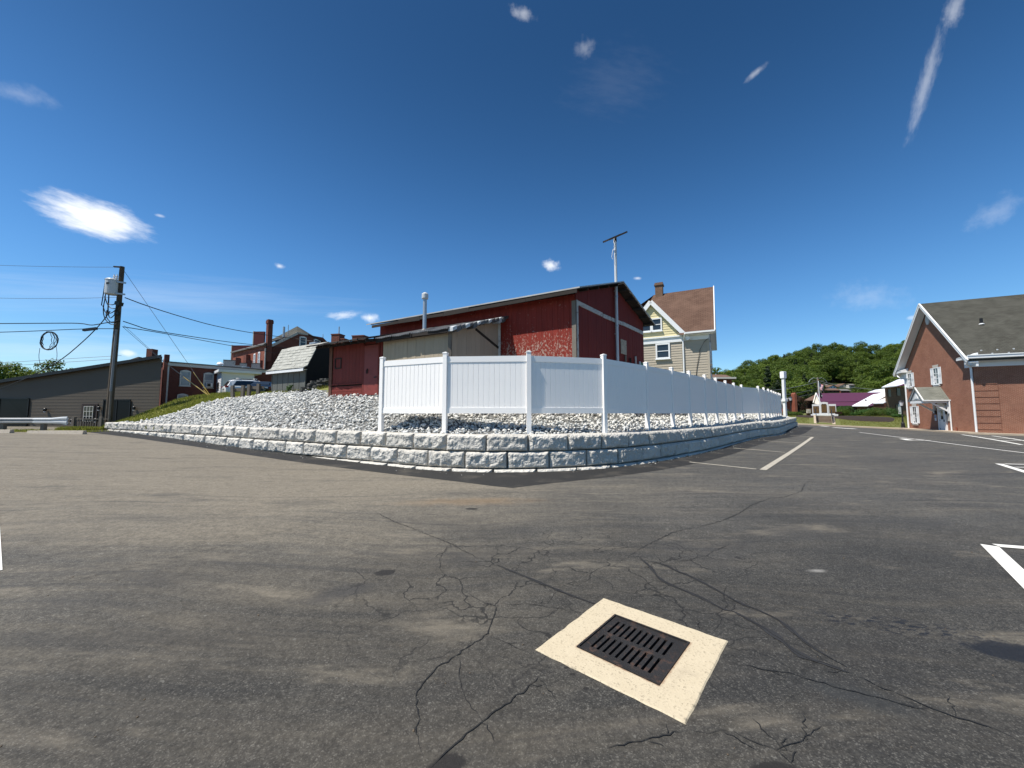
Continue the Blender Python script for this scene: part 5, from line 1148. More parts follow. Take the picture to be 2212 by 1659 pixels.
CL = thing('cable_coil', 'round coil of spare black cable hanging on the wire left of the pole', 'cable coil', at(106, 736, 25.4)); 
for k in range(8):
    r_ = .57+random.uniform(-.025, .025); cx, cz = random.uniform(-.02, .02), random.uniform(-.02, .02); sq = (1, 1, 1, 1, 1, .82, .7, .55)[k]
    MB().tube([(cx+r_*sq*math.cos(a)+(1-sq)*-.3, random.uniform(-.04, .04), cz+r_*math.sin(a)*1.05) for a in [i*2*math.pi/28 for i in range(28)]], .017, 5, True).build('loop', M['wire'], CL)
bz = [(86,752),(83,774),(90,794),(104,803),(117,793),(124,772),(122,750)]
MB().tube(smooth_line([at(x, y, 25.4)-CL.location for x, y in bz], 2), .014, 5).build('loop', M['wire_light'], CL)

# ------------------------------------------------------------------ tan house behind the fence
H0 = Vector((14.2, 27.5)); HS_ = thing('tan_house', 'tall tan sided house with a brown shingle roof and a cream yellow front gable', 'house', (H0.x, H0.y, 0), math.atan2(-.48, .877))
HW, HD, HE, HR = 8.2, 8.0, 7.45, 11.85
m = MB(); m.box(-HW, 0, 1.5, 0, HD, HE); m.add([(-.005, 0, HE), (-.005, HD, HE), (-.005, HD/2, HR-.15)], [(0,1,2)]); m.build('wall', M['siding_tan'], HS_)
lap_boards(HS_, M['siding_tan'], (-HW, 0), (-1.76, 0), 3.6, 6.88, .186, (0, -1))
lap_boards(HS_, M['siding_tan'], (-1.58, 0), (-.08, 0), 3.6, 6.92, .186, (0, -1))
lap_boards(HS_, M['siding_tan'], (0, .08), (0, HD), 3.6, 7.3, .186, (1, 0))
MB().box(-.09, -.05, 2.5, .05, .09, 7.1).build('corner_board', M['siding_tan'], HS_)
MB().box(-HW-.1, -.09, 6.88, -1.70, -.001, 7.26).build('frieze_board', M['white_trim'], HS_); MB().box(-1.70, -.07, 6.93, .06, -.001, 7.28).build('frieze_board', M['white_trim'], HS_)
MB().box(-HW-.1, -.17, 7.26, -1.70, -.001, 7.36).build('drip_ledge', M['white_trim'], HS_)
# front gable
gx, gw, gz0, gz1 = -3.86, 2.20, 7.36, 10.0
m = MB(); m.ext([(gx-gw, gz0), (gx+gw, gz0), (gx, gz1)], 'y', -.02, .3); m.build('gable_wall', M['siding_yellow'], HS_)
def gend(z):
    k = (gz1-z)/(gz1-gz0); return ((gx-gw*k+.05, -.02), (gx+gw*k-.05, -.02)) if k > .05 else (None, None)
lap_boards(HS_, M['siding_yellow'], None, None, gz0+.02, gz1-.12, .186, (0, -1), 'gable_board', gend)
sl_ = (gz1-gz0)/gw
for s in (-1, 1):
    m = MB(); m.beam((gx+s*(gw+.42), -.24, gz0-.42*sl_+.12), (gx, -.24, gz1+.16), .07, .30, (0, 0, 1)); m.build('rake_board', M['white_trim'], HS_)
    m = MB(); m.slab([(gx+s*(gw+.42), -.26, gz0-.42*sl_+.20), (gx, -.26, gz1+.22), (gx, 2.6, gz1+.22), (gx+s*(gw+.42), 0.1, gz0-.42*sl_+.2)], .1); m.build('gable_roof', M['brown_shingle'], HS_)
    m = MB(); m.slab([(gx+s*(gw+.42), -.22, gz0-.42*sl_+.06), (gx, -.22, gz1+.06), (gx, .0, gz1+.06), (gx+s*(gw+.42), 0, gz0-.42*sl_+.06)], .03); m.build('soffit', M['white_trim'], HS_)
ey = -.45; ez = HE-.02; sl2 = (HR-HE)/(HD/2)
m = MB(); xr = .42
m.add([(gx+gw-.15, ey, HE-.45*sl2+.35), (xr, ey, HE-.45*sl2+.35), (xr, HD/2, HR+.05), (-4.2, HD/2, HR+.05), (gx, 2.3, gz1+.2), (-8.9, 1.5, HE+.1), (-8.9, HD/2, HE+.1)], [(0,1,2,3,4), (4,3,6,5)])
m.add([(xr, HD+.45, HE-.1), (-8.9, HD+.45, HE-.1), (-4.2, HD/2, HR+.05), (xr, HD/2, HR+.05)], [(0,1,2,3)]); m.add([(-8.9, ey, HE-.1), (-8.9, HD+.45, HE-.1), (-4.2, HD/2, HR+.05)], [(0,1,2)])
m.build('roof', M['brown_shingle'], HS_, recalc=False)
for (ya, yb) in ((ey, HD/2), (HD+.45, HD/2)):
    z0 = HE-.1; MB().beam((xr+.02, ya, z0), (xr+.02, yb, HR+.02), .06, .24, (0, 0, 1)).build('rake_board', M['white_trim'], HS_)
    m = MB(); m.slab([(0, ya, z0-.05), (xr, ya, z0-.05), (xr, yb, HR-.08), (0, yb, HR-.08)], .03); m.build('soffit', M['white_trim'], HS_)
MB().box(-1.5, -.60, 7.34, .45, -.46, 7.46).build('gutter', M['white_trim'], HS_)
m = MB().box(-1.5, -.46, 7.28, .42, -.0, 7.31); m.build('soffit', M['white_trim'], HS_)
MB().tube([(-1.5,-.5,7.38),(-1.62,-.14,7.05),(-1.67,-.10,6.9),(-1.67,-.10,2.5)], .055, 8).build('downpipe', M['white_trim'], HS_)
window(HS_, (-3.1, -.03), 0, 1.02, 5.68, 7.06-.2, 'white_trim', 'glass', 1, 2, .11, .08)
for x in (gx-.38, gx+.38): window(HS_, (x, -.04), 0, .76, 7.84, 8.86, 'white_trim', 'glass', 1, 2, .10, .08)
window(HS_, (-2.2, -.03), 0, 1.0, 3.4, 4.62, 'white_trim', 'glass', 1, 2, .11, .08)
for y, z0 in ((1.8, 5.3), (4.8, 5.3), (2.2, 2.9), (5.5, 2.9)): window(HS_, (.03, y), R(90), 1.0, z0, z0+1.6, 'white_trim', 'glass', 1, 2, .11, .08)
m = MB(); m.box(-4.05, HD/2-.3, HR-.6, -3.45, HD/2+.3, HR+.75); m.box(-4.12, HD/2-.37, HR+.75, -3.38, HD/2+.37, HR+.86); m.box(-4.08, HD/2-.33, HR+.86, -3.42, HD/2+.33, HR+1.0); m.build('chimney', M['brown_brick'], HS_)
MB().tube([(.05,-.06,7.0),(-.25,-.09,6.75),(-.55,-.08,6.2),(-.8,-.06,4.9),(-.95,-.06,3.6)], .018, 5).build('service_cable', M['wire'], HS_)

# ------------------------------------------------------------------ red brick church hall on the right
K0 = Vector((37.9, 31.4)); CH = thing('brick_hall', 'large red brick hall with a grey slate roof, white cornice and a hooded side door', 'building', (K0.x, K0.y, 0), math.atan2(-.45, .893))
CL_, CE, CA, CX = 12.3, 6.35, 12.05, 22.0; cb = -1.0; mid = CL_/2
m = MB(); m.ext([(0, cb), (CL_, cb), (CL_, CE), (mid, CA-.2), (0, CE)], 'x', 0, CX); m.build('wall', M['church_brick'], CH)
so = .60; ov = .75; cs = (CA-CE)/mid
def cr(x, y, dz=0): return (x, y, CE+.25+cs*min(y, CL_-y)+dz)
for ya, yb in ((-ov, mid), (CL_+ov, mid)):
    MB().slab([cr(-so, ya), cr(CX+.5, ya), cr(CX+.5, yb), cr(-so, yb)], .12).build('roof', M['grey_shingle'], CH)
    MB().beam(cr(-so-.03, ya, -.12), cr(-so-.03, yb, -.12), .07, .30, (0, 0, 1)).build('rake_board', M['white_trim'], CH)
    MB().beam(cr(-so-.06, ya, .0), cr(-so-.06, yb, .0), .07, .10, (0, 0, 1)).build('rake_moulding', M['white_trim'], CH)
    MB().slab([cr(-so, ya, -.2), cr(0, ya, -.2), cr(0, yb, -.2), cr(-so, yb, -.2)], .04).build('rake_soffit', M['white_trim'], CH)
for y0, y1, xr_ in ((-ov+.05, 0, CX), (CL_, CL_+ov-.05, CX)):
    m = MB(); m.box(-.58, min(y0, y1), CE-.42, CX, max(y0, y1), CE-.36); m.build('eave_soffit', M['white_trim'], CH)
s = -1
m = MB(); m.box(-.12, -.12, CE-1.0, CX, -.001, CE-.42); m.box(-.16, -.2, CE-.60, CX, -.12, CE-.42); m.build('frieze', M['white_trim'], CH)
m = MB(); m.box(-.62, -ov-.12, CE-.36, CX, -ov+.06, CE-.10); m.box(-.66, -ov-.16, CE-.16, CX, -ov-.12, CE-.08); m.build('gutter', M['white_trim'], CH)
for ya, yb in ((-ov, .95), (CL_-.95, CL_+ov)):             # cornice returns on the gable
    m = MB(); m.box(-so+.02, ya, CE-.36, -.001, yb, CE-.16); m.box(-.14, ya+.05, CE-1.0, -.001, yb-.05, CE-.36); m.add([(-so,ya,CE-.16),(-so,yb,CE-.16),(0,yb,CE+.1),(0,ya,CE+.1),(-so,ya,CE-.17),(-so,yb,CE-.17),(0,yb,CE-.17),(0,ya,CE-.17)], [(0,1,2,3),(0,3,7,4),(1,5,6,2)]); m.build('cornice_return', M['white_trim'], CH)
for k in range(11):                                        # brick quoins: bands standing proud of the corners
    z = -.25+k*.52
    if z+.46 > CE-1.0: break
    m = MB(); m.box(-.035, -.035, z, 1.25, .0, z+.455); m.box(-.035, 0, z, .0, .5, z+.455); m.build('quoin', M['church_brick'], CH)
    m = MB(); m.box(-.035, CL_-.4, z, .0, CL_+.035, z+.455); m.box(0, CL_, z, 1.2, CL_+.035, z+.455); m.build('quoin', M['church_brick'], CH)
def shut_window(y, z0, z1):
    f = window(CH, (-.01, y), R(-90), .92, z0, z1, 'white_trim', 'glass', 2, 3, .07, .06)
    h = z1-z0
    MB().box(-.36, -.028, .10*h, -.10, -.0195, .5*h).build('curtain', M['flag_white'], f)
    for s in (-1, 1):
        m = MB(); x0 = s*.70; m.box(x0-.22, -.05, 0, x0+.22, -.02, h)
        for za, zb in ((.08, .46*h), (.54*h, h-.08)):
            m.box(x0-.22, -.07, za-.08, x0+.22, -.051, za); 
        m.box(x0-.22, -.07, .08, x0-.16, -.051, h); m.box(x0+.16, -.07, .08, x0+.22, -.051, h); m.box(x0-.16, -.07, .46*h, x0+.16, -.051, .54*h); m.box(x0-.16, -.07, h-.08, x0+.16, -.051, h)
        m.build('shutter', M['white_trim'], f)
        mm = MB()
        for q in range(12): mm.box(x0-.155, -.062, .12+q*(h-.2)/12, x0+.155, -.0505, .12+q*(h-.2)/12+.05)
    m = MB().ext([(-.44, h+.01), (.44, h+.01), (.54, h+.26), (-.54, h+.26)], 'y', -.05, 0); m.build('lintel', M['limestone'], f)
    MB().box(-.55, -.09, -.20, .55, 0, -.075).build('stone_sill', M['limestone'], f)
shut_window(5.7, 4.30, 5.90); shut_window(11.0, 4.38, 5.86); shut_window(10.5, .52, 2.30)
# hooded door
DY = 5.2
m = MB(); m.box(-.10, DY-.68, -.24, -.001, DY-.48, 2.06); m.box(-.10, DY+.48, -.24, -.001, DY+.68, 2.06); m.box(-.13, DY-.76, 2.06, -.001, DY+.76, 2.28); m.ext([(DY-.82, 2.28), (DY+.82, 2.28), (DY, 2.72)], 'x', -.16, -.001); m.build('door_surround', M['white_trim'], CH)
dr = MB().box(-.05, DY-.475, -.23, -.002, DY+.475, 2.055).build('door', M['white_trim'], CH)
MB().box(-.060, DY-.18, 1.0, -.0505, DY+.22, 1.85).build('pane', M['glass'], dr); MB().box(-.11, DY-.40, .78, -.0505, DY-.30, .98).build('handle', M['black'], dr)
for z in (.05, .85, 1.7): MB().box(-.062, DY+.42, z, -.0505, DY+.474, z+.12).build('hinge', M['iron'], dr)
CP = 1.75; ca, cb_ = DY-1.30, DY+1.30; cz0, cz1 = 2.80, 3.98
m = MB()
for y in (ca, cb_): MB().slab([(-CP-.12, y+(.12 if y > DY else -.12), cz0-.06), (0, y+(.12 if y > DY else -.12), cz0-.06), (0, DY, cz1+.06), (-CP-.12, DY, cz1+.06)], .07).build('porch_roof', M['grey_shingle_y'], CH)
m = MB(); m.ext([(ca+.1, cz0), (cb_-.1, cz0), (DY, cz1-.1)], 'x', -CP+.04, -CP+.10); m.build('porch_gable', M['grey_metal'], CH)
m = MB(); m.ext([(DY-.42, cz0+.14), (DY+.42, cz0+.14), (DY, cz0+.62)], 'x', -CP, -CP+.035); m.build('gable_panel', M['white_trim'], CH)
for y in (ca, cb_): MB().beam((-CP-.04, y+(.1 if y > DY else -.1), cz0-.06), (-CP-.04, DY, cz1), .08, .16, (0, 0, 1)).build('porch_rake', M['white_trim'], CH)
m = MB(); m.box(-CP, ca, cz0-.30, -CP+.14, cb_, cz0-.06); m.box(-CP+.14, ca, cz0-.30, -.001, ca+.14, cz0-.06); m.box(-CP+.14, cb_-.14, cz0-.30, -.001, cb_, cz0-.06); m.build('porch_beam', M['white_trim'], CH)
MB().box(-CP-.1, ca-.22, cz0-.12, -.001, ca-.10, cz0-.02).build('porch_gutter', M['white_trim'], CH)
MB().box(-CP+.1, ca+.14, cz0-.10, -.01, cb_-.14, cz0-.06).build('porch_ceiling', M['white_trim'], CH)
for y in (ca+.07, cb_-.07):
    m = MB(); m.beam((-.08, y, cz0-.30), (-.08, y, 1.55), .15, .14); m.beam((-.12, y, 1.75), (-1.15, y, cz0-.30), .12, .14); m.build('porch_bracket', M['white_trim'], CH)
MB().tube([(-.08,ca-.16,cz0-.1),(-.08,ca-.16,-.05),(-.2,ca-.16,-.22)], .055, 8).build('downpipe', M['white_trim'], CH)
MB().tube([(-.45,-.55,CE-.40),(-.55,-.3,CE-.75),(-.12,.12,CE-.95),(-.10,.12,CE-1.2),(-.10,.12,-.05)], .075, 8).build('downpipe', M['white_trim'], CH)
MB().tube([(-.45,CL_+.4,CE-.40),(-.5,CL_+.1,CE-.75),(-.10,CL_-.35,CE-1.1),(-.10,CL_-.35,-.2)], .075, 8).build('downpipe', M['white_trim'], CH)
sg = MB().box(-.02, DY+1.15, .85, -.001, DY+1.45, 1.40).build('parking_sign', M['white_trim'], CH); MB().box(-.026, DY+1.18, 1.10, -.0205, DY+1.42, 1.37).build('sign_panel', M['blue_sign'], sg)
m = MB(); m.box(-.031, DY+1.29, 1.15, -.0265, DY+1.32, 1.32); m.box(-.031, DY+1.24, 1.15, -.0265, DY+1.29, 1.175); m.box(-.031, DY+1.32, 1.22, -.0265, DY+1.36, 1.245); m.box(-.031, DY+1.285, 1.335, -.0265, DY+1.325, 1.36); m.build('wheelchair_symbol', M['flag_white'], sg)
nb = MB().box(-.06, DY-1.25, .85, -.001, DY-.82, 1.65).build('notice_board', M['limestone'], CH)
MB().lathe([(.0,1.45),(.07,1.5),(.08,1.75),(.05,1.82),(.0,1.85)], 8, (-.12, DY+.92, 0)).build('porch_light', M['black'], CH); MB().lathe([(.0,1.45),(.07,1.5),(.08,1.75),(.05,1.82),(.0,1.85)], 8, (-.12, DY-.86, 0)).build('porch_light', M['black'], CH)
MB().tube([(-.08,DY-2.2,.0),(-.08,DY-2.2,.35)], .05, 6).build('hydrant_pipe', M['red_brick'], CH)
n = 20; vy, vz = 6.45, 10.72; P = [(vy+.36*math.cos(2*math.pi*k/n), vz+.50*math.sin(2*math.pi*k/n)) for k in range(n)]; m = MB().ext(P, 'x', -.05, -.001); lvv = m.build('gable_vent', M['grey_metal'], CH)
m = MB()
for k in range(-5, 6):
    hw = .36*math.sqrt(max(0, 1-(k*.085/.5)**2))-.03
    if hw > .05: m.box(-.075, vy-hw, vz+k*.085-.015, -.0505, vy+hw, vz+k*.085+.02)
m.build('louvre', M['white_trim'], lvv)
MB().tube([cr(2.0, 2.9, -.05), cr(2.0, 2.9, .55)], .10, 10).build('roof_pipe', M['black'], CH)
MB().lathe([(.17,0),(.16,.06),(.11,.09)], 10, cr(2.0, 2.9, .01)).build('pipe_flashing', M['white_trim'], CH)
for k in range(14):
    for r_, y in ((0, -.30), (1, .05)): x = .1+k*.9+r_*.45; piece('snow_guard', M['grey_metal'], CH, (.09, .05, .09), cr(x, y, .0))

# ------------------------------------------------------------------ pavement, kerb, lawn and the memorial on the right
KL = [(27.5,53.5),(31.5,50.6),(35.5,47.4),(39.5,44.2),(42.0,42.0),(36.95,31.35),(37.6,30.55),(44,27.3),(55,21.8)]
KP = []
for a, b in zip(KL, KL[1:]):
    a, b = Vector(a), Vector(b); KP += [a.lerp(b, k/10) for k in range(10)]
KP.append(Vector(KL[-1])); inn_ = []
for i, p in enumerate(KP):
    t = (KP[min(i+1, len(KP)-1)]-KP[max(0, i-1)]).normalized(); inn_.append(p+Vector((-t.y, t.x))*(1.35 if i < 41 else .95))
m = MB().grid([[(a.x, a.y, gz(a.x, a.y)-.05), (a.x, a.y, gz(a.x, a.y)+.13), (a.x*.9+b.x*.1, a.y*.9+b.y*.1, gz(a.x, a.y)+.14), (b.x, b.y, gz(a.x, a.y)+.15)] for a, b in zip(KP, inn_)])
m.build('pavement', M['kerb'], recalc=False, kind='structure')
LN = TPS([(27,54.5,.35),(31.5,51.6,.36),(36,48.4,.32),(40,45.2,.12),(42.6,43.0,-.03),(30,57,1.1),(36,54,1.12),(41,51.5,1.1),(46,49.5,1.0),(33,53.2,.80),(38.5,49.2,.72),(44,45.5,.5),(50,46,.7),(40,60,1.15),(60,60,1.2),(50,75,1.2),(30,75,1.2),(70,70,1.2),(24,60,1.1),(43.5,43.6,.05)])
ln = MB(); lx = np.arange(22, 76, 1.0); rows = []
def kerb_y(x): return np.interp(x, [22, 27.5, 31.5, 35.5, 39.5, 42.0, 43.2, 76], [58.3, 54.6, 51.75, 48.6, 45.4, 43.3, 42.9, 42.9])
for x in lx:
    y0 = kerb_y(x); ys_ = np.r_[np.linspace(y0, y0+12, 16), np.linspace(y0+14, 90, 6)]; z = LN(np.full(len(ys_), x), ys_); rows.append([(x, y, float(zz)) for y, zz in zip(ys_, z)])
ln.grid(rows).build('lawn', M['lawn'], kind='structure', smooth=True, recalc=False)
lz = lambda x, y: float(LN(x, y))
def bed(name, pts, mat, lift=.05):
    P = [Vector(p) for p in pts]; c = sum(P, Vector((0, 0)))/len(P); m = MB(); n = len(P); vs = []
    for k in range(6): vs += [(*(c.lerp(p, k/5)), lz(*(c.lerp(p, k/5)))+lift*(1-(k/5)**3)*2) for p in P]
    m.add(vs, [(k*n+i, k*n+(i+1) % n, (k+1)*n+(i+1) % n, (k+1)*n+i) for k in range(5) for i in range(n)]); return m.build(name, M[mat], recalc=False, kind='structure', smooth=True)
_kr = [p.x/p.y for p in inn_[:41]]
def kY(px): return float(np.interp((px-1106)/F, _kr, [p.y for p in inn_[:41]]))
def bpt(zx_, d):
    px = (3100+zx_/3.687)/1.8517; Y = kY(px)+d; return ((px-1106)/F*Y, Y)
bed('mulch_bed', smooth_line([bpt(*q) for q in ((760, 4.2), (800, 3.4), (870, 3.0), (950, 2.7), (1070, 2.2), (1250, 1.9), (1500, 1.9), (1740, 2.3), (1745, 6.5), (1500, 8), (1250, 8), (1000, 8), (860, 6.5))], 2), 'mulch', .05)
bed('mulch_bed', smooth_line([bpt(*q) for q in ((280, 3.4), (420, 3.0), (565, 2.9), (580, 6), (420, 7.5), (280, 7))], 2), 'mulch', .05)
# steps up to the memorial
SA = Vector(((1778-1106)/F*(kY(1778)+.1), kY(1778)+.1, 0)); ST_ = thing('stone_steps', 'flight of sandy concrete steps with dark handrails leading up to the memorial', 'steps', (SA.x, SA.y, gz(SA.x, SA.y)+.12), R(-38))
ns, rise, run_ = 7, .15, .40; wid = .72
for k in range(ns):
    stp = MB().box(-wid, k*run_, -.4, wid, (k+1)*run_+.05, (k+1)*rise-.045).build('step', M['riser_stone'], ST_); MB().box(-wid, k*run_-.03, (k+1)*rise-.044, wid, (k+1)*run_-.031, (k+1)*rise).build('tread', M['step'], stp)
for s in (-1, 1):
    m = MB().ext([(-.25, -.4), (-.25, .12), (ns*run_+.2, ns*rise+.12), (ns*run_+.2, -.4)], 'x', s*(wid+.01), s*(wid+.30)); m.build('cheek_wall', M['kerb'], ST_)
    hr = MB(); a = Vector((s*(wid+.05), .0, .95)); b = Vector((s*(wid+.05), ns*run_, ns*rise+.95)); hr.tube([a, b], .035, 6); hr.tube([a-Vector((0,0,.45)), b-Vector((0,0,.45))], .03, 6)
    for k in range(16): p = a.lerp(b, k/15); hr.beam(p-Vector((0,0,.9)), p, .04, .04)
    hr.build('handrail', M['black'], ST_)
MA = at(1781, 899, 53.0); MO = thing('war_memorial', 'pale granite memorial of three slabs with bronze plaques at the top of the steps', 'memorial', (MA.x, MA.y, lz(MA.x, MA.y)), R(-36)); MO.scale = (.41, .45, .62)
kx = 53.6/F/5.53/1.8517*1.12
m = MB(); m.box(-3.6, -.5, -.2, 3.6, .7, .40); m.build('base', M['granite'], MO)
rr = MB()
for k in range(14): x = -3.6+k*.515; rr.box(x+.02, -.58-random.uniform(0, .05), .0, x+.49, -.501, .26+random.uniform(0, .08))
rr.build('rock_face', M['granite'], MO)
for x0, x1, h in ((-3.1, -1.13, 2.62), (1.13, 3.1, 2.62)):
    s_ = MB().box(x0, -.2, .40, x1, .25, h).build('slab', M['granite'], MO); pq = MB().box(x0+.2, -.26, .62, x1-.2, -.201, h-.42).build('plaque', M['bronze'], s_)
    tx = MB()
    for c_ in range(3):
        for r_ in range(20): 
            xa = x0+.28+c_*((x1-x0-.5)/3); tx.box(xa, -.272, .70+r_*(h-1.22)/20, xa+random.uniform(.28, .42), -.2605, .70+r_*(h-1.22)/20+.045)
    tx.build('name_lettering', M['bronze_text'], s_)
m = MB(); P = [(-1.08, .40), (1.08, .40), (1.08, 3.0), (.55, 3.06), (0, 3.12), (-.55, 3.06), (-1.08, 3.0)]; m.ext(P, 'y', -.32, .3); s_ = m.build('slab', M['granite'], MO)
MB().ext([(-.72, .72), (.72, .72), (.72, 2.5), (.35, 2.72), (0, 2.62), (-.35, 2.72), (-.72, 2.5)], 'y', -.38, -.321).build('plaque', M['bronze'], s_)
tx = MB()
for c_ in range(3):
    for r_ in range(22): xa = -.62+c_*.43; tx.box(xa, -.392, .82+r_*.072, xa+random.uniform(.26, .36), -.3805, .82+r_*.072+.04)
tx.build('name_lettering', M['bronze_text'], s_)
PQ = thing('plaque_stand', 'small dark plaque on a post beside the memorial', 'plaque', at(1812, 900, 51.6)); MB().beam((0,0,-.2), (0,0,.4), .08, .08).build('post', M['black'], PQ); MB().beam((-.45,0,.5), (.45,0,.5), .06, .32).build('plate', M['bronze'], PQ)
pz_ = MB(); pz_.box(-1.0, ns*run_+.06, ns*rise-.7, 1.0, ns*run_+3.2, ns*rise-.012); pz_.build('landing', M['kerb'], ST_)
# flagpole with two flags hanging limp
FPp = at(1772.5, 899, 55.0); FP = thing('flagpole', 'white flagpole behind the memorial', 'flagpole', (FPp.x, FPp.y, lz(FPp.x, FPp.y)))
MB().tube([(0,0,0),(0,0,5.0)], [.06,.04], 8).build('pole', M['white_trim'], FP); MB().lathe([(.0,5.0),(.07,5.04),(.09,5.1),(.07,5.16),(.0,5.2)], 8).build('finial', M['bronze_text'], FP)
fz = 4.85
def flag_pt(u, v):                                         # u along the fly, v down the hoist: the cloth hangs in folds
    x = .06+u*.78-.10*math.sin(v*2.2); z = fz-v*.86-u*.70-.08*math.sin(u*5); y = .16*math.sin(u*7+v*1.5)*u; return (x, y, z)
FLg = thing('national_flag', 'red and white striped flag with a blue star field hanging from the flagpole', 'flag', (FPp.x, FPp.y, lz(FPp.x, FPp.y)))
for k in range(13):
    u0 = .42 if k < 7 else 0.0; rows = [[flag_pt(u0+(1-u0)*i/12, (k+j)/13) for j in (0, 1)] for i in range(13)]
    MB().grid(rows).build('stripe', M['flag_red'] if k % 2 == 0 else M['flag_white'], FLg, recalc=False)
MB().grid([[flag_pt(.42*i/6, 7/13*j/5) for j in range(6)] for i in range(7)]).build('canton', M['flag_blue'], FLg, recalc=False)
stm = MB()
for r_ in range(9):
    for c_ in range(6 if r_ % 2 == 0 else 5):
        u = .42*(c_+.5+(0 if r_ % 2 == 0 else .5))/6; v = 7/13*(r_+.5)/9; c = Vector(flag_pt(u, v))+Vector((0, -.012, 0)); rr_ = .018
        stm.add([c+Vector((math.sin(a)*rad, 0, math.cos(a)*rad)) for k in range(10) for a, rad in ((k*math.pi/5, rr_ if k % 2 == 0 else rr_*.4),)], [tuple(range(10))])
stm.build('stars', M['flag_white'], FLg, recalc=False)
BF = thing('black_flag', 'black flag with a pale round emblem hanging limp below the striped flag', 'flag', (FPp.x, FPp.y, lz(FPp.x, FPp.y)))
def bf(u, v): return (.05+u*.42, .10*math.sin(u*8)*u, fz-1.35-v*.75-u*.55)
MB().grid([[bf(i/8, j/5) for j in range(6)] for i in range(9)]).build('cloth', M['black'], BF, recalc=False)
cc = Vector(bf(.5, .5)); MB().add([cc+Vector((.12*math.sin(k*math.pi/6), -.10, .12*math.cos(k*math.pi/6))) for k in range(12)], [tuple(range(12))]).build('emblem', M['old_white'], BF, recalc=False)

# pale pillar at the end of the wall, lamps
PL = thing('stone_pillar', 'tall slim white pillar with a block cap at the far end of the fence', 'pillar', (27.55, 38.9, 0), R(20)); PL.scale = (.86, .86, 1.0)
m = MB(); m.ext([(-.16, .4), (.16, .4), (.13, 2.75), (-.13, 2.75)], 'y', -.14, .14); m.build('lower_shaft', M['white_trim'], PL)
m = MB(); m.box(-.24, -.24, 2.75, .24, .24, 2.88); m.box(-.20, -.20, 2.88, .20, .20, 2.98); m.build('collar', M['white_trim'], PL)
m = MB(); m.ext([(-.16, 2.98), (.16, 2.98), (.13, 5.0), (-.13, 5.0)], 'y', -.14, .14); m.build('shaft', M['white_trim'], PL)
m = MB(); m.box(-.14, -.14, 5.0, .14, .14, 5.08); m.build('neck', M['grey_metal'], PL)
m = MB(); m.box(-.20, -.20, 5.08, .20, .20, 5.14); m.box(-.23, -.23, 5.14, .23, .23, 5.74); m.box(-.21, -.21, 5.74, .21, .21, 5.79); m.build('cap_block', M['white_and_glare_metal'], PL)
def lamp(label, loc, h):
    t = thing('street_lamp', label, 'street lamp', loc, 0, 'black lamp posts by the lawn')
    MB().lathe([(.22,-.1),(.22,.15),(.17,.2),(.15,.62),(.11,.7),(.08,.78),(.065,1.4),(.09,1.44),(.06,1.48),(.055,h-.75),(.09,h-.70),(.13,h-.62)], 12).build('post', M['black'], t)
    MB().lathe([(.12,h-.62),(.20,h-.22),(.19,h-.18)], 8).build('lantern', M['lamp_clear'], t); MB().lathe([(.24,h-.18),(.16,h-.06),(.05,h),(.02,h+.1)], 8).build('hood', M['black'], t)
lp = at(1951, 922, 42.6); lamp('black lamp post at the left corner of the brick hall', (lp.x, lp.y, -.15), 3.15)
lp = at(1709.5, 899, 56.5); lamp('black lamp post standing right of the white pillar', (lp.x, lp.y, 1.0), 3.05)

# ------------------------------------------------------------------ buildings beyond the lawn
PU = thing('purple_roof_building', 'long low brick building with a purple metal roof behind the memorial', 'building', (0, 0, 0))
zx = lambda x, y, Y: at((3100+x/3.687)/1.8517, (1450+y/3.687)/1.8517, Y)
a, b, c, d = zx(605, 455, 66), zx(1560, 440, 66), zx(1560, 637, 62), zx(690, 641, 62)
m = MB().slab([a, b, c, d], .12); m.build('roof', M['purple_metal'], PU)
e_ = a+(a-d); e_.z = d.z; m = MB().slab([a, b, b+(b-c)*1.0-Vector((0,0,2*(b.z-c.z))), Vector((e_.x+1.0, e_.y, d.z))], .12); m.build('roof', M['purple_metal'], PU)
for t in (.70,): p, q_ = a.lerp(d, t), b.lerp(c, t); MB().beam(p+Vector((0,0,.02)), q_+Vector((0,0,.02)), .08, .05).build('roof_rib', M['purple_metal'], PU)
def sk(x0, x1, Y0, dep, z0, z1, k): return MB().hexa([(x0,Y0,z0),(x1,Y0,z0),(x1+k*dep,Y0+dep,z0),(x0+k*dep,Y0+dep,z0),(x0,Y0,z1),(x1,Y0,z1),(x1+k*dep,Y0+dep,z1),(x0+k*dep,Y0+dep,z1)])
z0 = 1.0; q0, q1 = Vector((d.x+.5, 62.6)), Vector((c.x, 62.6)); sk(q0.x, q1.x, 62.6, 4, z0, d.z-.02, .85).build('wall', M['brown_brick'], PU)
pg = a+Vector((.1, .35, -.15)); g1 = zx(565, 600, 64.2); g2 = zx(690, 640, 62.3)
m = MB(); m.slab([a+Vector((.2, .1, -.15)), g1+Vector((.2, 0, 0)), Vector((g1.x+.2, g1.y, 1.0)), Vector((g2.x+.3, g2.y+.3, 1.0)), g2+Vector((.3, .3, 0))], .05); m.build('gable_wall', M['limestone'], PU, recalc=False)
MB().beam(a+Vector((-.05,-.05,0)), g1, .12, .25).build('rake_board', M['cream'], PU); MB().beam(a+Vector((-.05,-.08,0)), d+Vector((-.02,0,0)), .12, .2).build('rake_board', M['grey_metal'], PU)
MB().beam(d+Vector((0,-.1,-.12)), c+Vector((0,-.1,-.12)), .15, .22).build('eave_board', M['black'], PU)
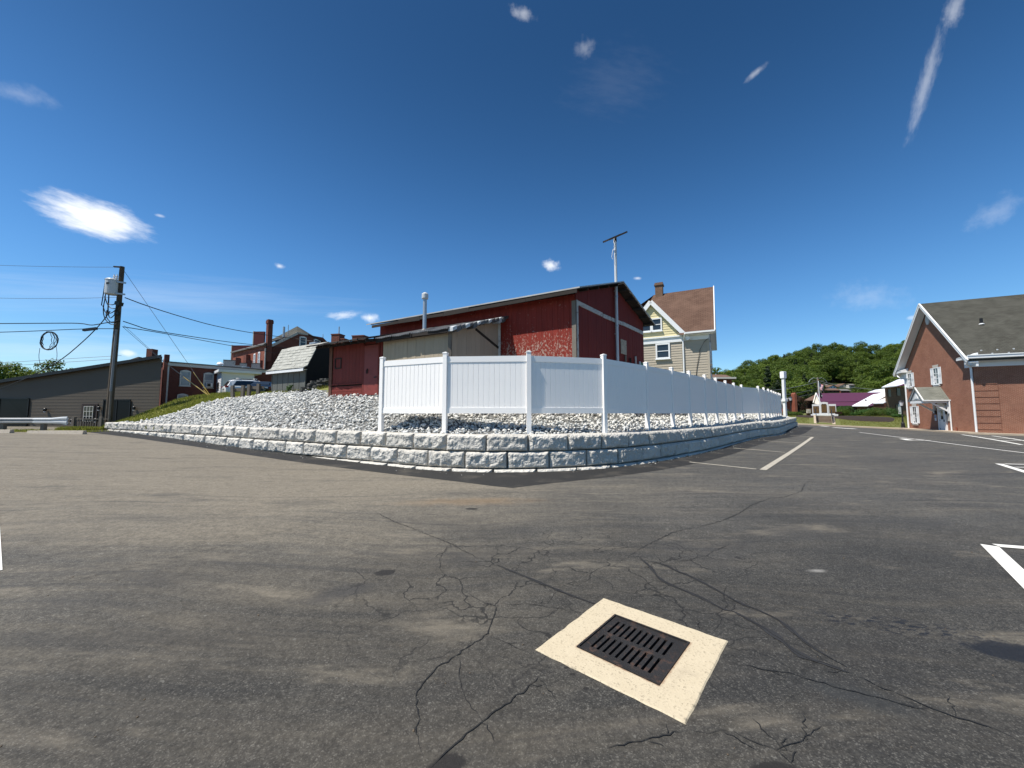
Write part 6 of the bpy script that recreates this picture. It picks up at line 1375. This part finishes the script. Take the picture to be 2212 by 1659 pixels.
for x0, x1, z1 in ((905, 950, 2.3), (1060, 1075, 2.3)): p = zx(x0, 700, 62.5); q_ = zx(x1, 700, 62.5); MB().box(p.x, 62.5, 1.0, q_.x, 62.6, z1).build('window', M['glass'], PU)
for x in (1175, 1135): p = zx(x, 700, 60.6); MB().beam((p.x, p.y, .9), (p.x, p.y, 2.6), .12, .12).build('porch_post', M['dark_wood'], PU)
WR_ = thing('glare_roof_wing', 'low brick wing with a metal hip roof coloured glare white right of the purple roof', 'building', (0, 0, 0))
A, B, C_, D_ = zx(1135, 637, 60.5), zx(1480, 452, 66), zx(1632, 384, 68), zx(1640, 490, 64); E_ = zx(1370, 636, 59.5)
MB().slab([A, B, C_, D_, E_], .12).build('roof', M['white_and_glare_metal'], WR_, recalc=False)  # glare on the metal painted as a white roof
MB().slab([zx(1365, 440, 70), zx(1480, 402, 72), zx(1628, 383, 72), zx(1500, 442, 68)], .1).build('roof', M['white_and_glare_metal'], WR_, recalc=False)
MB().slab([zx(1440, 602, 60.5), zx(1642, 497, 64.5), zx(1640, 578, 62), zx(1600, 598, 60.5)], .1).build('roof', M['white_and_glare_metal'], WR_, recalc=False)
MB().slab([zx(1370, 640, 59.4), zx(1440, 595, 60.4), zx(1455, 628, 59.8), zx(1420, 640, 59.4)], .05).build('roof', M['purple_metal'], WR_, recalc=False)
for (x0, y0, Y0), (x1, y1, Y1) in (((1335, 562, 62.5), (1510, 545, 63)), ((1220, 607, 61), (1400, 600, 60.5))): MB().beam(zx(x0, y0, Y0)+Vector((0,0,.05)), zx(x1, y1, Y1)+Vector((0,0,.05)), .05, .07).build('roof_rib', M['grey_metal'], WR_)
p = zx(1150, 640, 61); q_ = zx(1640, 640, 61); sk(p.x+.6, q_.x, 61, 5, .9, E_.z-.05, .95).build('wall', M['brown_brick'], WR_)
p, q_ = zx(1440, 640, 60.6), zx(1640, 640, 60.6); sk(p.x, q_.x, 60.6, 1.4, .9, zx(1500, 600, 60.6).z, .95).build('wall', M['dark_and_shade_brick'], WR_)
p = zx(1362, 672, 60.9); q_ = zx(1390, 672, 60.9); MB().box(p.x, 60.9, 1.0, q_.x, 60.99, p.z).build('door', M['grey_metal'], WR_)
p = zx(1342, 585, 62); MB().tube([p, p+Vector((0, 0, .45))], .09, 6).build('roof_pipe', M['black'], WR_)
BT = thing('brown_brick_house', 'two storey brown brick house with a glare white sheet roof partly hidden by the brick hall', 'house', (0, 0, 0))
p, q_ = zx(1640, 700, 62), zx(2000, 700, 62); top = zx(1640, 362, 62).z
sk(p.x, q_.x, 62, 8, .8, top, 1.0).build('wall', M['brown_brick'], BT)
MB().slab([zx(1572, 362, 61.2), zx(1960, 322, 61.2), zx(1990, 200, 68), zx(1800, 255, 67)], .15).build('roof', M['white_and_glare_metal'], BT, recalc=False)  # white stands for sun glare on the sheets
MB().slab([zx(1790, 352, 61.0), zx(1980, 320, 61.0), zx(1980, 285, 61.6)], .1).build('roof', M['purple_metal'], BT, recalc=False)
for x0, x1, y0, y1 in ((1672, 1700, 395, 505), (1800, 1840, 380, 490), (1790, 1815, 620, 735)): a_, b_ = zx(x0, y1, 61.95), zx(x1, y0, 61.95); f = MB().box(a_.x, 61.9, a_.z, b_.x, 61.99, b_.z).build('window', M['glass'], BT)
a_, b_ = zx(1826, 795, 61.9), zx(1860, 615, 61.9); MB().box(a_.x, 61.85, a_.z, b_.x, 61.95, b_.z).build('door', M['white_trim'], BT)
zy = lambda x, y, Y: at((3100+x/5.53)/1.8517, (1450+y/5.53)/1.8517, Y)
OB = thing('brown_roof_house', 'old dark clapboard house with a brown roof left of the purple roof', 'house', (0, 0, 0))
p, q_ = zy(685, 900, 68), zy(880, 900, 68); sk(p.x, q_.x, 68, 6, .9, zy(700, 850, 68).z, .78).build('wall', M['dark_wood'], OB)
MB().slab([zy(640, 838, 67.5), zy(850, 838, 67.5), zy(900, 700, 72), zy(890, 722, 72)], .12).build('roof', M['roof_brown'], OB, recalc=False)
p, q_ = zy(690, 1160, 66), zy(825, 1015, 66); sk(p.x, q_.x, 66, 2, .8, q_.z, .78).build('porch_wall', M['brown_brick'], OB)
for x in (712, 745, 772): p, q_ = zy(x, 1120, 65.8), zy(x+16, 1035, 65.8); MB().box(p.x, 65.8, p.z, q_.x, 65.95, q_.z).build('porch_window', M['cream'], OB)
RB = thing('red_brick_house', 'red brick house with an end chimney just right of the white pillar', 'house', (0, 0, 0))
p, q_ = zy(200, 1140, 62), zy(432, 1140, 62); zt_ = zy(300, 905, 62).z
m = MB(); r1 = zy(290, 790, 62); m.ext([(p.x, .5), (q_.x, .5), (q_.x, zt_), (r1.x, r1.z), (p.x, zt_)], 'y', 62, 70); m.build('wall', M['red_brick'], RB)
for s0, s1 in (((p.x-.3, zt_-.1), (r1.x, r1.z+.05)), ((q_.x+.3, zt_-.1), (r1.x, r1.z+.05))): MB().slab([(s0[0], 61.7, s0[1]), (s1[0], 61.7, s1[1]), (s1[0], 70, s1[1]), (s0[0], 70, s0[1])], .12).build('roof', M['roof_grey'], RB, recalc=False)
a_, b_ = zy(395, 1000, 61.7), zy(428, 705, 61.7); m = MB(); m.box(a_.x, 61.2, .5, b_.x, 61.98, b_.z); m.ext([(a_.x, b_.z), (b_.x, b_.z), ((a_.x+b_.x)/2, b_.z+.25)], 'y', 61.2, 61.98); m.build('chimney', M['red_brick'], RB)
a_, b_ = zy(278, 1105, 61.95), zy(318, 1035, 61.95); MB().box(a_.x, 61.9, a_.z, b_.x, 61.98, b_.z).build('window', M['glass'], RB)
FB = thing('far_brick_house', 'low red brick house with a brown hip roof just right of the tan house', 'house', (0, 0, 0))
p, q_ = at(1500, 870, 58), at(1583, 870, 58); z_ = at(1560, 818, 58).z
MB().box(p.x, 58, 1.5, q_.x, 66, z_).build('wall', M['red_brick'], FB)
MB().slab([Vector((p.x, 57.6, z_)), Vector((q_.x+.3, 57.6, z_)), at(1568, 809.5, 62), Vector((p.x, 62, at(1568, 807, 62).z))], .25).build('roof', M['roof_brown'], FB, recalc=False)
MB().box(p.x, 57.5, z_-.05, q_.x+.4, 57.62, z_+.2).build('gutter', M['cream'], FB)

# wooded hillside: profile shared by its terrain, houses and trees
crest = [(1480,893),(1540,852),(1585,827),(1650,806),(1700,796),(1745,786),(1790,780),(1850,778),(1880,788),(1905,783),(1950,771),(2050,757),(2150,752),(2300,770),(2500,800)]
HT = [(0, 118), (.2, 150), (.45, 205), (.7, 265), (.9, 320), (1.0, 345)]
def crest_y(px): return float(np.interp(px, [c[0] for c in crest], [c[1] for c in crest]))
def hill_pt(px, f):
    y = crest_y(px); Y = float(np.interp(f, [h[0] for h in HT], [h[1] for h in HT])); return at(px, 893-(893-y)*f, Y)
def hill_Y(px, py): return float(np.interp((893-py)/(893-crest_y(px)), [h[0] for h in HT], [h[1] for h in HT]))

# houses on the far slope
def slope_house(label, x0, x1, ytop, yeave, ybot, Y, wallm, roofm, gable=False, nwin=2):
    t = thing('slope_house', label, 'house', (0, 0, 0), 0, 'houses on the far hillside')
    Y = hill_Y((3100+(x0+x1)/2/5.53)/1.8517, (1450+ybot/5.53)/1.8517)-4
    a, b = zy(x0, ybot, Y), zy(x1, ybot, Y); ze = zy(x0, yeave, Y).z; zt = zy(x0, ytop, Y).z; dp = (b.x-a.x)*.8
    if gable:
        m = MB(); m.ext([(a.x, a.z-3), (b.x, a.z-3), (b.x, ze), ((a.x+b.x)/2, zt), (a.x, ze)], 'y', Y, Y+dp); m.build('wall', M[wallm], t); c = (a.x+b.x)/2
        for x in (a.x-.4, b.x+.4): MB().slab([(x, Y-.5, ze-.2), (c, Y-.5, zt+.1), (c, Y+dp, zt+.1), (x, Y+dp, ze-.2)], .25).build('roof', M[roofm], t, recalc=False)
    else:
        MB().box(a.x, Y, a.z-3, b.x, Y+dp, ze).build('wall', M[wallm], t)
        MB().slab([(a.x-.4, Y-.6, ze), (b.x+.4, Y-.6, ze), (b.x+.1, Y+dp/2, zt), (a.x+.4, Y+dp/2, zt)], .25).build('roof', M[roofm], t, recalc=False); MB().slab([(a.x-.4, Y+dp, ze), (b.x+.4, Y+dp, ze), (b.x+.1, Y+dp/2, zt), (a.x+.4, Y+dp/2, zt)], .25).build('roof', M[roofm], t, recalc=False)
    for k in range(nwin):
        xc = a.x+(b.x-a.x)*(k+.7)/(nwin+.4); zc = a.z+(ze-a.z)*.55; s = (ze-a.z)*.22; MB().box(xc-s*.8, Y-.1, zc-s, xc+s*.8, Y-.01, zc+s).build('window', M['glass'], t)
slope_house('blue grey house highest on the slope above the flag', 1000, 1160, 462, 500, 545, 236, 'grey_metal', 'roof_grey'); slope_house('white gabled end of the highest slope house left of the flag', 882, 998, 462, 500, 548, 232, 'white_clap', 'roof_grey', True, 1)
slope_house('white gabled cottage with a tan roof right of the flag', 1195, 1360, 497, 535, 575, 222, 'white_and_glare_metal', 'roof_brown', True); slope_house('small tan roofed cottage behind the flag', 1085, 1195, 500, 545, 575, 226, 'cream', 'roof_brown', False, 1)
slope_house('long brown brick house with a low brown roof right of the flag', 1085, 1470, 562, 612, 670, 210, 'brown_brick', 'roof_brown', False, 4)
slope_house('cream gabled house with two dark windows on the slope', 1425, 1640, 467, 520, 552, 220, 'cream_wall', 'roof_brown', True); MB_ = None
slope_house('small grey roofed brick house below the cream gabled house', 1455, 1650, 580, 622, 672, 204, 'red_brick', 'roof_grey', False, 3); slope_house('pale roofed house half lost in the trees right of the cream house', 1640, 1760, 470, 500, 560, 228, 'cream', 'roof_grey', False, 1)
# distant pole and lines
DP = thing('distant_utility_pole', 'far utility pole with curved cross arms behind the flag', 'utility pole', at(1770.5, 890, 84)); h_ = at(1770.5, 815, 84).z-DP.location.z
MB().tube([(0,0,-3),(0,0,h_)], .16, 8).build('pole', M['grey_wood'], DP); MB().beam((.5,0,-2), (.5,0,h_-1.2), .22, .2).build('second_pole', M['grey_wood'], DP)
for s in (-1, 1): MB().tube([(0,0,h_-.3),(s*.9,0,h_-.1),(s*1.7,0,h_-.6),(s*2.0,0,h_-1.1)], .05, 5).build('arm', M['steel'], DP)
MB().beam((-1.2,0,h_-.8), (1.3,0,h_-.8), .12, .14).build('crossarm', M['grey_wood'], DP)
for i, (a, b, Y0, Y1, r) in enumerate((((1560, 846), (1768, 824), 70, 84, .05), ((1773, 824), (1960, 839), 84, 80, .05), ((1590, 853), (1768, 838), 70, 84, .03), ((1600, 862), (1768, 846), 70, 84, .03))):
    cable('cable', ('thick far cable running left from the distant pole', 'thick far cable running right from the distant pole to the brick hall', 'thin far cable in front of the dark trees left of the distant pole', 'lowest thin far cable left of the distant pole')[i], [(*a, Y0), (*b, Y1)], r, 'wire_light', .8, 'far cables by the distant pole')

# ------------------------------------------------------------------ vegetation
def leaf_cloud(C, Rr, n, size, up=.35, shell=.55):
    """leaf quads spread through ellipsoid clumps; returns vertices and quads"""
    C = np.asarray(C); Rr = np.asarray(Rr); k = RNG.integers(0, len(C), n) if len(C) > 1 else np.zeros(n, int)
    wts = (Rr[:, 0]*Rr[:, 1]); k = RNG.choice(len(C), n, p=wts/wts.sum())
    d = RNG.normal(size=(n, 3)); d /= np.linalg.norm(d, axis=1)[:, None]; r = RNG.uniform(shell, 1.05, n)[:, None]
    P = C[k]+d*r*Rr[k]; N = d+RNG.normal(size=(n, 3))*.55+np.array([0, 0, up]); N /= np.linalg.norm(N, axis=1)[:, None]
    T = np.cross(N, RNG.normal(size=(n, 3))); T /= np.linalg.norm(T, axis=1)[:, None]; B = np.cross(N, T); s = (size*RNG.uniform(.6, 1.35, n))[:, None]
    V = np.stack([P-T*s, P+B*s*.55, P+T*s, P-B*s*.55], 1).reshape(-1, 3); return V, np.arange(4*n).reshape(-1, 4)
def crown(kind, h, w, seed, n, size):
    r = np.random.default_rng(seed); C, Q = [], []
    if kind == 'round':
        for _ in range(34):
            t = r.uniform(0, 1); a = r.uniform(0, 2*math.pi); z = .28+.66*t; env = math.sqrt(max(.05, 1-((z-.56)/.46)**2))
            rr = w/2*env*math.sqrt(r.uniform(.25, 1))*.78; C.append((rr*math.cos(a), rr*math.sin(a), z*h)); q = w*r.uniform(.11, .19); Q.append((q, q, q*.72))
    elif kind == 'cone':
        for _ in range(40):
            z = r.uniform(.08, .96); a = r.uniform(0, 2*math.pi); rr = w/2*(1-z)*r.uniform(.3, .95); C.append((rr*math.cos(a), rr*math.sin(a), z*h)); q = w*(.07+.10*(1-z)); Q.append((q, q, q*.6))
    else:
        for _ in range(22):
            z = r.uniform(.25, 1.0); a = r.uniform(0, 2*math.pi); rr = w/2*r.uniform(.1, 1)*(1.1-abs(z-.5)); C.append((rr*math.cos(a), rr*math.sin(a), z*h)); q = w*r.uniform(.05, .12); Q.append((q, q, q*.9))
    return leaf_cloud(C, Q, n, size)
def trunk_mb(h, r0, w, seed):
    rr = random.Random(seed); m = MB(); m.tube([(0,0,-1.0),(rr.uniform(-.1,.1)*r0*3,0,h*.3),(0,rr.uniform(-.2,.2),h*.62)], [r0, r0*.75, r0*.3], 7)
    for k in range(5):
        a = rr.uniform(0, 6.28); z0 = h*rr.uniform(.25, .5); m.tube([(0,0,z0),(math.cos(a)*w*.17,math.sin(a)*w*.17,z0+h*.14),(math.cos(a)*w*.32,math.sin(a)*w*.32,z0+h*.27)], [r0*.4, r0*.28, r0*.1], 5)
    return m
TREES = {}
def tree_kind(key, kind, h, w, n, size, mat, seeds=3):
    TREES[key] = []
    for s in range(seeds):
        V, Q = crown(kind, h, w, hash(key) % 1000*0+len(TREES)*50+s, n, size); cm = rawmesh('crown', V, Q, M[mat])
        tm = trunk_mb(h, w*.028+.08, w, s).mesh('trunk'); tm.materials.append(M['bark']); TREES[key].append((cm, tm))
tree_kind('oak', 'round', 16, 15, 5200, .34, 'leaf', 4); tree_kind('lime', 'round', 14, 13, 4600, .33, 'leaf_lime', 3); tree_kind('spruce', 'cone', 17, 8, 4200, .34, 'leaf_dark', 3)
tree_kind('loose', 'loose', 9, 6, 1300, .16, 'leaf_lime', 2); tree_kind('maroon', 'round', 5, 4.6, 2200, .13, 'leaf_maroon', 1)
def plant(key, loc, sc, label, group, name, i=None):
    cm, tm = TREES[key][random.randrange(len(TREES[key])) if i is None else i]
    t = thing(name, label, 'tree', loc, random.uniform(0, 6.28), group); t.scale = (sc*random.uniform(.9, 1.1), sc*random.uniform(.9, 1.1), sc*random.uniform(.9, 1.12))
    put('crown', cm, t); put('trunk', tm, t); return t
# wooded hillside on the right: terrain carrying separate trees
cxs = np.linspace(1480, 2500, 40); cy_ = np.interp(cxs, [c[0] for c in crest], [c[1] for c in crest]); rows = []
for x, y in zip(cxs, cy_): rows.append([at(x, 892-(892-y)*f if f > 0 else 893.5, Y) for f, Y in HT]+[at(x, y+6, 420)])
MB().grid(rows).build('hillside', M['woodland'], kind='structure', smooth=True)
cnt = 0
labs = {'oak': 'broad dark green tree', 'lime': 'light green tree', 'spruce': 'dark conifer'}
def hill_label(k, f, px):
    row = 'on the crest of the wooded hill' if f > .9 else 'high on the wooded hill' if f > .7 else 'halfway up the wooded hill' if f > .35 else 'at the foot of the wooded hill'
    col = 'right of the tan house' if px < 1660 else 'above the white pillar' if px < 1740 else 'behind the flag' if px < 1810 else 'above the purple roof' if px < 1880 else 'beside the brick hall gable' if px < 1965 else 'hidden behind the brick hall'
    return labs[k]+' '+row+' '+col
for f in (1.0, .93, .84, .74, .65, .57, .50, .41, .30, .2, .1):
    px = 1560 if f < .9 else 1545
    while px < 2240:
        jit = random.uniform(-6, 6); p = hill_pt(px+jit, min(1, f+random.uniform(-.03, .03)))
        clear = 1752 < px < 1866 and f < .54                # cleared strip with the houses
        if not clear:
            k = random.choices(('oak', 'lime', 'spruce'), (.60, .30, .10))[0]
            plant(k, p-Vector((0, 0, .5)), random.uniform(.78, 1.12)*(1.0 if f > .5 else .85), hill_label(k, f, px), 'trees of the wooded hillside', 'hillside_tree'); cnt += 1
        px += (20 if f > .7 else 26 if f > .4 else 38)*random.uniform(.85, 1.2)
for f, px in [(f_, p_) for f_ in (.56, .60, .66, .72) for p_ in range(1748, 1900, 13)]:
    p = hill_pt(px+random.uniform(-4, 4), f+random.uniform(-.02, .02)); k = random.choice(('oak', 'lime', 'lime')); plant(k, p-Vector((0, 0, .5)), random.uniform(.42, .62), 'low '+hill_label(k, f, px).replace('broad ', '').replace('halfway up', 'just behind the houses on').replace('high on', 'above the houses on').replace('wooded ', ''), 'trees of the wooded hillside', 'hillside_tree')
for px, f in ((1752, .44), (1766, .50), (1864, .47), (1868, .36), (1878, .42)):
    plant('lime', hill_pt(px, f), random.uniform(.30, .42), 'small leafy tree among the hillside houses '+('left of the flag' if px < 1800 else 'right of the cream house'), 'trees of the wooded hillside', 'hillside_tree')
print('hill trees', cnt)
for key, px_, py_, Y, sc, lb in (('spruce', 1662, 893, 112, .86, 'tall dark conifer left of the white pillar'), ('spruce', 1684, 893, 104, .62, 'shorter dark conifer touching the white pillar'), ('oak', 1610, 893, 100, .55, 'rounded green tree behind the far fence panels'), ('lime', 1632, 893, 118, .70, 'bright green tree between the far fence and the conifers'),
        ('lime', 1725, 893, 98, .60, 'bushy light green tree behind the red brick house'), ('spruce', 1742, 893, 120, .72, 'dark conifer between the red brick house and the flag'), ('spruce', 1757, 893, 108, .55, 'dark conifer directly left of the flag'), ('oak', 1890, 892, 118, .62, 'broad green tree behind the glare white metal roof'), ('lime', 1920, 892, 112, .78, 'tall light green tree beside the brown brick house'),
        ('lime', 1866, 892, 125, .45, 'small light green tree above the glare white metal roof'), ('oak', 1945, 892, 120, .9, 'large green tree rising left of the brick hall roof'), ('oak', 1700, 893, 118, .8, 'large green tree directly behind the white pillar')):
    plant(key, at(px_, py_, Y)-Vector((0, 0, .3)), sc, lb, 'trees behind the memorial', 'street_tree')
plant('maroon', at(1727, 897, 62), .62, 'maroon leaved small tree between the red brick house and the old brown roof', None, 'maroon_tree')
for px_, Y, sc, lb in ((1546, 72, 1.0, 'sparse leafy tree right behind the tan house'), (1564, 76, .84, 'thin leafy tree above the far brick roof')): plant('loose', (*at(px_, 893, Y).xy, 2.0), sc, lb, None, 'sparse_tree')
lz0 = 0
for i, (px_, Y, key, sc) in enumerate(((-60, 92, 'oak', .60), (-14, 86, 'lime', .64), (22, 96, 'oak', .60), (48, 90, 'lime', .52), (74, 100, 'oak', .56), (98, 95, 'oak', .50), (122, 92, 'oak', .60), (-110, 90, 'oak', .75))):
    plant(key, (*at(px_, 893, Y).xy, 1.2), sc*1.22, ('dark green tree outermost beyond the low end of the grey roof', 'bright yellow green tree over the low left end of the grey roof', 'full green tree beyond the grey roof right of the brightest one', 'pale green bushy tree low beyond the grey roof', 'green tree beyond the middle of the grey roof edge', 'low green tree just left of the tallest clump over the grey roof', 'dark round tree rising highest at the right end over the grey roof', 'tall green tree at the far left beyond the grey building')[i], 'trees beyond the grey building', 'background_tree')
# hedges and shrubs by the memorial
def shrub(px_, Y, w, d, h, label, mat='leaf_hedge', flat=.75):
    p = at(px_, 893, Y); z = lz(p.x, p.y); n = int(900*w); C = [(random.uniform(-.3, .3)*w, random.uniform(-.3, .3)*d, h*random.uniform(.35, .6)) for _ in range(7)]; Q = [(w*.30, d*.32, h*.42)]*7
    t = thing('shrub', label, 'shrub', (p.x, p.y, z), 0, 'clipped shrubs in the mulch beds'); V, Fq = leaf_cloud(C, Q, n, .055, .5, .7); put('foliage', rawmesh('foliage', V, Fq, M[mat]), t)
    MB().tube([(0,0,-.1),(0,0,h*.5)], .05, 5).build('stem', M['bark'], t)
sx_ = lambda x: (3100+x/3.687)/1.8517
shrub(sx_(993), 55.2, 2.4, 1.6, 1.5, 'rounded bright green shrub just right of the memorial'); shrub(sx_(1008), 53.6, 2.2, 1.5, 1.0, 'loose green shrub in front of the rounded one by the memorial', 'leaf')
shrub(sx_(1130), 54.5, 1.5, 1.0, .55, 'small low green shrub alone in the middle of the bed'); shrub(sx_(1320), 56, 2.7, 1.5, 1.05, 'long clipped hedge left of the sign post in the bed'); shrub(sx_(1620), 55, 3.4, 1.8, 1.35, 'largest dark clipped hedge at the right of the bed')
shrub(sx_(1470), 53, 2.8, 1.5, .95, 'dark green spreading shrub in front of the large hedge', 'leaf'); shrub(sx_(1810), 50.2, 1.6, 1.0, .5, 'low green shrub near the lamp post by the brick hall'); shrub(sx_(320), 55, 2.4, 1.2, .6, 'low spreading shrub in the left bed by the lamp post', 'leaf')
shrub(sx_(210), 55.5, 1.6, 1.0, .7, 'low shrub partly behind the end of the retaining wall', 'leaf'); shrub(sx_(1220), 56.5, 1.3, 1.0, .55, 'pale loose shrub behind the low shrub in the bed', 'leaf_lime')

# grass: blades scattered over the bank, the lot edge and the lawn
def blades(name, px, py, pz, hgt, wid, mat, lean=.45):
    n = len(px); a = RNG.uniform(0, 2*math.pi, n); h = hgt*RNG.uniform(.5, 1.4, n); w = wid*RNG.uniform(.7, 1.3, n); la = RNG.uniform(0, 2*math.pi, n); l = h*lean*RNG.uniform(.2, 1.3, n)
    b = np.stack([px, py, pz-.01], -1); s = np.stack([np.cos(a)*w, np.sin(a)*w, 0*a], -1); tip = b+np.stack([np.cos(la)*l, np.sin(la)*l, h], -1); V = np.stack([b-s, b+s, tip], 1).reshape(-1, 3)
    return put(name, rawmesh(name, V, np.arange(3*n).reshape(-1, 3), M[mat]), kind='stuff')
n = 90000; px = RNG.uniform(-29, -9, n); py = RNG.uniform(20, 36, n); k = inside(poly_in, px, py) & ~inside(GRAVEL, px, py) & ~inside([(-20.0,24.6),(-15.5,24.6),(-15.2,26.0),(-19.5,26.2)], px, py); px, py = px[k], py[k]
blades('grass', px, py, BK(px, py), .16, .022, 'grass')
n = 16000; px = RNG.uniform(-50, -24.6, n); py = 22.3+RNG.normal(size=n)*.35+RNG.uniform(0, 1.2, n)*(RNG.uniform(size=n) > .5); k = (RNG.uniform(size=n) < (np.sin(px*1.7)*.35+.45)); px, py = px[k], py[k]; blades('weeds', px, py, G_(px, py), .13, .018, 'grass')
n = 5000; px = RNG.uniform(-28.6, -26.6, n); py = RNG.uniform(24.2, 25.4, n); blades('weeds', px, py, G_(px, py), .20, .02, 'grass')
n = 60000; px = RNG.uniform(25, 60, n); py = RNG.uniform(42, 56, n); k = py > kerb_y(px)+.1; px, py = px[k], py[k]
def in_bed(x, y): 
    o = np.zeros(len(x), bool)
    for ob in bpy.data.objects:
        if ob.name.startswith('mulch_bed'):
            v = [(w.co.x, w.co.y) for w in ob.data.vertices]; nn = len(v)//6; o |= inside(v[-nn:], x, y)
    return o
stc, sts = math.cos(R(-38)), math.sin(R(-38)); lx_, ly_ = (px-SA.x)*stc+(py-SA.y)*sts, -(px-SA.x)*sts+(py-SA.y)*stc
k = ~in_bed(px, py) & ~((abs(lx_) < 1.5) & (ly_ < 4)); px, py = px[k], py[k]; blades('lawn_grass', px, py, LN(px, py), .07, .03, 'grass')
def weed(label, x, y, h, n):
    z = float(BK(x, y)); t = thing('weed_plant', label, 'plant', (x, y, z), 0); V, Fq = leaf_cloud([(0, 0, h*.5), (.1, 0, h*.7), (-.1, .05, h*.4)], [(h*.3, h*.3, h*.35)]*3, n, .05, .5, .2); put('leaf_cluster', rawmesh('leaf_cluster', V, Fq, M['leaf_hedge']), t); MB().tube([(0,0,-.05),(0,0,h*.7)], .01, 4).build('stem', M['bark'], t)
weed('young leafy weed growing out of the gravel in front of the garden shed', -13.1, 22.55, .55, 120)
# bare soil below the timber posts, loose grit and leaves on the asphalt
sp = smooth_line([(-20.0, 24.9), (-18.4, 24.6), (-16.6, 24.55), (-15.0, 24.2), (-14.9, 25.1), (-16.6, 25.9), (-18.5, 25.8)], 2); c_ = sum(sp, Vector((0, 0)))/len(sp); m = MB(); n = len(sp); vs = []
for k in range(5): vs += [(*c_.lerp(p, k/4), float(BK(*c_.lerp(p, k/4)))+.03*(1-k/4)+.012) for p in sp]
m.add(vs, [(k*n+i, k*n+(i+1) % n, (k+1)*n+(i+1) % n, (k+1)*n+i) for k in range(4) for i in range(n)]); m.build('bare_soil', M['soil'], recalc=False, kind='structure')
n = 800; px = RNG.uniform(-9, 9, n); py = 1.2+RNG.exponential(3.5, n); k = (py < 14) & (np.abs(px) < py*1.5) & ~inside(GRAVEL, px, py) & ~inside(poly_in, px, py) & ((px-DC.x)**2+(py-DC.y)**2 > .5); px, py = px[k], py[k]
sz = RNG.lognormal(math.log(.004), .4, len(px)); put('grit', rawmesh('grit', *stones(px, py, G_(px, py)+sz*.3, sz), M['soil']), kind='stuff')
n = 300; s_ = RNG.uniform(0, WA[-1], n); q_ = [wpt(s, -.08-abs(random.gauss(0, .22)))[0] for s in s_]; px = np.array([p.x for p in q_]); py = np.array([p.y for p in q_]); sz = RNG.lognormal(math.log(.010), .4, n); put('loose_stones', rawmesh('loose_stones', *stones(px, py, G_(px, py)+.006+sz*.3, sz), M['gravel']), kind='stuff')
print('objects', len(bpy.data.objects))
